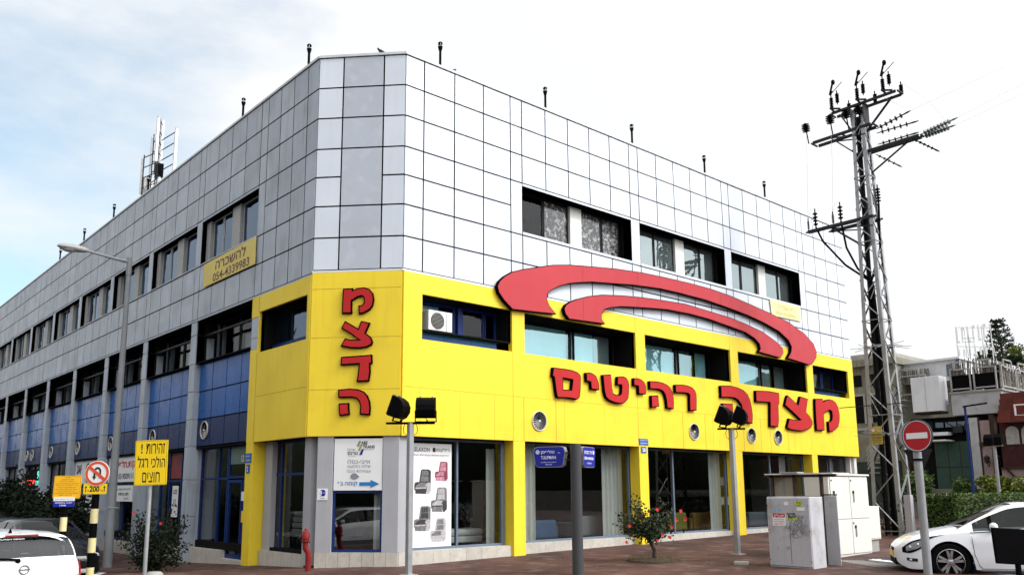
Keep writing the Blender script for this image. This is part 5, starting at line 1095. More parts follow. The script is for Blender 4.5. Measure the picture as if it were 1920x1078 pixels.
# no entry
ng = gz(1.4,-10.6)
NP = Vector((1.963,-10.56,0))
t = thing('no_entry_sign', (NP.x, NP.y, ng), 'round red no entry sign with a white bar on a thick grey pole', 'sign')
MB().tube([(NP.x,NP.y,ng-.1),(NP.x,NP.y,2.42)], .058, 16).build('pole', M['galv'], t, smooth=True)
tf, O, U, V = frame_tf(NP+Vector((-.085,-.055,2.41)), Vector((.753,-.658,0)).lerp(VB, .62), (0,-.0,1))
disc(MB(tf), (0,0), 0, .228, -.02, .004).build('plate', M['sign_w'], t); disc(MB(tf), (0,0), 0, .212, .004, .007).build('red_face', M['sign_r'], t); MB(tf).box(-.165,.165,.007,.010,-.042,.042).build('white_bar', M['ink_w'], t); disc(MB(tf), (0,0), .225, .236, -.022, .008).build('rim', M['galv_d'], t)
tf2, *_ = frame_tf(NP+Vector((.10,.06,2.42)), Vector((.753,-.658,0)).lerp(VB, .40)); disc(MB(tf2), (.02,0), 0, .232, -.015, .0).build('rear_plate', M['galv'], t)
b = MB(tf2); b.prism([(.02-.19,-.20),(.22,-.20),(.03,-.60)], -.02, -.008); b.build('triangular_rear_plate', M['galv_d'], t)
b = MB(); b.tube([(NP.x,NP.y,2.05),(NP.x,NP.y,2.08)], .078, 12); b.build('clamp', M['blackp'], t)
# black board bottom right, seen from the back
t = thing('black_sign_board', (-.55, -12.5, .0), 'black back of a tilted sign board on a thin post at the right edge', 'sign')
tf, O, U, V = frame_tf((-.735,-12.40,.85), (.753,-.658,-.06), (-.03,.03,1)); MB(tf).box(0,.62,-.02,.02,0,.38).build('board', M['plastic'], t, bevel=.01); MB(tf).box(.30,.33,-.03,.0,.05,.34).build('stiffener', M['rust'], t)
MB().tube([(-.55,-12.55,-.2),(-.55,-12.55,.9)], .03, 8).build('post', M['blackp'], t)
# kerb stone and planting edge
t = MB().lathe([(.16,0),(.17,.10),(.12,.15),(.02,.16)], (0,0,0), 14).build('bollard_stub', M['conc'], smooth=True); t.location = (-4.82, 1.4, gz(-4.8,1.4)); tag(t, 'low round concrete stub on the pavement at the foot of the yellow warning pole', 'bollard')
t = MB().box(5.05,5.35,-5.5,-5.2,gz(5,-5)-.01,gz(5,-5)+.06).build('broken_slab', M['conc'], origin=(5.2,-5.35,gz(5,-5)), bevel=.01); t.rotation_euler = (0,0,.5); tag(t, 'small broken slab lying left of the graffiti cabinet', 'slab')
# ------------------------------------------------------------------ plants near the camera
def hibiscus(x, y, h, spread, trunk_h, lab, nl, flowers, seed, lean=(0,0), m='leaf', name='hibiscus_tree', cat='tree', low=0.0):
    rg = random.Random(seed); z0 = gz(x, y); t = thing(name, (x, y, z0), lab, cat)
    tr_ = MB(); top = Vector((x+lean[0], y+lean[1], z0+trunk_h))
    if trunk_h > .2: tr_.tube([(x,y,z0-.05),(x+.02,y-.01,z0+trunk_h*.5),top], [.055,.045,.04], 8)
    lv = MB(); tips = []
    for i in range(26):
        az = rg.uniform(0, 6.28); r = spread*rg.uniform(.35,1.0); hh = z0+trunk_h+(h-trunk_h)*rg.uniform(.0,1.0)*(1-.35*(r/spread)**2)
        b0 = top if trunk_h > .2 else Vector((x+rg.uniform(-.2,.2), y+rg.uniform(-.2,.2), z0))
        e = Vector((x+lean[0]+r*math.cos(az), y+lean[1]+r*math.sin(az), max(hh, z0+low))); mid = (b0+e)/2+Vector((rg.uniform(-.06,.06),rg.uniform(-.06,.06),.08*rg.uniform(0,1)))
        tr_.tube([b0, mid, e], [.018,.011,.005], 5); tips.append(e)
        for k in range(nl//26):
            f = rg.uniform(.28,1.03); p = (b0.lerp(mid, f*2) if f < .5 else mid.lerp(e, f*2-1))+Vector((rg.gauss(0,.075),rg.gauss(0,.075),rg.gauss(0,.075))); lv.leaf(p, rg.uniform(.05,.095), rg, .3)
    tr_.build('trunk', M['bark'], t, smooth=True); lv.build('foliage', M[m], t, recalc=False)
    for fx, fz in flowers:
        c = Vector((x,y,z0))+VR*fx+VB*(spread*.75)+Vector((0,0,fz)); b = MB(); N_ = (VB+Vector((rg.uniform(-.4,.4),rg.uniform(-.4,.4),rg.uniform(-.2,.5)))).normalized(); a = N_.cross(Vector((0,0,1))).normalized(); c2 = N_.cross(a)
        for k in range(5):
            q = 2*math.pi*k/5; u = a*math.cos(q)+c2*math.sin(q); v = a*math.cos(q+.7)+c2*math.sin(q+.7); w = a*math.cos(q-.7)+c2*math.sin(q-.7); s_ = rg.uniform(.032,.05)
            b.F([b.V(p_) for p_ in (c, c+v*s_*.7+N_*.012, c+u*s_*1.1+N_*.03, c+w*s_*.7+N_*.012)])
        b.tube([c, c+N_*.05], .006, 5); b.build('flower', M['petal'], t, recalc=False)
    return t
hibiscus(4.63, -3.44, 1.50, .76, .50, 'small hibiscus tree with red flowers in a paving pit by the second yellow pillar', 2300, [(.02,1.15),(.52,1.12),(.42,.92),(.32,.78),(.26,.55),(-.02,.50),(.62,.95),(-.62,.80),(-.70,.45),(.1,.62)], 5, (-.12,.05))
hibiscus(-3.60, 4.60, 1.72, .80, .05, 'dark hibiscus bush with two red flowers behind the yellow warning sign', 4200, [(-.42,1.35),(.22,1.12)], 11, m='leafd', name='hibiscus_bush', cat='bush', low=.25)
g_ = gz(4.6,-3.4); b = MB(); rg = random.Random(4)
b.lathe([(.62,.0),(.60,.03),(.1,.06),(.02,.07)], (4.63,-3.44,g_), 18); o = b.build('planting_pit', mat('dry_soil', (.05,.035,.02), .95, var=.4, bump=.6), origin=(4.63,-3.44,g_)); tag(o, 'round soil pit with dry grass at the foot of the hibiscus tree', 'planting pit')
gr = MB()
for _ in range(220):
    a = rg.uniform(0,6.28); r = .62*math.sqrt(rg.random()); p = Vector((4.63+r*math.cos(a), -3.44+r*math.sin(a), g_+.03)); q = p+Vector((rg.gauss(0,.03),rg.gauss(0,.03),rg.uniform(.03,.11))); s_ = Vector((rg.gauss(0,1),rg.gauss(0,1),0)).normalized()*.006
    gr.F([gr.V(v) for v in (p-s_, p+s_, q)])
tag(gr.build('grass', mat('dry_grass', (.10,.09,.03), .8), recalc=False), 'thin dry grass growing in the planting pit', 'grass', kind='stuff')
def bush(x, y, rad, lab, n, size, seed, m='leaf', z=0.0, name='bush', cat='bush', clumps=9, group=None, shell=.45):
    rg = random.Random(seed); z0 = gz(x,y)+z; t = thing(name, (x,y,z0), lab, cat, group); lv = MB(); st = MB()
    for i in range(clumps):
        a = rg.uniform(0,6.28); r = math.sqrt(rg.random())*.75; c = Vector((x+rad[0]*r*math.cos(a), y+rad[1]*r*math.sin(a), z0+rad[2]*rg.uniform(.25,1.0-.35*r))); k = rg.uniform(.34,.55)
        lv.leaves(c, (rad[0]*k, rad[1]*k, rad[2]*k*.8), n//clumps, size, rg, shell); st.tube([(x+rg.uniform(-.1,.1),y+rg.uniform(-.1,.1),z0-.05), c], [.03,.008], 5)
    st.build('stem', M['bark'], t); lv.build('foliage', M[m], t, recalc=False); return t
for i, (x, y, r, h, lab) in enumerate(((-3.9,12.6,1.1,1.9,'dark shrub behind the amber notice sign'),(-3.8,15.2,1.3,2.0,'dark shrub behind the dark parked car, right of centre'),(-3.9,18.0,1.4,2.3,'tall dark shrub with one long shoot left of the amber notice'),(-4.0,21.0,1.5,2.2,'dark shrub second from the left edge'),(-4.1,24.6,1.6,2.4,'dark shrub above the white hatchback roof at the left edge'),(-4.0,29.0,1.8,2.6,'furthest dark shrub, below the lit message sign'))):
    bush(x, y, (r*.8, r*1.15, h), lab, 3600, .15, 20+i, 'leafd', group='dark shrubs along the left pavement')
b = MB(); rg = random.Random(77); sx_, sy_ = -3.85, 17.2
st = thing('shoot', (sx_,sy_,gz(sx_,sy_)), 'long leafy shoot standing out above the dark shrubs', 'plant'); MB().tube([(sx_,sy_,gz(sx_,sy_)),(sx_-.05,sy_,1.9),(sx_-.15,sy_+.2,2.5)], [.03,.02,.008], 5).build('stem', M['bark'], st)
for i in range(70): f = rg.random(); b.leaf(Vector((sx_-.12*f, sy_+.15*f, 1.3+1.25*f))+Vector((rg.gauss(0,.13),rg.gauss(0,.13),0)), .15, rg)
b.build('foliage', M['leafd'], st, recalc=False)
# ------------------------------------------------------------------ vehicles
def lerp_prof(P, x):
    if x <= P[0][0]: return P[0][1]
    for (a, va), (b, vb) in zip(P, P[1:]):
        if x <= b: f = (x-a)/(b-a); f = f*f*(3-2*f) if False else f; return va+(vb-va)*f
    return P[-1][1]
def smooth_prof(P, x):
    """monotone cubic through the knots"""
    n = len(P)
    if x <= P[0][0]: return P[0][1]
    if x >= P[-1][0]: return P[-1][1]
    d = [(P[i+1][1]-P[i][1])/(P[i+1][0]-P[i][0]) for i in range(n-1)]
    m = [d[0]]+[0 if d[i-1]*d[i] <= 0 else 2*d[i-1]*d[i]/(d[i-1]+d[i]) for i in range(1, n-1)]+[d[-1]]
    for i in range(n-1):
        if x <= P[i+1][0]:
            h = P[i+1][0]-P[i][0]; t = (x-P[i][0])/h
            return (2*t**3-3*t*t+1)*P[i][1]+(t**3-2*t*t+t)*h*m[i]+(-2*t**3+3*t*t)*P[i+1][1]+(t**3-t*t)*h*m[i+1]
def car(name, lab, cat, loc, rz, S, paint, group=None):
    """x runs from tail to nose, y to the left; S holds profiles in metres"""
    t = local(thing(name, loc, lab, cat, group, rz)); x0, x1 = S['x0'], S['x1']; W = S['w']; wr = S['wr']; WX = S['wx']
    N_ = 96; X = [x0+(x1-x0)*(0.5-0.5*math.cos(math.pi*i/N_)) if False else x0+(x1-x0)*i/N_ for i in range(N_+1)]
    def hw(x): return W/2*smooth_prof(S['plan'], x)
    def zb(x):
        z = smooth_prof(S['sill'], x)
        for wx in WX:
            q = (wr+.055)**2-(x-wx)**2
            if q > 0: z = max(z, wr*.98+math.sqrt(q))
        return z
    belt = lambda x: smooth_prof(S['belt'], x); roof = lambda x: smooth_prof(S['roof'], x)
    b = MB(); rows = []
    for x in X:
        w = hw(x); z0 = zb(x); z1 = belt(x); pts = []
        for f, k in ((0,.955),(.16,.985),(.38,1.0),(.60,.992),(.70,1.0),(.86,.975),(1.0,.93)): 
            ff = f; zz = z0+(z1-z0)*ff; ar = S['sill0']+(z1-S['sill0'])*f
            kk = k if z0 < .4 else 1.0-.07*((zz-S['sill0'])/(z1-S['sill0']))**3+.012
            pts.append((w*kk, zz))
        ztop = smooth_prof(S['deck'], x)
        pts += [(w*.80, z1+(ztop-z1)*.62), (w*.5, z1+(ztop-z1)*.93), (0, ztop)]
        rows.append(pts)
    for s in (1, -1):
        idx = [[b.V((x, s*p[0], p[1])) for p in r] for x, r in zip(X, rows)]
        for ii, (A, B) in enumerate(zip(idx, idx[1:])):
            for k in range(len(A)-1):
                if k >= 7 and S['gh'][0]+.02 < X[ii] < S['gh'][1]-.30: continue
                b.F((A[k],B[k],B[k+1],A[k+1]) if s > 0 else (A[k],A[k+1],B[k+1],B[k]))
    for x, r in ((X[0], rows[0]), (X[-1], rows[-1])):
        b.F([b.V((x, p[0], p[1])) for p in r]+[b.V((x, -p[0], p[1])) for p in r[::-1][1:]])
    body = b.build('body', paint, t, smooth=True, angle=38)
    # greenhouse
    gx0, gx1 = S['gh']; G = 88; gX = [gx0+(gx1-gx0)*i/G for i in range(G+1)]
    shell = MB(); sg = MB(); sg2 = MB(); ws = MB(); rw = MB(); tp = MB()
    wsx, rwx = S['ws'], S['rw']; pil = S['pillars']
    def sec(x):
        zbt = belt(x)-.01; zr = roof(x); w0 = hw(x)*.925; tum = S['tum']; h = max(0, zr-zbt); k = min(1, h/(S['h']-belt(0)))
        wr_ = w0-(w0*(1-tum))*k; return [(w0, zbt), (w0-(w0-wr_)*.06, zbt+h*.05), (w0-(w0-wr_)*.80, zbt+h*.83), (wr_*.985, zbt+h*.90), (wr_*.88, zbt+h*.952), (wr_*.5, zbt+h*.988), (0, zbt+h)]
    for x_a, x_b in zip(gX, gX[1:]):
        xm = (x_a+x_b)/2; A, B = sec(x_a), sec(x_b)
        for s in (1, -1):
            for k in range(6):
                q = [(x_a, s*A[k][0], A[k][1]), (x_b, s*B[k][0], B[k][1]), (x_b, s*B[k+1][0], B[k+1][1]), (x_a, s*A[k+1][0], A[k+1][1])]
                if k == 1 and S['sg'][0] < xm < S['sg'][1] and not any(p0 < xm < p1 for p0, p1 in pil): tgt = sg if s > 0 else sg2
                elif k == 1 and S['sg'][0] < xm < S['sg'][1]: tgt = tp
                elif k >= 4 and xm > wsx[0] and xm < wsx[1]: tgt = ws
                elif k == 3 and xm > wsx[0] and xm < wsx[1]: tgt = shell
                elif k >= 3 and rwx[0] < xm < rwx[1]: tgt = rw
                else: tgt = shell
                tgt.quad(*(q if s > 0 else q[::-1]))
    shell.build('roof', paint, t, smooth=True, angle=50)
    for mb_, nm in ((sg, 'side_window'), (sg2, 'side_window'), (ws, 'windscreen'), (rw, 'rear_window')):
        if mb_.f: mb_.build(nm, M['g_screen'] if nm == 'windscreen' and name == 'sedan' else M['g_car'], t, smooth=True, angle=60)
    if tp.f: tp.build('window_pillar', M['plastic'], t, smooth=True)
    # dark inside
    i = MB(); wi = W*.40
    i.box(gx0+.25, gx1-.5, -wi, wi, S['sill0']+.05, belt(0)-.03)
    for sx in S.get('seats', ()):
        for sy in (-.36, .36): i.box(sx-.09, sx+.09, sy-.24, sy+.24, belt(0)-.2, belt(0)+.18); i.box(sx-.06, sx+.05, sy-.12, sy+.12, belt(0)+.20, belt(0)+.38)
    i.build('interior', M['plastic'], t, bevel=.02)
    # wheels
    for wx in WX:
        wl_ = MB(); wl_.box(wx-wr-.05, wx+wr+.05, -W/2+.10, W/2-.10, .12, wr*2+.02); wl_.build('wheel_well', M['gap'], t)
        for s in (1, -1):
            y = s*(W/2-.115); ax = (0, s, 0); c = (wx, y, wr)
            wlo = MB().lathe([(wr*.62,-.10),(wr*.93,-.105),(wr,-.075),(wr,.075),(wr*.94,.105),(wr*.66,.10),(wr*.64,.06)], c, 36, ax).build('wheel', M['rubber'], t, smooth=True)
            r = MB(); r.lathe([(wr*.71,.02),(wr*.73,.10),(wr*.70,.104),(wr*.66,.06),(wr*.65,-.02)], c, 36, ax)
            for k in range(5):
                a = 2*math.pi*k/5+.3
                for dd in (-.15, .15):
                    p = Vector((math.cos(a+dd*.4)*wr*.10, 0, math.sin(a+dd*.4)*wr*.10)); q = Vector((math.cos(a+dd*1.3)*wr*.68, 0, math.sin(a+dd*1.3)*wr*.68))
                    C_ = Vector(c)+Vector((0, s*.075, 0)); r.bar(C_+p, C_+q, .045, .03, upv=(0,1,0))
            r.lathe([(wr*.19,.05),(wr*.19,.085),(wr*.1,.095),(.004,.096)], c, 16, ax); r.build('rim', M['rim'], wlo, smooth=True, angle=40)
            d = MB(); d.lathe([(wr*.5,.0),(wr*.5,.02),(.01,.02)], c, 24, ax); d.build('brake_disc', M['galv_d'], wlo)
    # mirrors
    for s in (1, -1):
        mx_, mz_ = S['mirror']; b = MB(); y = s*(hw(mx_)*.93+.10); b.ball((mx_, y, mz_), .1, 12, (.75,1.15,.78)); b.build('mirror', paint, t, smooth=True); b = MB(); b.bar((mx_, s*hw(mx_)*.90, mz_-.06), (mx_, y, mz_-.05), .05, .03); b.build('mirror_arm', M['plastic'], t)
    return t, body, hw, zb, belt
SEDAN = dict(x0=-2.25, x1=2.27, w=1.775, wr=.335, wx=(1.37,-1.33), sill0=.22, h=1.435,
  plan=[(-2.25,.70),(-2.15,.86),(-1.7,.965),(-.6,1.0),(.8,1.0),(1.5,.985),(1.9,.93),(2.12,.80),(2.22,.62),(2.27,.46)],
  sill=[(-2.25,.42),(-2.0,.26),(-1.3,.22),(1.6,.20),(2.0,.19),(2.2,.26),(2.27,.36)],
  belt=[(-2.25,.98),(-1.6,1.03),(-.6,.98),(.4,.925),(1.0,.885),(1.5,.83),(1.9,.745),(2.15,.64),(2.27,.54)],
  deck=[(-2.25,1.05),(-1.6,1.08),(-.6,1.05),(.5,1.0),(1.0,.975),(1.5,.905),(1.9,.805),(2.15,.68),(2.27,.56)],
  roof=[(-2.0,1.06),(-1.55,1.20),(-1.1,1.36),(-.5,1.43),(0,1.43),(.25,1.40),(.55,1.28),(.9,1.10),(1.2,.93),(1.3,.87)],
  gh=(-2.0,1.28), ws=(.20,1.16), rw=(-1.75,-.95), sg=(-1.45,.95), pillars=[(-.38,-.27),(-1.18,-1.08),(.62,.68)], tum=.70, mirror=(.62,.99), seats=(.0,-.9))
ca = R_(30)
FWD = Vector((-math.sin(ca), math.cos(ca), 0)); LFT = Vector((-FWD.y, FWD.x, 0))
wc_ = Vector((6.13,-9.25,0)); cpos = wc_-FWD*1.37-LFT*.775
cz = gz(6,-9)-.125
t, body, hw, zb, belt = car('sedan', 'white sedan parked nose in, seen from its left side, at the right edge', 'car', (cpos.x, cpos.y, cz), math.atan2(FWD.y, FWD.x), SEDAN, M['carwhite'])
def cq(name, pts, m, par, th=.004, smooth=False):
    """a thin plate lying on the body through given points"""
    b = MB(); n = len(pts); P = [Vector(p) for p in pts]; nn = (P[1]-P[0]).cross(P[2]-P[0]).normalized()
    a = [b.V(p) for p in P]; c = [b.V(p+nn*th) for p in P]; b.F(a[::-1]); b.F(c)
    for k in range(n): b.F((a[k],a[(k+1)%n],c[(k+1)%n],c[k]))
    return b.build(name, m, par)
def onbody(x, f, s=1, off=.006):
    w = hw(x); z0 = zb(x); z1 = belt(x); zz = z0+(z1-z0)*f; ks = ((0,.955),(.16,.985),(.38,1.0),(.60,.992),(.70,1.0),(.86,.975),(1.0,.93)); k = 1
    for (a, va), (b_, vb) in zip(ks, ks[1:]):
        if a <= f <= b_: k = va+(vb-va)*(f-a)/(b_-a)
    if z0 > .4: k = 1.0-.07*((zz-.22)/(z1-.22))**3+.012
    return (x, s*(w*k+off), zz)
for s in (1, -1):
    # swept head lamp, fog lamp, door seams, handles
    KS = [0,.16,.38,.60,.70,.86,1.0]
    def patch(lo, hi, off, n=10):
        b = MB(); x0_, x1_ = lo[0][0], lo[-1][0]; rows = []
        fs = sorted(set(KS+[i/20 for i in range(21)]))
        for i in range(n+1):
            x = x0_+(x1_-x0_)*i/n; l_, h_ = smooth_prof(lo, x), smooth_prof(hi, x)
            rows.append([b.V(onbody(x, l_+(h_-l_)*k/8, s, off)) for k in range(9)])
        for A, B in zip(rows, rows[1:]):
            for k in range(8): b.F((A[k], B[k], B[k+1], A[k+1]))
        return b
    hl = patch([(1.44,.93),(1.7,.80),(1.9,.64),(2.05,.58),(2.16,.64)], [(1.44,.955),(1.7,.985),(1.9,.985),(2.05,.96),(2.16,.86)], .008, 14).build('headlight', M['plastic'], t, smooth=True, angle=80)
    patch([(1.78,.80),(1.95,.68),(2.10,.66)], [(1.78,.93),(1.95,.93),(2.10,.86)], .013, 10).build('lens', M['lamp_smoke'], hl, smooth=True, angle=80)
    for x, f, r in ((2.03,.79,.040),(1.90,.82,.034)): MB().ball(onbody(x,f,s,.0), r, 12, (.8,.8,.85)).build('reflector', M['lamp_clear'], hl, smooth=True)
    fg = patch([(1.92,.25),(2.10,.30)], [(1.92,.36),(2.10,.42)], .006, 5).build('fog_lamp', M['galv_d'], t, smooth=True, angle=80); MB().ball(onbody(2.03,.33,s,-.015), .035, 8).build('bulb', M['lamp_clear'], fg, smooth=True)
    for pts in ([(.98,.99),(.98,.75),(.96,.40),(.90,.12),(.85,.04)], [(-.35,.99),(-.35,.5),(-.35,.05)], [(.85,.03),(.2,.03),(-.9,.03)]):
        b = MB(); P = [onbody(x,f,s,.002) for x,f in pts]
        for p, q in zip(P, P[1:]): b.bar(p, q, .008, .006)
        b.build('door_seam', M['gap'], t)
    for x in (-.15,-1.15): b = MB(); b.bar(onbody(x,.80,s,.015), onbody(x+.2,.81,s,.015), .025, .03); b.build('door_handle', M['carwhite'], t, bevel=.005)
    b = MB(); P = [onbody(x,.985,s,.004) for x in (1.0,.6,.2,-.3,-.8,-1.3)]
    for p, q in zip(P, P[1:]): b.bar(p, q, .014, .01)
    b.build('window_trim', M['plastic'], t)
def nose(x, y, z): return (x, y, z)
b = MB(); b.box(2.20,2.285,-.34,.34,.50,.565); b.build('upper_grille', M['plastic'], t, bevel=.012); b = MB(); b.box(2.17,2.272,-.46,.46,.24,.38); b.build('lower_grille', M['plastic'], t, bevel=.02)
MB().box(2.275,2.292,-.26,.26,.39,.49).build('number_plate', M['plate_y'], t); MB().ball((2.285,0,.535), .05, 12, (.3,1.25,.62)).build('badge', M['chrome'], t, smooth=True)
for s, yy in ((1,.30),(1,-.15)): MB().tube([(1.13,yy,.955),(.92,yy+.32,1.075)], .008, 6).build('wiper', M['plastic'], t)
M['sunshade'] = mat('silver_sunshade', (.52,.54,.53), .5, var=.2, scale=4)

# white hatchback, back end in view at the left edge
HATCH = dict(x0=-2.0, x1=1.98, w=1.73, wr=.31, wx=(1.28,-1.22), sill0=.22, h=1.50,
  plan=[(-2.0,.80),(-1.96,.89),(-1.85,.955),(-1.3,1.0),(.8,1.0),(1.4,.97),(1.75,.86),(1.98,.5)],
  sill=[(-2.0,.34),(-1.8,.25),(-1.2,.22),(1.3,.22),(1.8,.22),(1.98,.35)],
  belt=[(-2.0,1.05),(-1.9,1.09),(-1.4,1.06),(-1.0,1.02),(.3,.93),(1.0,.88),(1.6,.76),(1.98,.56)],
  deck=[(-2.0,1.07),(-1.9,1.11),(-1.4,1.08),(-1.0,1.04),(.3,.98),(1.0,.96),(1.6,.82),(1.98,.58)],
  roof=[(-1.97,1.09),(-1.90,1.20),(-1.76,1.42),(-1.62,1.465),(-1.0,1.50),(-.2,1.50),(.2,1.45),(.7,1.20),(1.2,.93),(1.25,.90)],
  gh=(-1.97,1.22), ws=(.25,1.12), rw=(-1.945,-1.735), sg=(-1.5,.95), pillars=[(-.42,-.30),(-1.35,-1.2)], tum=.76, mirror=(.70,1.0), seats=(.0,-.9))
ha = R_(97); hp = Vector((-7.97,-.42,0))-VR*.24; hzz = gz(-8,-1)-.40
t, body, hw, zb, belt = car('hatchback', 'white hatchback seen from behind at the bottom left corner', 'car', (hp.x, hp.y, hzz), ha, HATCH, M['carwhite'])
b = MB(); yy = [-.60+.12*i for i in range(11)]; rr = [[b.V((x, y, 1.482-.075*(y/.6)**2-.05*abs(y/.6)**5+dz)) for x, dz in ((-1.58,0),(-1.80,-.006),(-1.805,-.03),(-1.62,-.03))] for y in yy]
for A, B in zip(rr, rr[1:]):
    for k in range(4): b.F((A[k],A[(k+1)%4],B[(k+1)%4],B[k]))
b.F(rr[0]); b.F(rr[-1]); b.build('roof_spoiler', M['carwhite'], t, smooth=True); b = MB(); b.box(-1.815,-1.79,-.22,.22,1.44,1.465); b.build('brake_light', emit('brake_red', (.30,.02,.01), .12), t, bevel=.006)
b = MB(); b.bar((-1.965,.08,1.125),(-1.955,.50,1.16),.03,.03); b.ball((-1.98,.08,1.11),.035,8); b.build('wiper', M['plastic'], t)
b = MB(); b.lathe([(.026,0),(.02,.03),(.006,.07)], (-1.5,.06,1.475), 8); b.tube([(-1.5,.06,1.53),(-1.6,.06,1.58)], .005, 5); b.build('aerial', M['plastic'], t)
b = MB(); n = 20
for k in range(n):
    a0, a1 = 2*math.pi*k/n, 2*math.pi*(k+1)/n; b.bar((-2.007,.062*math.cos(a0),.985+.058*math.sin(a0)),(-2.007,.062*math.cos(a1),.985+.058*math.sin(a1)),.012,.012)
b.box(-2.012,-2.0,-.075,.075,.978,.992); b.build('badge', M['chrome'], t)
for s in (1,-1):
    b = MB(); ring = [(-1.66,s*(hw(-1.66)*.975),1.10),(-1.88,s*hw(-1.88)*.975,1.06),(-1.99,s*.66,.98),(-2.005,s*.60,.86),(-1.99,s*.68,.74),(-1.88,s*hw(-1.88)*1.01,.74),(-1.75,s*hw(-1.75)*1.0,.86)]
    c = b.V((-1.93,s*(hw(-1.93)*1.01+.01),.90)); vs = [b.V((p[0], p[1]+s*.006, p[2])) for p in ring]
    for k in range(len(vs)): b.F((c, vs[k], vs[(k+1)%len(vs)]))
    tl = b.build('tail_light', M['lamp_red'], t, smooth=True, angle=60); MB().ball((-1.95,s*.73,.86), .07, 10, (.5,.6,.8)).build('reverse_lamp', M['lamp_clear'], tl, smooth=True)
b = MB(); b.box(-2.01,-2.0,-.5,.5,.47,.62); b.build('plate_recess', M['carwhite'], t, bevel=.01); MB().box(-2.018,-2.011,-.26,.26,.49,.60).build('number_plate', M['plate_y'], t); MB().box(-2.03,-1.9,-.72,.72,.28,.42).build('bumper_strip', M['plastic'], t, bevel=.03)
text('sticker_text', heb('לנוחות הנסיעה - בדיקה'), (-1.79,.50,1.385), (0,-1,0), (.35,0,.94), (.02,0,.52,.025), M['ink_w'], t, .012, .02)
# dark cars by the kerb
ca2 = R_(-88)
t, body, hw, zb, belt = car('dark_car', 'black car parked facing the camera behind the striped poles, yellow number plate', 'car', (-5.62, 7.1, gz(-6,6)-.16), ca2, SEDAN, M['carblack'])
MB().box(2.275,2.292,-.26,.26,.42,.53).build('number_plate', M['plate_y'], t); text('plate_text', '20-71', (2.272,-.26,.42), (0,1,0), (0,0,1), (.04,.02,.44,.07), M['ink'], t, .022, .02)
b = MB(); b.box(2.20,2.285,-.40,.40,.56,.63); b.build('upper_grille', M['gframe'], t, bevel=.02); b = MB(); b.box(2.15,2.27,-.5,.5,.26,.36); b.build('lower_grille', M['gframe'], t, bevel=.02)
for s in (1,-1): MB().ball((2.02,s*.60,.63), .13, 12, (.9,1.2,.6)).build('headlight', M['lamp_clear'], t, smooth=True)
t, body, hw, zb, belt = car('dark_car', 'second black car parked beyond the first, mostly hidden by it', 'car', (-5.6, 13.0, gz(-6,13)-.13), R_(91), HATCH, M['carblack'])
for s in (1,-1): MB().ball((-1.92,s*.68,.82), .10, 10, (.5,.9,1.2)).build('tail_light', M['lamp_red'], t, smooth=True)
t, body, hw, zb, belt = car('passing_car', 'white car out on the road, mirrored in the angled corner window', 'car', (-12.6, -5.4, -.45), R_(90), HATCH, M['carwhite'])
# ------------------------------------------------------------------ power pylon
PX, PY, PG = 15.93, -3.87, gz(15.9,-3.9)
PW = lambda z: .445-.0175*z
t = thing('power_pylon', (PX, PY, PG), 'tall grey steel lattice power pylon with crossarms, black insulators and cables, right of the building', 'pylon')
ZT = 14.5
def leg_pt(sx, sy, z): return Vector((PX+sx*PW(z), PY+sy*PW(z), z))
for sx in (-1,1):
    for sy in (-1,1):
        b = MB(); p, q = leg_pt(sx,sy,PG-.1), leg_pt(sx,sy,ZT-.3); w = .11
        for (dx, dy, tw, th) in ((-sx*w/2, 0, w, .016), (0, -sy*w/2, .016, w)):
            a = [b.V((pt.x+dx+ex*tw/2, pt.y+dy+ey*th/2, pt.z)) for pt in (p, q) for ex, ey in ((-1,-1),(1,-1),(1,1),(-1,1))]
            for f in ((0,3,2,1),(4,5,6,7),(0,1,5,4),(1,2,6,5),(2,3,7,6),(3,0,4,7)): b.F([a[k] for k in f])
        b.build('leg', M['galv'] if sx < 0 or sy < 0 else M['galv_d'], t)  # rear leg takes the darker steel, shade put into its colour
zs = [PG+.15]; 
while zs[-1] < ZT-.9: zs.append(zs[-1]+PW(zs[-1])*2*1.08)
for face in range(4):
    b = MB(); c = [(-1,1),(-1,-1),(1,-1),(1,1)]; A, B = c[face], c[(face+1)%4]
    for i, (z0, z1) in enumerate(zip(zs, zs[1:])):
        p, q = (A, B) if i % 2 else (B, A); b.bar(leg_pt(*p,z0), leg_pt(*q,z1), .055, .02); b.bar(leg_pt(*q,z0)*.5+leg_pt(*p,z0)*.5, leg_pt(*q,z1), .03, .015) if i % 5 == 4 else None
        if i % 4 == 0: b.bar(leg_pt(*A,z0), leg_pt(*B,z0), .05, .02)
    b.build('bracing', M['galv'] if face < 2 else M['galv_d'], t)  # back faces in darker steel, their shade put into the colour
def arm(y0, y1, z, offs=(-.2,.2), th=.09, m='galv_d', name='crossarm'):
    b = MB()
    for o in offs: b.bar((PX+o,y0,z),(PX+o,y1,z), th*.6, th)
    for y in (y0+.06, y1-.06, (y0+y1)/2): b.bar((PX+offs[0],y,z),(PX+offs[-1],y,z), .05, .05)
    return b.build(name, M[m], t)
arm(-3.0,-5.20,14.45); arm(-2.25,-4.3,13.62, th=.10); arm(-3.7,-5.75,12.75,(-.12,.12)); arm(-1.85,-4.15,10.45,(-.26,-.18), th=.10); arm(-2.5,-4.2,10.40,(.1,.16))
br = [((PX+sx*.2, y, z), leg_pt(sx, 1, z-.75), .07) for y, z in ((-2.9,13.58),(-2.7,10.38)) for sx in (-1,1)]+[((PX+sx*.2, y, z), leg_pt(sx, -1, z-.25), .06) for y, z in ((-2.9,13.58),(-2.7,10.38)) for sx in (-1,1)]
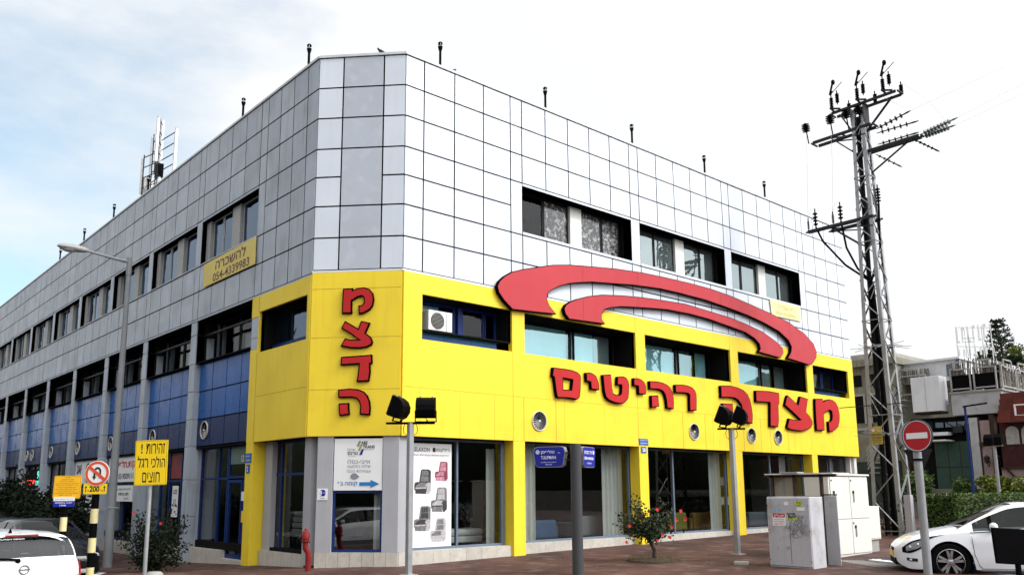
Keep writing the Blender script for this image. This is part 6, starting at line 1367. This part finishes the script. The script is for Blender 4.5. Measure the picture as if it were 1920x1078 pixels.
br += [((PX,-5.0,14.4), leg_pt(0,-1,13.5), .10), ((PX,-3.2,14.4), leg_pt(0,1,13.5), .10), ((PX,-5.4,12.72), leg_pt(0,-1,12.0), .07)]
for p, q, w in br: b = MB(); b.bar(p, q, w, .03); b.build('arm_brace', M['galv_d'], t)
MB().prism([(PX-.22,14.4),(PX+.22,14.4),(PX+.2,13.9),(PX,13.5),(PX-.2,13.9)],-4.10,-4.08).build('head_plate', M['galv_d'], t); MB().prism([(PX-.22,14.4),(PX+.22,14.4),(PX+.2,13.9),(PX,13.5),(PX-.2,13.9)],-3.66,-3.64).build('head_plate', M['galv_d'], t)
def post_ins(p, h, m='insul', n=6, r=.07, name='insulator', tilt=(0,0,1)):
    pr = []
    for k in range(n): z0 = h*k/n; pr += [(r*.35,z0),(r,z0+h/n*.25),(r*.9,z0+h/n*.45),(r*.35,z0+h/n*.6)]
    MB().lathe([(.012,-.08)]+pr+[(.02,h),(.02,h+.10)], p, 10, tilt).build(name, M[m], t, smooth=True, angle=60)
for y in (-3.12,-4.03,-4.9):
    post_ins((PX-.28,y+.06,14.62), .38); post_ins((PX-.25,y-.14,14.75), .34); post_ins((PX+.2,y-.32,14.5), .30)
    b = MB(); b.bar((PX-.2,y,14.45),(PX-.32,y+.1,14.62),.05); b.bar((PX-.3,y+.12,14.60),(PX-.2,y-.2,14.52),.05); b.build('bracket', M['galv_d'], t); b = MB(); b.bar((PX-.28,y+.06,15.08),(PX-.28,y+.0,15.22),.03); b.build('fuse_arm', M['galv_d'], t)
    b = MB(); b.tube([(PX-.28,y+.10,15.10),(PX-.28,y-.03,15.50)],.035,8); b.ball((PX-.28,y-.05,15.52),.07,8,(1,1,1.4)); b.bar((PX-.28,y+.05,15.12),(PX-.28,y-.36,15.42),.018); b.build('fuse_switch', M['insul'], t, smooth=True)
for y in (-2.08,-2.98,-3.55,-3.98):
    pr = [(.02,-.42),(.02,-.02)]+[(q, h) for k in range(5) for q, h in ((.05,k*.062),(.15-.01*abs(k-2),k*.062+.012),(.15-.01*abs(k-2),k*.062+.03),(.05,k*.062+.045))]+[(.03,.32)]
    MB().lathe(pr, (PX-.28,y,14.06), 14, (-.25,.0,1)).build('disc_insulator', M['insul'], t, smooth=True, angle=60)
for y, h in ((-1.88,.30),(-2.78,.30)): post_ins((PX-.24,y,10.55), h, r=.045, n=9, name='surge_arrester')
for y in (-2.15,-3.05): post_ins((PX-.24,y,10.62), .50, r=.085, n=4)
post_ins((PX+.12,-4.2,11.0), .5, r=.085, n=5)
def string(p, q, m='insul', n=5, r=.085):
    p, q = Vector(p), Vector(q); d = q-p; L_ = d.length; pr = [(.012,0)]
    for k in range(n): h = L_*(.12+.72*k/n); pr += [(.02,h),(r,h+.02),(r,h+.04),(.02,h+.06)]
    pr += [(.03,L_*.9),(.012,L_)]; MB().lathe(pr, p, 10, d).build('string_insulator', M[m], t, smooth=True, angle=60)
string((PX,-5.75,12.8),(PX-.3,-7.0,12.85),'insul_g',8,.09); string((PX+.12,-5.75,12.75),(PX-.1,-6.85,12.72),'insul_g',8,.09)
string((PX+.2,-4.3,13.55),(PX+.1,-5.5,13.75),'insul',5); string((PX+.2,-4.3,13.4),(PX+.4,-5.6,13.45),'insul',5); string((PX+.2,-4.3,13.0),(PX+.6,-5.5,13.15),'insul',5,.07); string((PX,-5.5,12.75),(PX+.5,-6.1,12.25),'insul',5,.05); string((PX,-4.3,12.6),(PX+.5,-4.9,12.1),'insul_g',4,.05)
# cables
J = Vector((PX-.12,PY+.02,8.3))
for p0, p1 in (((PX-.24,-2.15,10.55),(PX-.2,-2.35,10.0)),((PX-.24,-3.05,10.55),(PX-.2,-3.15,9.6)),((PX+.12,-4.2,10.95),(PX+.05,-4.15,9.4))):
    p0, p1 = Vector(p0), Vector(p1); MB().tube([p0, p1, p1.lerp(J,.5)+Vector((0,.05,-.12)), J], .035, 8).build('cable', M['plastic'], t, smooth=True)
MB().tube([J, (PX,PY,6), (PX+.04,PY,PG)], .085, 8).build('cable_duct', M['blackp'], t, smooth=True)
MB().tube([leg_pt(-1,.3,11)+Vector((.15,0,0)), leg_pt(-1,.3,PG)+Vector((.15,0,0))], .03, 6).build('cable', M['plastic'], t)
b = MB(); b.box(PX-.08,PX+.08,PY-.02,PY+.14,9.6,11.2); b.build('switch_box', M['galv_d'], t)
for pts in ([(PX-.3,-2.08,13.9),(PX-.35,-2.02,12.3),(PX-.24,-1.88,10.95)],[(PX-.3,-2.98,13.9),(PX-.35,-2.95,12.3),(PX-.24,-2.78,10.95)],[(PX-.24,-1.88,10.95),(PX-.24,-2.0,11.25),(PX-.24,-2.15,11.2)],[(PX-.24,-2.78,10.95),(PX-.24,-2.9,11.25),(PX-.24,-3.05,11.2)],[(PX+.2,-5.2,14.9),(PX,-6.0,14.0),(PX-.1,-6.6,12.95)],[(PX+.2,-4.4,14.8),(PX,-5.0,14.2),(PX+.1,-5.4,13.8)],[(PX-.3,-7.0,12.85),(PX-1.5,-13,13.6),(PX-3,-22,15.6)],[(PX-.1,-6.85,12.72),(PX-1,-13,13.3),(PX-2.5,-22,15.2)],[(PX+.1,-5.5,13.75),(PX,-12,14.6),(PX-1,-22,16.8)]):
    MB().tube(pts, .005, 5).build('wire', M['offwhite'], t)  # pale colour stands in for the sky glare that washes the wires out
# climbing guards with spikes, danger plate, leg numbers
for z in (3.35, 6.15):
    b = MB(); rg = random.Random(int(z*10))
    for A, B in (((-1,1),(-1,-1)),((-1,-1),(1,-1)),((1,-1),(1,1)),((1,1),(-1,1))):
        p, q = leg_pt(*A,z)*1.0, leg_pt(*B,z); b.bar(p, q, .03, .03)
        for k in range(6):
            c = p.lerp(q, (k+.3)/6); d = Vector((rg.uniform(-.2,.2)+A[0]*.2+B[0]*.2, rg.uniform(-.2,.2)+A[1]*.2+B[1]*.2, rg.uniform(-.16,.1))); b.bar(c-d*.5, c+d, .014, .014)
    b.build('climbing_guard', M['galv'], t)
b = MB(); b.bar(leg_pt(-1,1,4.25)+Vector((-.06,.9,0)), leg_pt(-1,-1,4.25)+Vector((-.06,-.35,0)), .025); b.build('guard_rail', M['galv_d'], t)
tf, O, U, V = frame_tf((PX-PW(3.2)-.02, -3.56, 3.02), (0,-1,0))
M['plate_o'] = mat('dull_yellow_plate', (.42,.33,.07), .6, var=.1)
MB(tf).box(0,.36,.0,.012,0,.56).build('danger_plate', M['plate_o'], t)
for body, r in ((heb('סכנת מוות'),(.02,.26,.32,.075)),(heb('חשמל גבוה'),(.02,.165,.32,.075)),('Danger of Death',(.03,.10,.30,.045)),('High Voltage',(.05,.04,.26,.035))): text('lettering', body, O, U, V, r, M['ink'], t, .014, .02)
disc(MB(tf), (.085,.45), .055, .07, .012, .016, 20).build('warning_ring', M['sign_r'], t); disc(MB(tf), (.085,.45), 0, .055, .012, .014, 16).build('warning_disc', M['ink_w'], t); b = MB(tf); b.prism([(.07,.49),(.105,.45),(.085,.45),(.10,.41),(.06,.455),(.08,.455)], .0145, .017); b.build('bolt_symbol', M['ink'], t)
text('leg_number', '542', (PX-PW(1.4)-.02, PY-PW(1.4)+.09, 1.2), (0,0,-1), (0,-1,0), (0,0,.45,.07), M['ink'], t, -.004, .01)
# ------------------------------------------------------------------ buildings and planting beyond the pylon
XB = 31.7; g8 = gz(32,0)
M['tile_w'] = mat('white_glazed_tile', (.42,.42,.44), .4, var=.12, scale=1.0, dirt=.6, dirt_col=(.22,.21,.20), streak=.3)
M['plaster'] = mat('white_plaster', (.62,.62,.64), .8, var=.06, scale=.8, dirt=.25, dirt_col=(.35,.34,.33), streak=.3)
M['bamboo'] = mat('grey_weathered_slats', (.15,.14,.125), .85, var=.25, island=.45)
M['brickred'] = mat('red_roof_tile', (.13,.024,.016), .75, var=.25, island=.3, dirt=.3)
M['pink'] = mat('pinkish_panel', (.30,.22,.21), .8, var=.08); M['brown'] = mat('dark_brown_timber', (.035,.018,.014), .7)
M['green'] = mat('dark_green_shutter', (.022,.060,.042), .5, var=.15); M['wallb'] = mat('grey_garden_wall', (.22,.21,.19), .85, var=.15, scale=1.5, dirt=.3)
M['beigew'] = mat('beige_render', (.20,.185,.13), .85, var=.2, dirt=.4, dirt_col=(.07,.06,.05), streak=.5)
t = thing('terrace_building', (XB, 0, g8), 'white tiled restaurant building with a fenced roof terrace and a dark green shutter', 'building')
MB().box(XB+.6,XB+14,-2.2,2.2,g8-.3,5.05).build('wall', M['dark'], t)
MB().box(XB+.02,XB+14,-2.2,-.02,5.05,6.08).build('tiled_parapet', M['tile_w'], t)
b = MB(); rg = random.Random(9)
for i in range(13):
    z = 5.08+i*.077; b.box(XB+.010,XB+.0215,-2.19,-.03,z-.003,z+.003); b.box(XB+.03,XB+6,-2.212,-2.2015,z-.003,z+.003)
b.build('tile_joint', M['gframe'], t)
MB().box(XB-.06,XB+14,-2.28,.02,6.082,6.16).build('parapet_cap', M['conc'], t)
b = MB().box(XB-.35,XB+.58,.32,1.66,5.30,7.0); b.build('boxed_bay', M['plaster'], t, bevel=.02); b = MB(); b.box(XB-.36,XB-.352,.98,.995,5.32,6.98); b.build('seam', M['gframe'], t)
b = MB()
for i in range(10): b.box(XB-.30,XB+.5,.35+i*.13,.42+i*.13,5.20,5.28)
b.build('soffit_slat', M['brown'], t)
MB().box(XB+1.2,XB+5,-.1,2.6,6.9,7.9).build('upper_wall', M['plaster'], t); MB().box(XB+1.0,XB+5.2,-.2,2.8,7.9,8.0).build('roof', M['plaster'], t); MB().box(XB+1.17,XB+1.19,.2,.5,7.1,7.7).build('window', M['g_blue'], t); MB().box(XB+1.16,XB+1.19,-.12,.02,6.2,7.9).build('downpipe', M['bframe'], t)
b = MB(); b.prism([(.2,7.95),(2.2,8.05),(2.2,8.45),(.25,8.42)], XB+6, XB+9) if False else b.box(XB+6,XB+10,.25,2.4,7.8,8.45); b.build('attic', M['column'], t); MB().box(XB+6,XB+10,-.45,.24,7.8,8.15).build('attic', M['plaster'], t)
# terrace fence of weathered slats with stepped concrete frames
f = thing('terrace_fence', (XB, -1, 6.16), 'weathered slat fence with stepped pale frames around the roof terrace', 'fence')
def slats(P, Q, z0, z1, n, jag=.12):
    b = MB(); P, Q = Vector(P), Vector(Q)
    for i in range(n):
        c = P.lerp(Q, (i+.5)/n); d = (Q-P)/n*.40; h = z1+rg.uniform(-jag, jag)
        if rg.random() < .06: continue
        b.bar(Vector((c.x+rg.uniform(-.03,.03), c.y+rg.uniform(-.01,.01), z0)), Vector((c.x, c.y+rg.uniform(-.05,.05), h)), d.length*2, .02, upv=(0,1,0) if abs(d.x) > abs(d.y) else (1,0,0))
    b.build('slat_panel', M['bamboo'], f)
M['frame_c'] = mat('pale_concrete_frame', (.34,.33,.31), .85, var=.15, dirt=.3)
def frames(P, Q, z0):
    P, Q = Vector(P), Vector(Q); d = (Q-P); n = Vector((-d.y,d.x,0)).normalized()*.05; b = MB()
    def seg(f0, h0, f1, h1): b.bar(P+d*f0+Vector((0,0,z0+h0))-n, P+d*f1+Vector((0,0,z0+h1))-n, .06, .06)
    seg(.02,0,.02,1.1); seg(.02,1.1,.2,1.1); seg(.2,1.1,.2,1.4); seg(.2,1.4,.75,1.4); seg(.75,1.4,.75,1.05); seg(.75,1.05,.97,1.05); seg(.97,1.05,.97,0); seg(.2,1.05,.75,1.05); seg(.02,.12,.97,.12)
    b.build('concrete_frame', M['frame_c'], f)
for y0, y1 in ((-.10,-1.0),(-1.12,-2.12)): slats((XB+.05,y0,0),(XB+.05,y1,0),6.95,7.62,20); frames((XB-.02,y0,0),(XB-.02,y1,0),6.16)
MB().box(XB+.06,XB+.1,-2.1,-.1,6.2,6.95).build('dark_backing', M['gap'], f)
for i in range(5):
    x0 = XB+.15+i*2.0; slats((x0,-2.15,0),(x0+1.9,-2.15,0),6.2,7.45,22,.03); frames((x0,-2.2,0),(x0+1.9,-2.2,0),6.16)
slats((XB+.9,2.9,0),(XB+.9,1.2,0),6.9,7.55,30,.03); frames((XB+.8,2.9,0),(XB+.8,1.3,0),6.2)
# ground floor: shutter, tiled pier, pink half-timbered column
MB().box(XB+.52,XB+.58,-.58,1.15,1.3,3.85).build('shutter', M['green'], t); b = MB(); [b.box(XB+.505,XB+.515,y-.012,y+.012,1.3,3.85) for y in (.0,.55)]; b.box(XB+.50,XB+.515,-.58,1.15,2.62,2.67); b.build('shutter_frame', M['brown'], t)
MB().box(XB+.05,XB+.55,-1.05,-.68,g8,4.9).build('tiled_pier', M['tile_w'], t)
MB().box(XB+.1,XB+.5,-1.55,-1.12,g8,4.75).build('pink_panel', M['pink'], t); MB().box(XB+.08,XB+.52,-1.12,-1.05,g8,4.9).build('timber', M['brown'], t); MB().box(XB+.05,XB+.5,-1.75,-1.55,g8,5).build('timber', M['brown'], t); MB().box(XB+.02,XB+.5,-2.2,-1.05,3.55,3.75).build('timber', M['brown'], t)
MB().box(XB-.1,XB+.5,.25,1.6,4.15,4.3).build('ledge', M['plaster'], t); MB().box(XB-.6,XB+.5,.2,1.1,3.85,3.92).build('canopy', M['offwhite'], t)
for y, l in ((-1.40,'left of two small lantern lamps on the half-timbered wall'),(-1.85,'right of two small lantern lamps on the half-timbered wall')):
    q = thing('wall_lantern', (XB-.25, y, 2.75), l, 'lantern'); MB().lathe([(.03,0),(.10,.05),(.13,.25),(.15,.27),(.03,.38)], (XB-.25,y,2.75), 6).build('lantern', M['brown'], q); MB().tube([(XB+.1,y,2.85),(XB-.05,y,2.6),(XB-.2,y,2.66),(XB-.25,y,2.76)], .02, 5).build('bracket', M['brown'], q)
# odds and ends on the terrace building
b = MB(); rg = random.Random(61)
for i in range(9): y0 = rg.uniform(-2,2); b.tube([(XB+.45,y0,4.6+rg.uniform(-.2,.3)),(XB+.4,y0-rg.uniform(.4,1.2),4.3+rg.uniform(-.3,.3))], .02, 5)
b.build('cable', M['plastic'], t)
for y0, z0 in ((-.1,4.25),(1.3,4.5),(-.62,4.35)): MB().box(XB+.2,XB+.55,y0-.22,y0+.22,z0,z0+.32).build('wall_box', M['galv_d'], t, bevel=.02)
for y0 in (-.25,.25,.9): MB().box(XB+.45,XB+.56,y0-.28,y0+.28,4.55,4.8).build('clerestory_window', M['g_blue'], t)
q = thing('rooftop_mast', (XB+2.2,-.3,8), 'thin rooftop pole with a small aerial above the white upper storey', 'aerial'); bb = MB(); bb.bar((XB+2.2,-.3,7.95),(XB+2.2,-.3,9.2),.03); bb.bar((XB+2.2,-.6,9.0),(XB+2.2,.0,9.05),.02); bb.bar((XB+2.2,-.5,8.8),(XB+2.2,-.1,8.85),.02); bb.build('pole', M['galv'], q)
for i, (y0, z0) in enumerate(((-.35,6.16),(-1.5,6.16),(-1.9,6.16))):
    o = MB(); o.lathe([(.10,0),(.15,.28),(.13,.28)], (XB+.35,y0,z0), 10); pl = thing('terrace_plant', (XB+.35,y0,z0), ('dark potted plant at the left of the terrace fence','dark potted plant in the middle of the terrace fence','dark potted plant at the right corner of the terrace fence')[i], 'plant'); o.build('pot', M['brown'], pl); o = MB(); o.leaves((XB+.35,y0,z0+.75),(.25,.3,.5),260,.16,rg,.2); o.build('foliage', M['leafd'], pl, recalc=False)
XW = XB-2.25
# red tiled wing at the right edge
t = thing('red_roofed_building', (XW+1.5, -5, g8), 'restaurant wing with a steep red tiled roof and arched white panels, at the right edge', 'building')
MB().box(XW+1.4,XW+9,-9,-2.25,g8-.3,4.5).build('wall', mat('dark_red_brick', (.040,.009,.009), .85, var=.3, dirt=.3), t)
b = MB()
for j in range(5):
    for i in range(12):
        y0 = -2.35-i*.55; z0 = 4.5+j*.27; x_ = XW+.95+j*.16; b.box(x_, x_+.3, y0-.53, y0, z0, z0+.275)
b.build('tiled_roof', M['brickred'], t); b = MB(); b.box(XW+1.0,XW+1.1,-3.6,-3.05,4.75,4.80); b.box(XW+1.0,XW+1.1,-3.6,-3.05,5.22,5.27); b.box(XW+1.0,XW+1.1,-3.1,-3.05,4.8,5.22); b.build('window_frame', M['white'], t)
b = MB()
for i in range(6):
    y0 = -2.5-i*.62; b.prism([(0,0)], 0, 0) if False else None
    n = 8; pts = [(y0, 3.55), (y0, 4.1)]+[(y0-.26+.26*math.cos(a), 4.1+.25*math.sin(a)) for a in [math.pi*k/n for k in range(1, n)]]+[(y0-.52, 4.1), (y0-.52, 3.55)]
    vs = [b.V((XW+1.36, p[0], p[1])) for p in pts]; b.F(vs); vs2 = [b.V((XW+1.40, p[0], p[1])) for p in pts]
    for k in range(len(pts)): b.F((vs[k], vs[(k+1)%len(pts)], vs2[(k+1)%len(pts)], vs2[k]))
b.build('arched_panel', M['frame_c'], t)
MB().box(XW+1.0,XW+1.4,-3.6,-2.3,1.3,2.45).build('pink_low_wall', M['pink'], t); b = MB(); b.bar((XW+.95,-2.5,2.5),(XW+.95,-3.4,1.4),.08); b.bar((XW+.95,-2.3,2.5),(XW+.95,-3.7,2.5),.08); b.build('timber', M['brown'], t)
# concrete house left of the pylon, outside stair
t = thing('concrete_house', (XB, 5, g8), 'weathered beige and grey house glimpsed between the shop building and the pylon', 'building')
MB().box(XB+.3,XB+12,2.6,9.5,g8-.3,7.9).build('wall', M['beigew'], t); MB().box(XB-.1,XB+12,2.5,9.6,7.9,8.25).build('roof_slab', M['beigew'], t); MB().box(XB+1,XB+12,3.2,9.6,8.25,8.7).build('attic', M['conc'], t)
for y in (3.6,4.7,5.8):
    w = MB().box(XB+.26,XB+.29,y-.35,y+.35,5.0,6.4).build('window', M['dark'], t); b = MB(); b.box(XB+.2,XB+.28,y-.45,y-.35,4.95,6.5); b.box(XB+.2,XB+.28,y+.35,y+.45,4.95,6.5); b.box(XB+.2,XB+.28,y-.35,y+.35,6.4,6.5); b.build('window_frame', M['conc'], w)
    MB().box(XB+.26,XB+.29,y-.3,y+.3,6.9,7.5).build('window', M['dark'], t)
MB().box(XB+.2,XB+.29,2.7,9.4,4.6,4.75).build('ledge', M['conc'], t); MB().box(XB+.1,XB+.29,2.7,9.4,g8,3.0).build('dark_hoarding', mat('dark_green_hoarding', (.03,.04,.03), .8, var=.3), t)
t = thing('outside_stair', (XB-.5, 2.6, g8), 'grey outside stair with slatted sides behind the pylon', 'stair'); b = MB()
for i in range(15): z = 2.4+i*.25; b.box(XB-.6,XB+.25,3.75-i*.13,3.95-i*.13,z,z+.06)
b.build('step', M['conc'], t); b = MB()
for k in range(5): b.bar((XB-.62,4.0,2.6+k*.22),(XB-.62,2.0,6.2+k*.22),.06,.05)
b.build('slatted_rail', M['galv'], t)
t = thing('rooftop_letter_frame', (XB+8, 1.5, 8.4), 'pale rooftop letter sign on a thin steel frame seen from behind', 'sign'); b = MB(); xr = XB+8
for y in (.55,1.0,1.45,1.9,2.35): b.bar((xr,y,8.4),(xr,y,10.6),.04); b.bar((xr+.5,y,8.4),(xr,y,9.8),.035)
b.bar((xr,.5,9.3),(xr,2.4,9.6),.035); b.bar((xr,.5,10.4),(xr,2.4,10.7),.035); b.build('steel_frame', M['offwhite'], t)  # frame and letters coloured pale so they fade into the bright sky
for i, y in enumerate((2.25,1.98,1.68,1.4,1.12,.85)):
    b = MB(); b.box(xr-.12,xr-.06,y-.03,y+.06,9.75,10.65); 
    if i % 2: b.box(xr-.12,xr-.06,y-.12,y-.03,10.5,10.65)
    else: b.box(xr-.12,xr-.06,y-.1,y-.03,9.75,9.88)
    b.box(xr-.12,xr-.06,y-.05,y+.05,8.95,9.35); b.build('letter', M['white'], t)
# garden wall, hedge and bushes
tag(MB().box(29.2,29.5,-30,1.2,g8-.3,1.62).build('garden_wall', M['wallb'], origin=(29.3,-3,g8)), 'low grey garden wall behind the clipped hedge', 'wall')
t = thing('hedge', (19, -5.6, gz(19,-5)), 'clipped dark green box hedge behind the white sedan', 'hedge'); rg = random.Random(31)
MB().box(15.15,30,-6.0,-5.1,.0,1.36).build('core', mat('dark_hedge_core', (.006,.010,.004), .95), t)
lv = MB()
for _ in range(15000):
    x = 15.07+ (rg.random()**1.6)*13; k = rg.random()
    if k < .62: p = Vector((x,-6.1+rg.uniform(-.03,.10),rg.uniform(.1,1.46)))
    elif k < .86: p = Vector((x,rg.uniform(-6.1,-5.0),1.42+rg.uniform(-.06,.05)))
    else: p = Vector((15.07+rg.uniform(-.03,.1),rg.uniform(-6.1,-5.0),rg.uniform(.1,1.46)))
    lv.leaf(p, rg.uniform(.05,.09), rg)
lv.build('foliage', M['leaf2'], t, recalc=False)
tag(MB().box(14.6,14.8,-5.0,-4.8,.1,1.45).build('gate_post', M['column'], origin=(14.7,-4.9,.2), bevel=.01), 'grey post at the left end of the clipped hedge', 'post')
for (x, y, r, h, m, n, lab) in ((28.4,.6,(.9,.9),1.9,'leaf2',2200,'round green bush in front of the green shutter'),(28.6,-2.5,(.6,.9),1.5,'leaf3',1500,'yellow green bush right of the blue pole'),(28.6,-4.2,(.6,1.0),1.6,'leaf3',1700,'yellow green bush at the right edge above the hedge'),(28.6,-1.4,(.5,.6),1.3,'leaf2',900,'small green bush at the foot of the blue pole')):
    bush(x, y, (r[0], r[1], h*.62), lab, n, .16, int(x*10+y*7), m, z=.75)
b = MB(); rg = random.Random(5); q = thing('shrub', (16.8,-3.4,gz(17,-3.4)), 'pink flowering shrub growing behind the foot of the pylon', 'bush')
MB().tube([(16.8,-3.4,.1),(16.8,-3.4,.9)], .02, 5).build('stem', M['bark'], q); b.leaves((16.8,-3.4,.7),(.45,.5,.6),700,.10,rg,.3); b.build('foliage', M['leaf'], q, recalc=False); b = MB()
for _ in range(14): b.leaf(Vector((16.5+rg.uniform(-.2,.3),-3.6+rg.uniform(-.4,.4),.4+rg.uniform(0,.7))), .10, rg)
b.build('blossom', mat('pink_petal', (.6,.25,.3), .6), q, recalc=False)
# poles on that side
t = thing('blue_pole', (26.4,-2.5,gz(26,-2)), 'blue post with a black horizontal arm in front of the tiled building', 'pole'); MB().tube([(26.4,-2.5,gz(26,-2)-.1),(26.4,-2.5,4.95)], .05, 10).build('post', M['bframe'], t, smooth=True); MB().bar((26.4,-2.42,4.97),(26.4,-3.35,5.05),.07,.06).build('arm', M['blackp'], t)
t = thing('floodlight_post', (24.9,-3.95,gz(25,-4)), 'small pale post with dark floodlights before the red roofed building', 'floodlight'); MB().tube([(24.9,-3.95,gz(25,-4)-.1),(24.9,-3.95,3.2)], .065, 10).build('pole', M['galv'], t, smooth=True); MB().bar((24.9,-3.6,3.2),(24.9,-4.25,3.25),.05).build('crossbar', M['galv'], t)
for y in (-3.75,-4.12): b = MB(); b.prism([(-.15,0),(.14,.02),(.18,.36),(.0,.44),(-.13,.3)], y-.13, y+.13); b.v = [Vector((24.9+v.x, v.y, 3.26+v.z)) for v in b.v]; b.build('lamp_body', M['blackp'], t, bevel=.01)
# trees
def tree(x, y, h, rad, lab, n, size, seed, m='leaf', trunk=.22, name='tree', th=None):
    rg = random.Random(seed); z0 = gz(x,y); t = thing(name, (x,y,z0), lab, 'tree'); tr_ = MB(); lv = MB(); th = th or h*.45
    tr_.tube([(x,y,z0-.1),(x+.1,y,z0+th*.5),(x,y+.1,z0+th)], [trunk,trunk*.8,trunk*.6], 8)
    for i in range(16):
        a = rg.uniform(0,6.28); r = rad*math.sqrt(rg.random())*.8; c = Vector((x+r*math.cos(a), y+r*math.sin(a), z0+th+(h-th)*rg.uniform(.15,.88))); tr_.tube([(x,y+.1,z0+th*rg.uniform(.75,1)), c], [trunk*.35,.03], 5)
        k = rg.uniform(.28,.42); lv.leaves(c, (rad*k,rad*k,rad*k*.75), n//16, size, rg, .3)
    tr_.build('trunk', M['bark'], t, smooth=True); lv.build('crown', M[m], t, recalc=False)
PT = CAM+(fw*1566.05+r2*(1882-938.1)-u2*(640-645.4))/1566.05*58
tree(PT.x, PT.y, 10.9, 1.55, 'dark leafy tree behind the terrace fence at the right', 3800, .34, 3, 'leaf')
P2 = CAM+(fw*1566.05+r2*(1925-938.1)-u2*(640-645.4))/1566.05*60; tree(P2.x, P2.y, 11.6, 1.4, 'pale yellow green tree cut by the right edge', 1800, .3, 8, 'leaf3')
P3 = CAM+(fw*1566.05+r2*(1885-938.1)-u2*(640-645.4))/1566.05*62; rg = random.Random(12)
t = thing('norfolk_pine', (P3.x,P3.y,0), 'tall open norfolk pine with tiered branches above the terrace fence', 'tree'); HT = 14.1
tr_ = MB(); tr_.tube([(P3.x+.2,P3.y-.3,-.2),(P3.x,P3.y,8),(P3.x,P3.y+.45,HT)], [.3,.17,.03], 8); lv = MB()
for i in range(15):
    z = 8.2+i*.40; L_ = (1.75 if i < 5 else 1.75*(1-(i-5)/11.5))*rg.uniform(.85,1.1)
    for k in range(7):
        a = 2*math.pi*k/7+rg.uniform(-.3,.3)+i*.4; c = Vector((P3.x, P3.y+.45*(z-8)/6, z)); pts = [c+Vector((math.cos(a)*L_*f, math.sin(a)*L_*f, .10*L_*f+.22*f*f*L_)) for f in (0,.5,1.0)]
        tr_.tube(pts, [.04,.025,.012], 4)
        for f in (.45,.6,.75,.88,1.0):
            if rg.random() < .3: continue
            p = pts[0].lerp(pts[2], f)
            for _ in range(7): lv.leaf(p+Vector((rg.gauss(0,.07),rg.gauss(0,.07),rg.gauss(0,.05))), rg.uniform(.16,.26), rg, -.5)
tr_.build('trunk', M['bark'], t, smooth=True); lv.build('crown', M['pine'], t, recalc=False)
# added trees out of view, blocking sky reflections, seen only in the windows
b = MB(); rg = random.Random(2); pts = []
for i in range(60):
    hgt = 6.5+1.5*math.sin(i*.9)+rg.uniform(-1,1.2); b.ball((-24-rg.uniform(0,3)+i*.04, 24+i*2.2, hgt*.42), hgt*.66, 8, (1,1,1))
for i in range(190):
    a = R_(84+i*1.4); r = 75; hgt = 9+2.5*math.sin(i*.7)+rg.uniform(-1.5,1.8); x, y = CAM.x+r*math.sin(a), CAM.y+r*math.cos(a); b.ball((x,y,hgt*.42), hgt*.66, 8, (1,1,1))
tag(b.build('sky_block_trees', mat('sky_block_foliage', (.025,.035,.018), .95, var=.4, scale=.6), smooth=True), 'added ring of dark trees out of view, blocking the sky in the window glass', 'trees', kind='stuff')
# fallen leaves and scraps on the paving
b = MB(); rg = random.Random(99)
for cx, cy, sp, n in ((4.6,-3.9,.9,50),(5.0,-5.6,.5,25),(-3.4,3.6,.8,40),(0.5,-.6,1.2,20),(8.5,-2.2,2.5,40),(2.5,-2.0,2.0,30)):
    for _ in range(n):
        x, y = rg.gauss(cx,sp), rg.gauss(cy,sp); a = rg.uniform(0,6.28); L_ = rg.uniform(.02,.05); z = gz(x,y)+.006
        if y > -.05 and x > -1.4: continue
        b.F([b.V((x+L_*math.cos(a+q)*k, y+L_*math.sin(a+q)*k, z+rg.uniform(0,.012))) for q, k in ((0,1),(1.57,.4),(3.14,1),(4.71,.4))])
tag(b.build('fallen_leaves', mat('dry_leaf_litter', (.14,.10,.06), .9, island=.5), recalc=False), 'scattered dry leaves and scraps on the paving', 'leaf litter', kind='stuff')
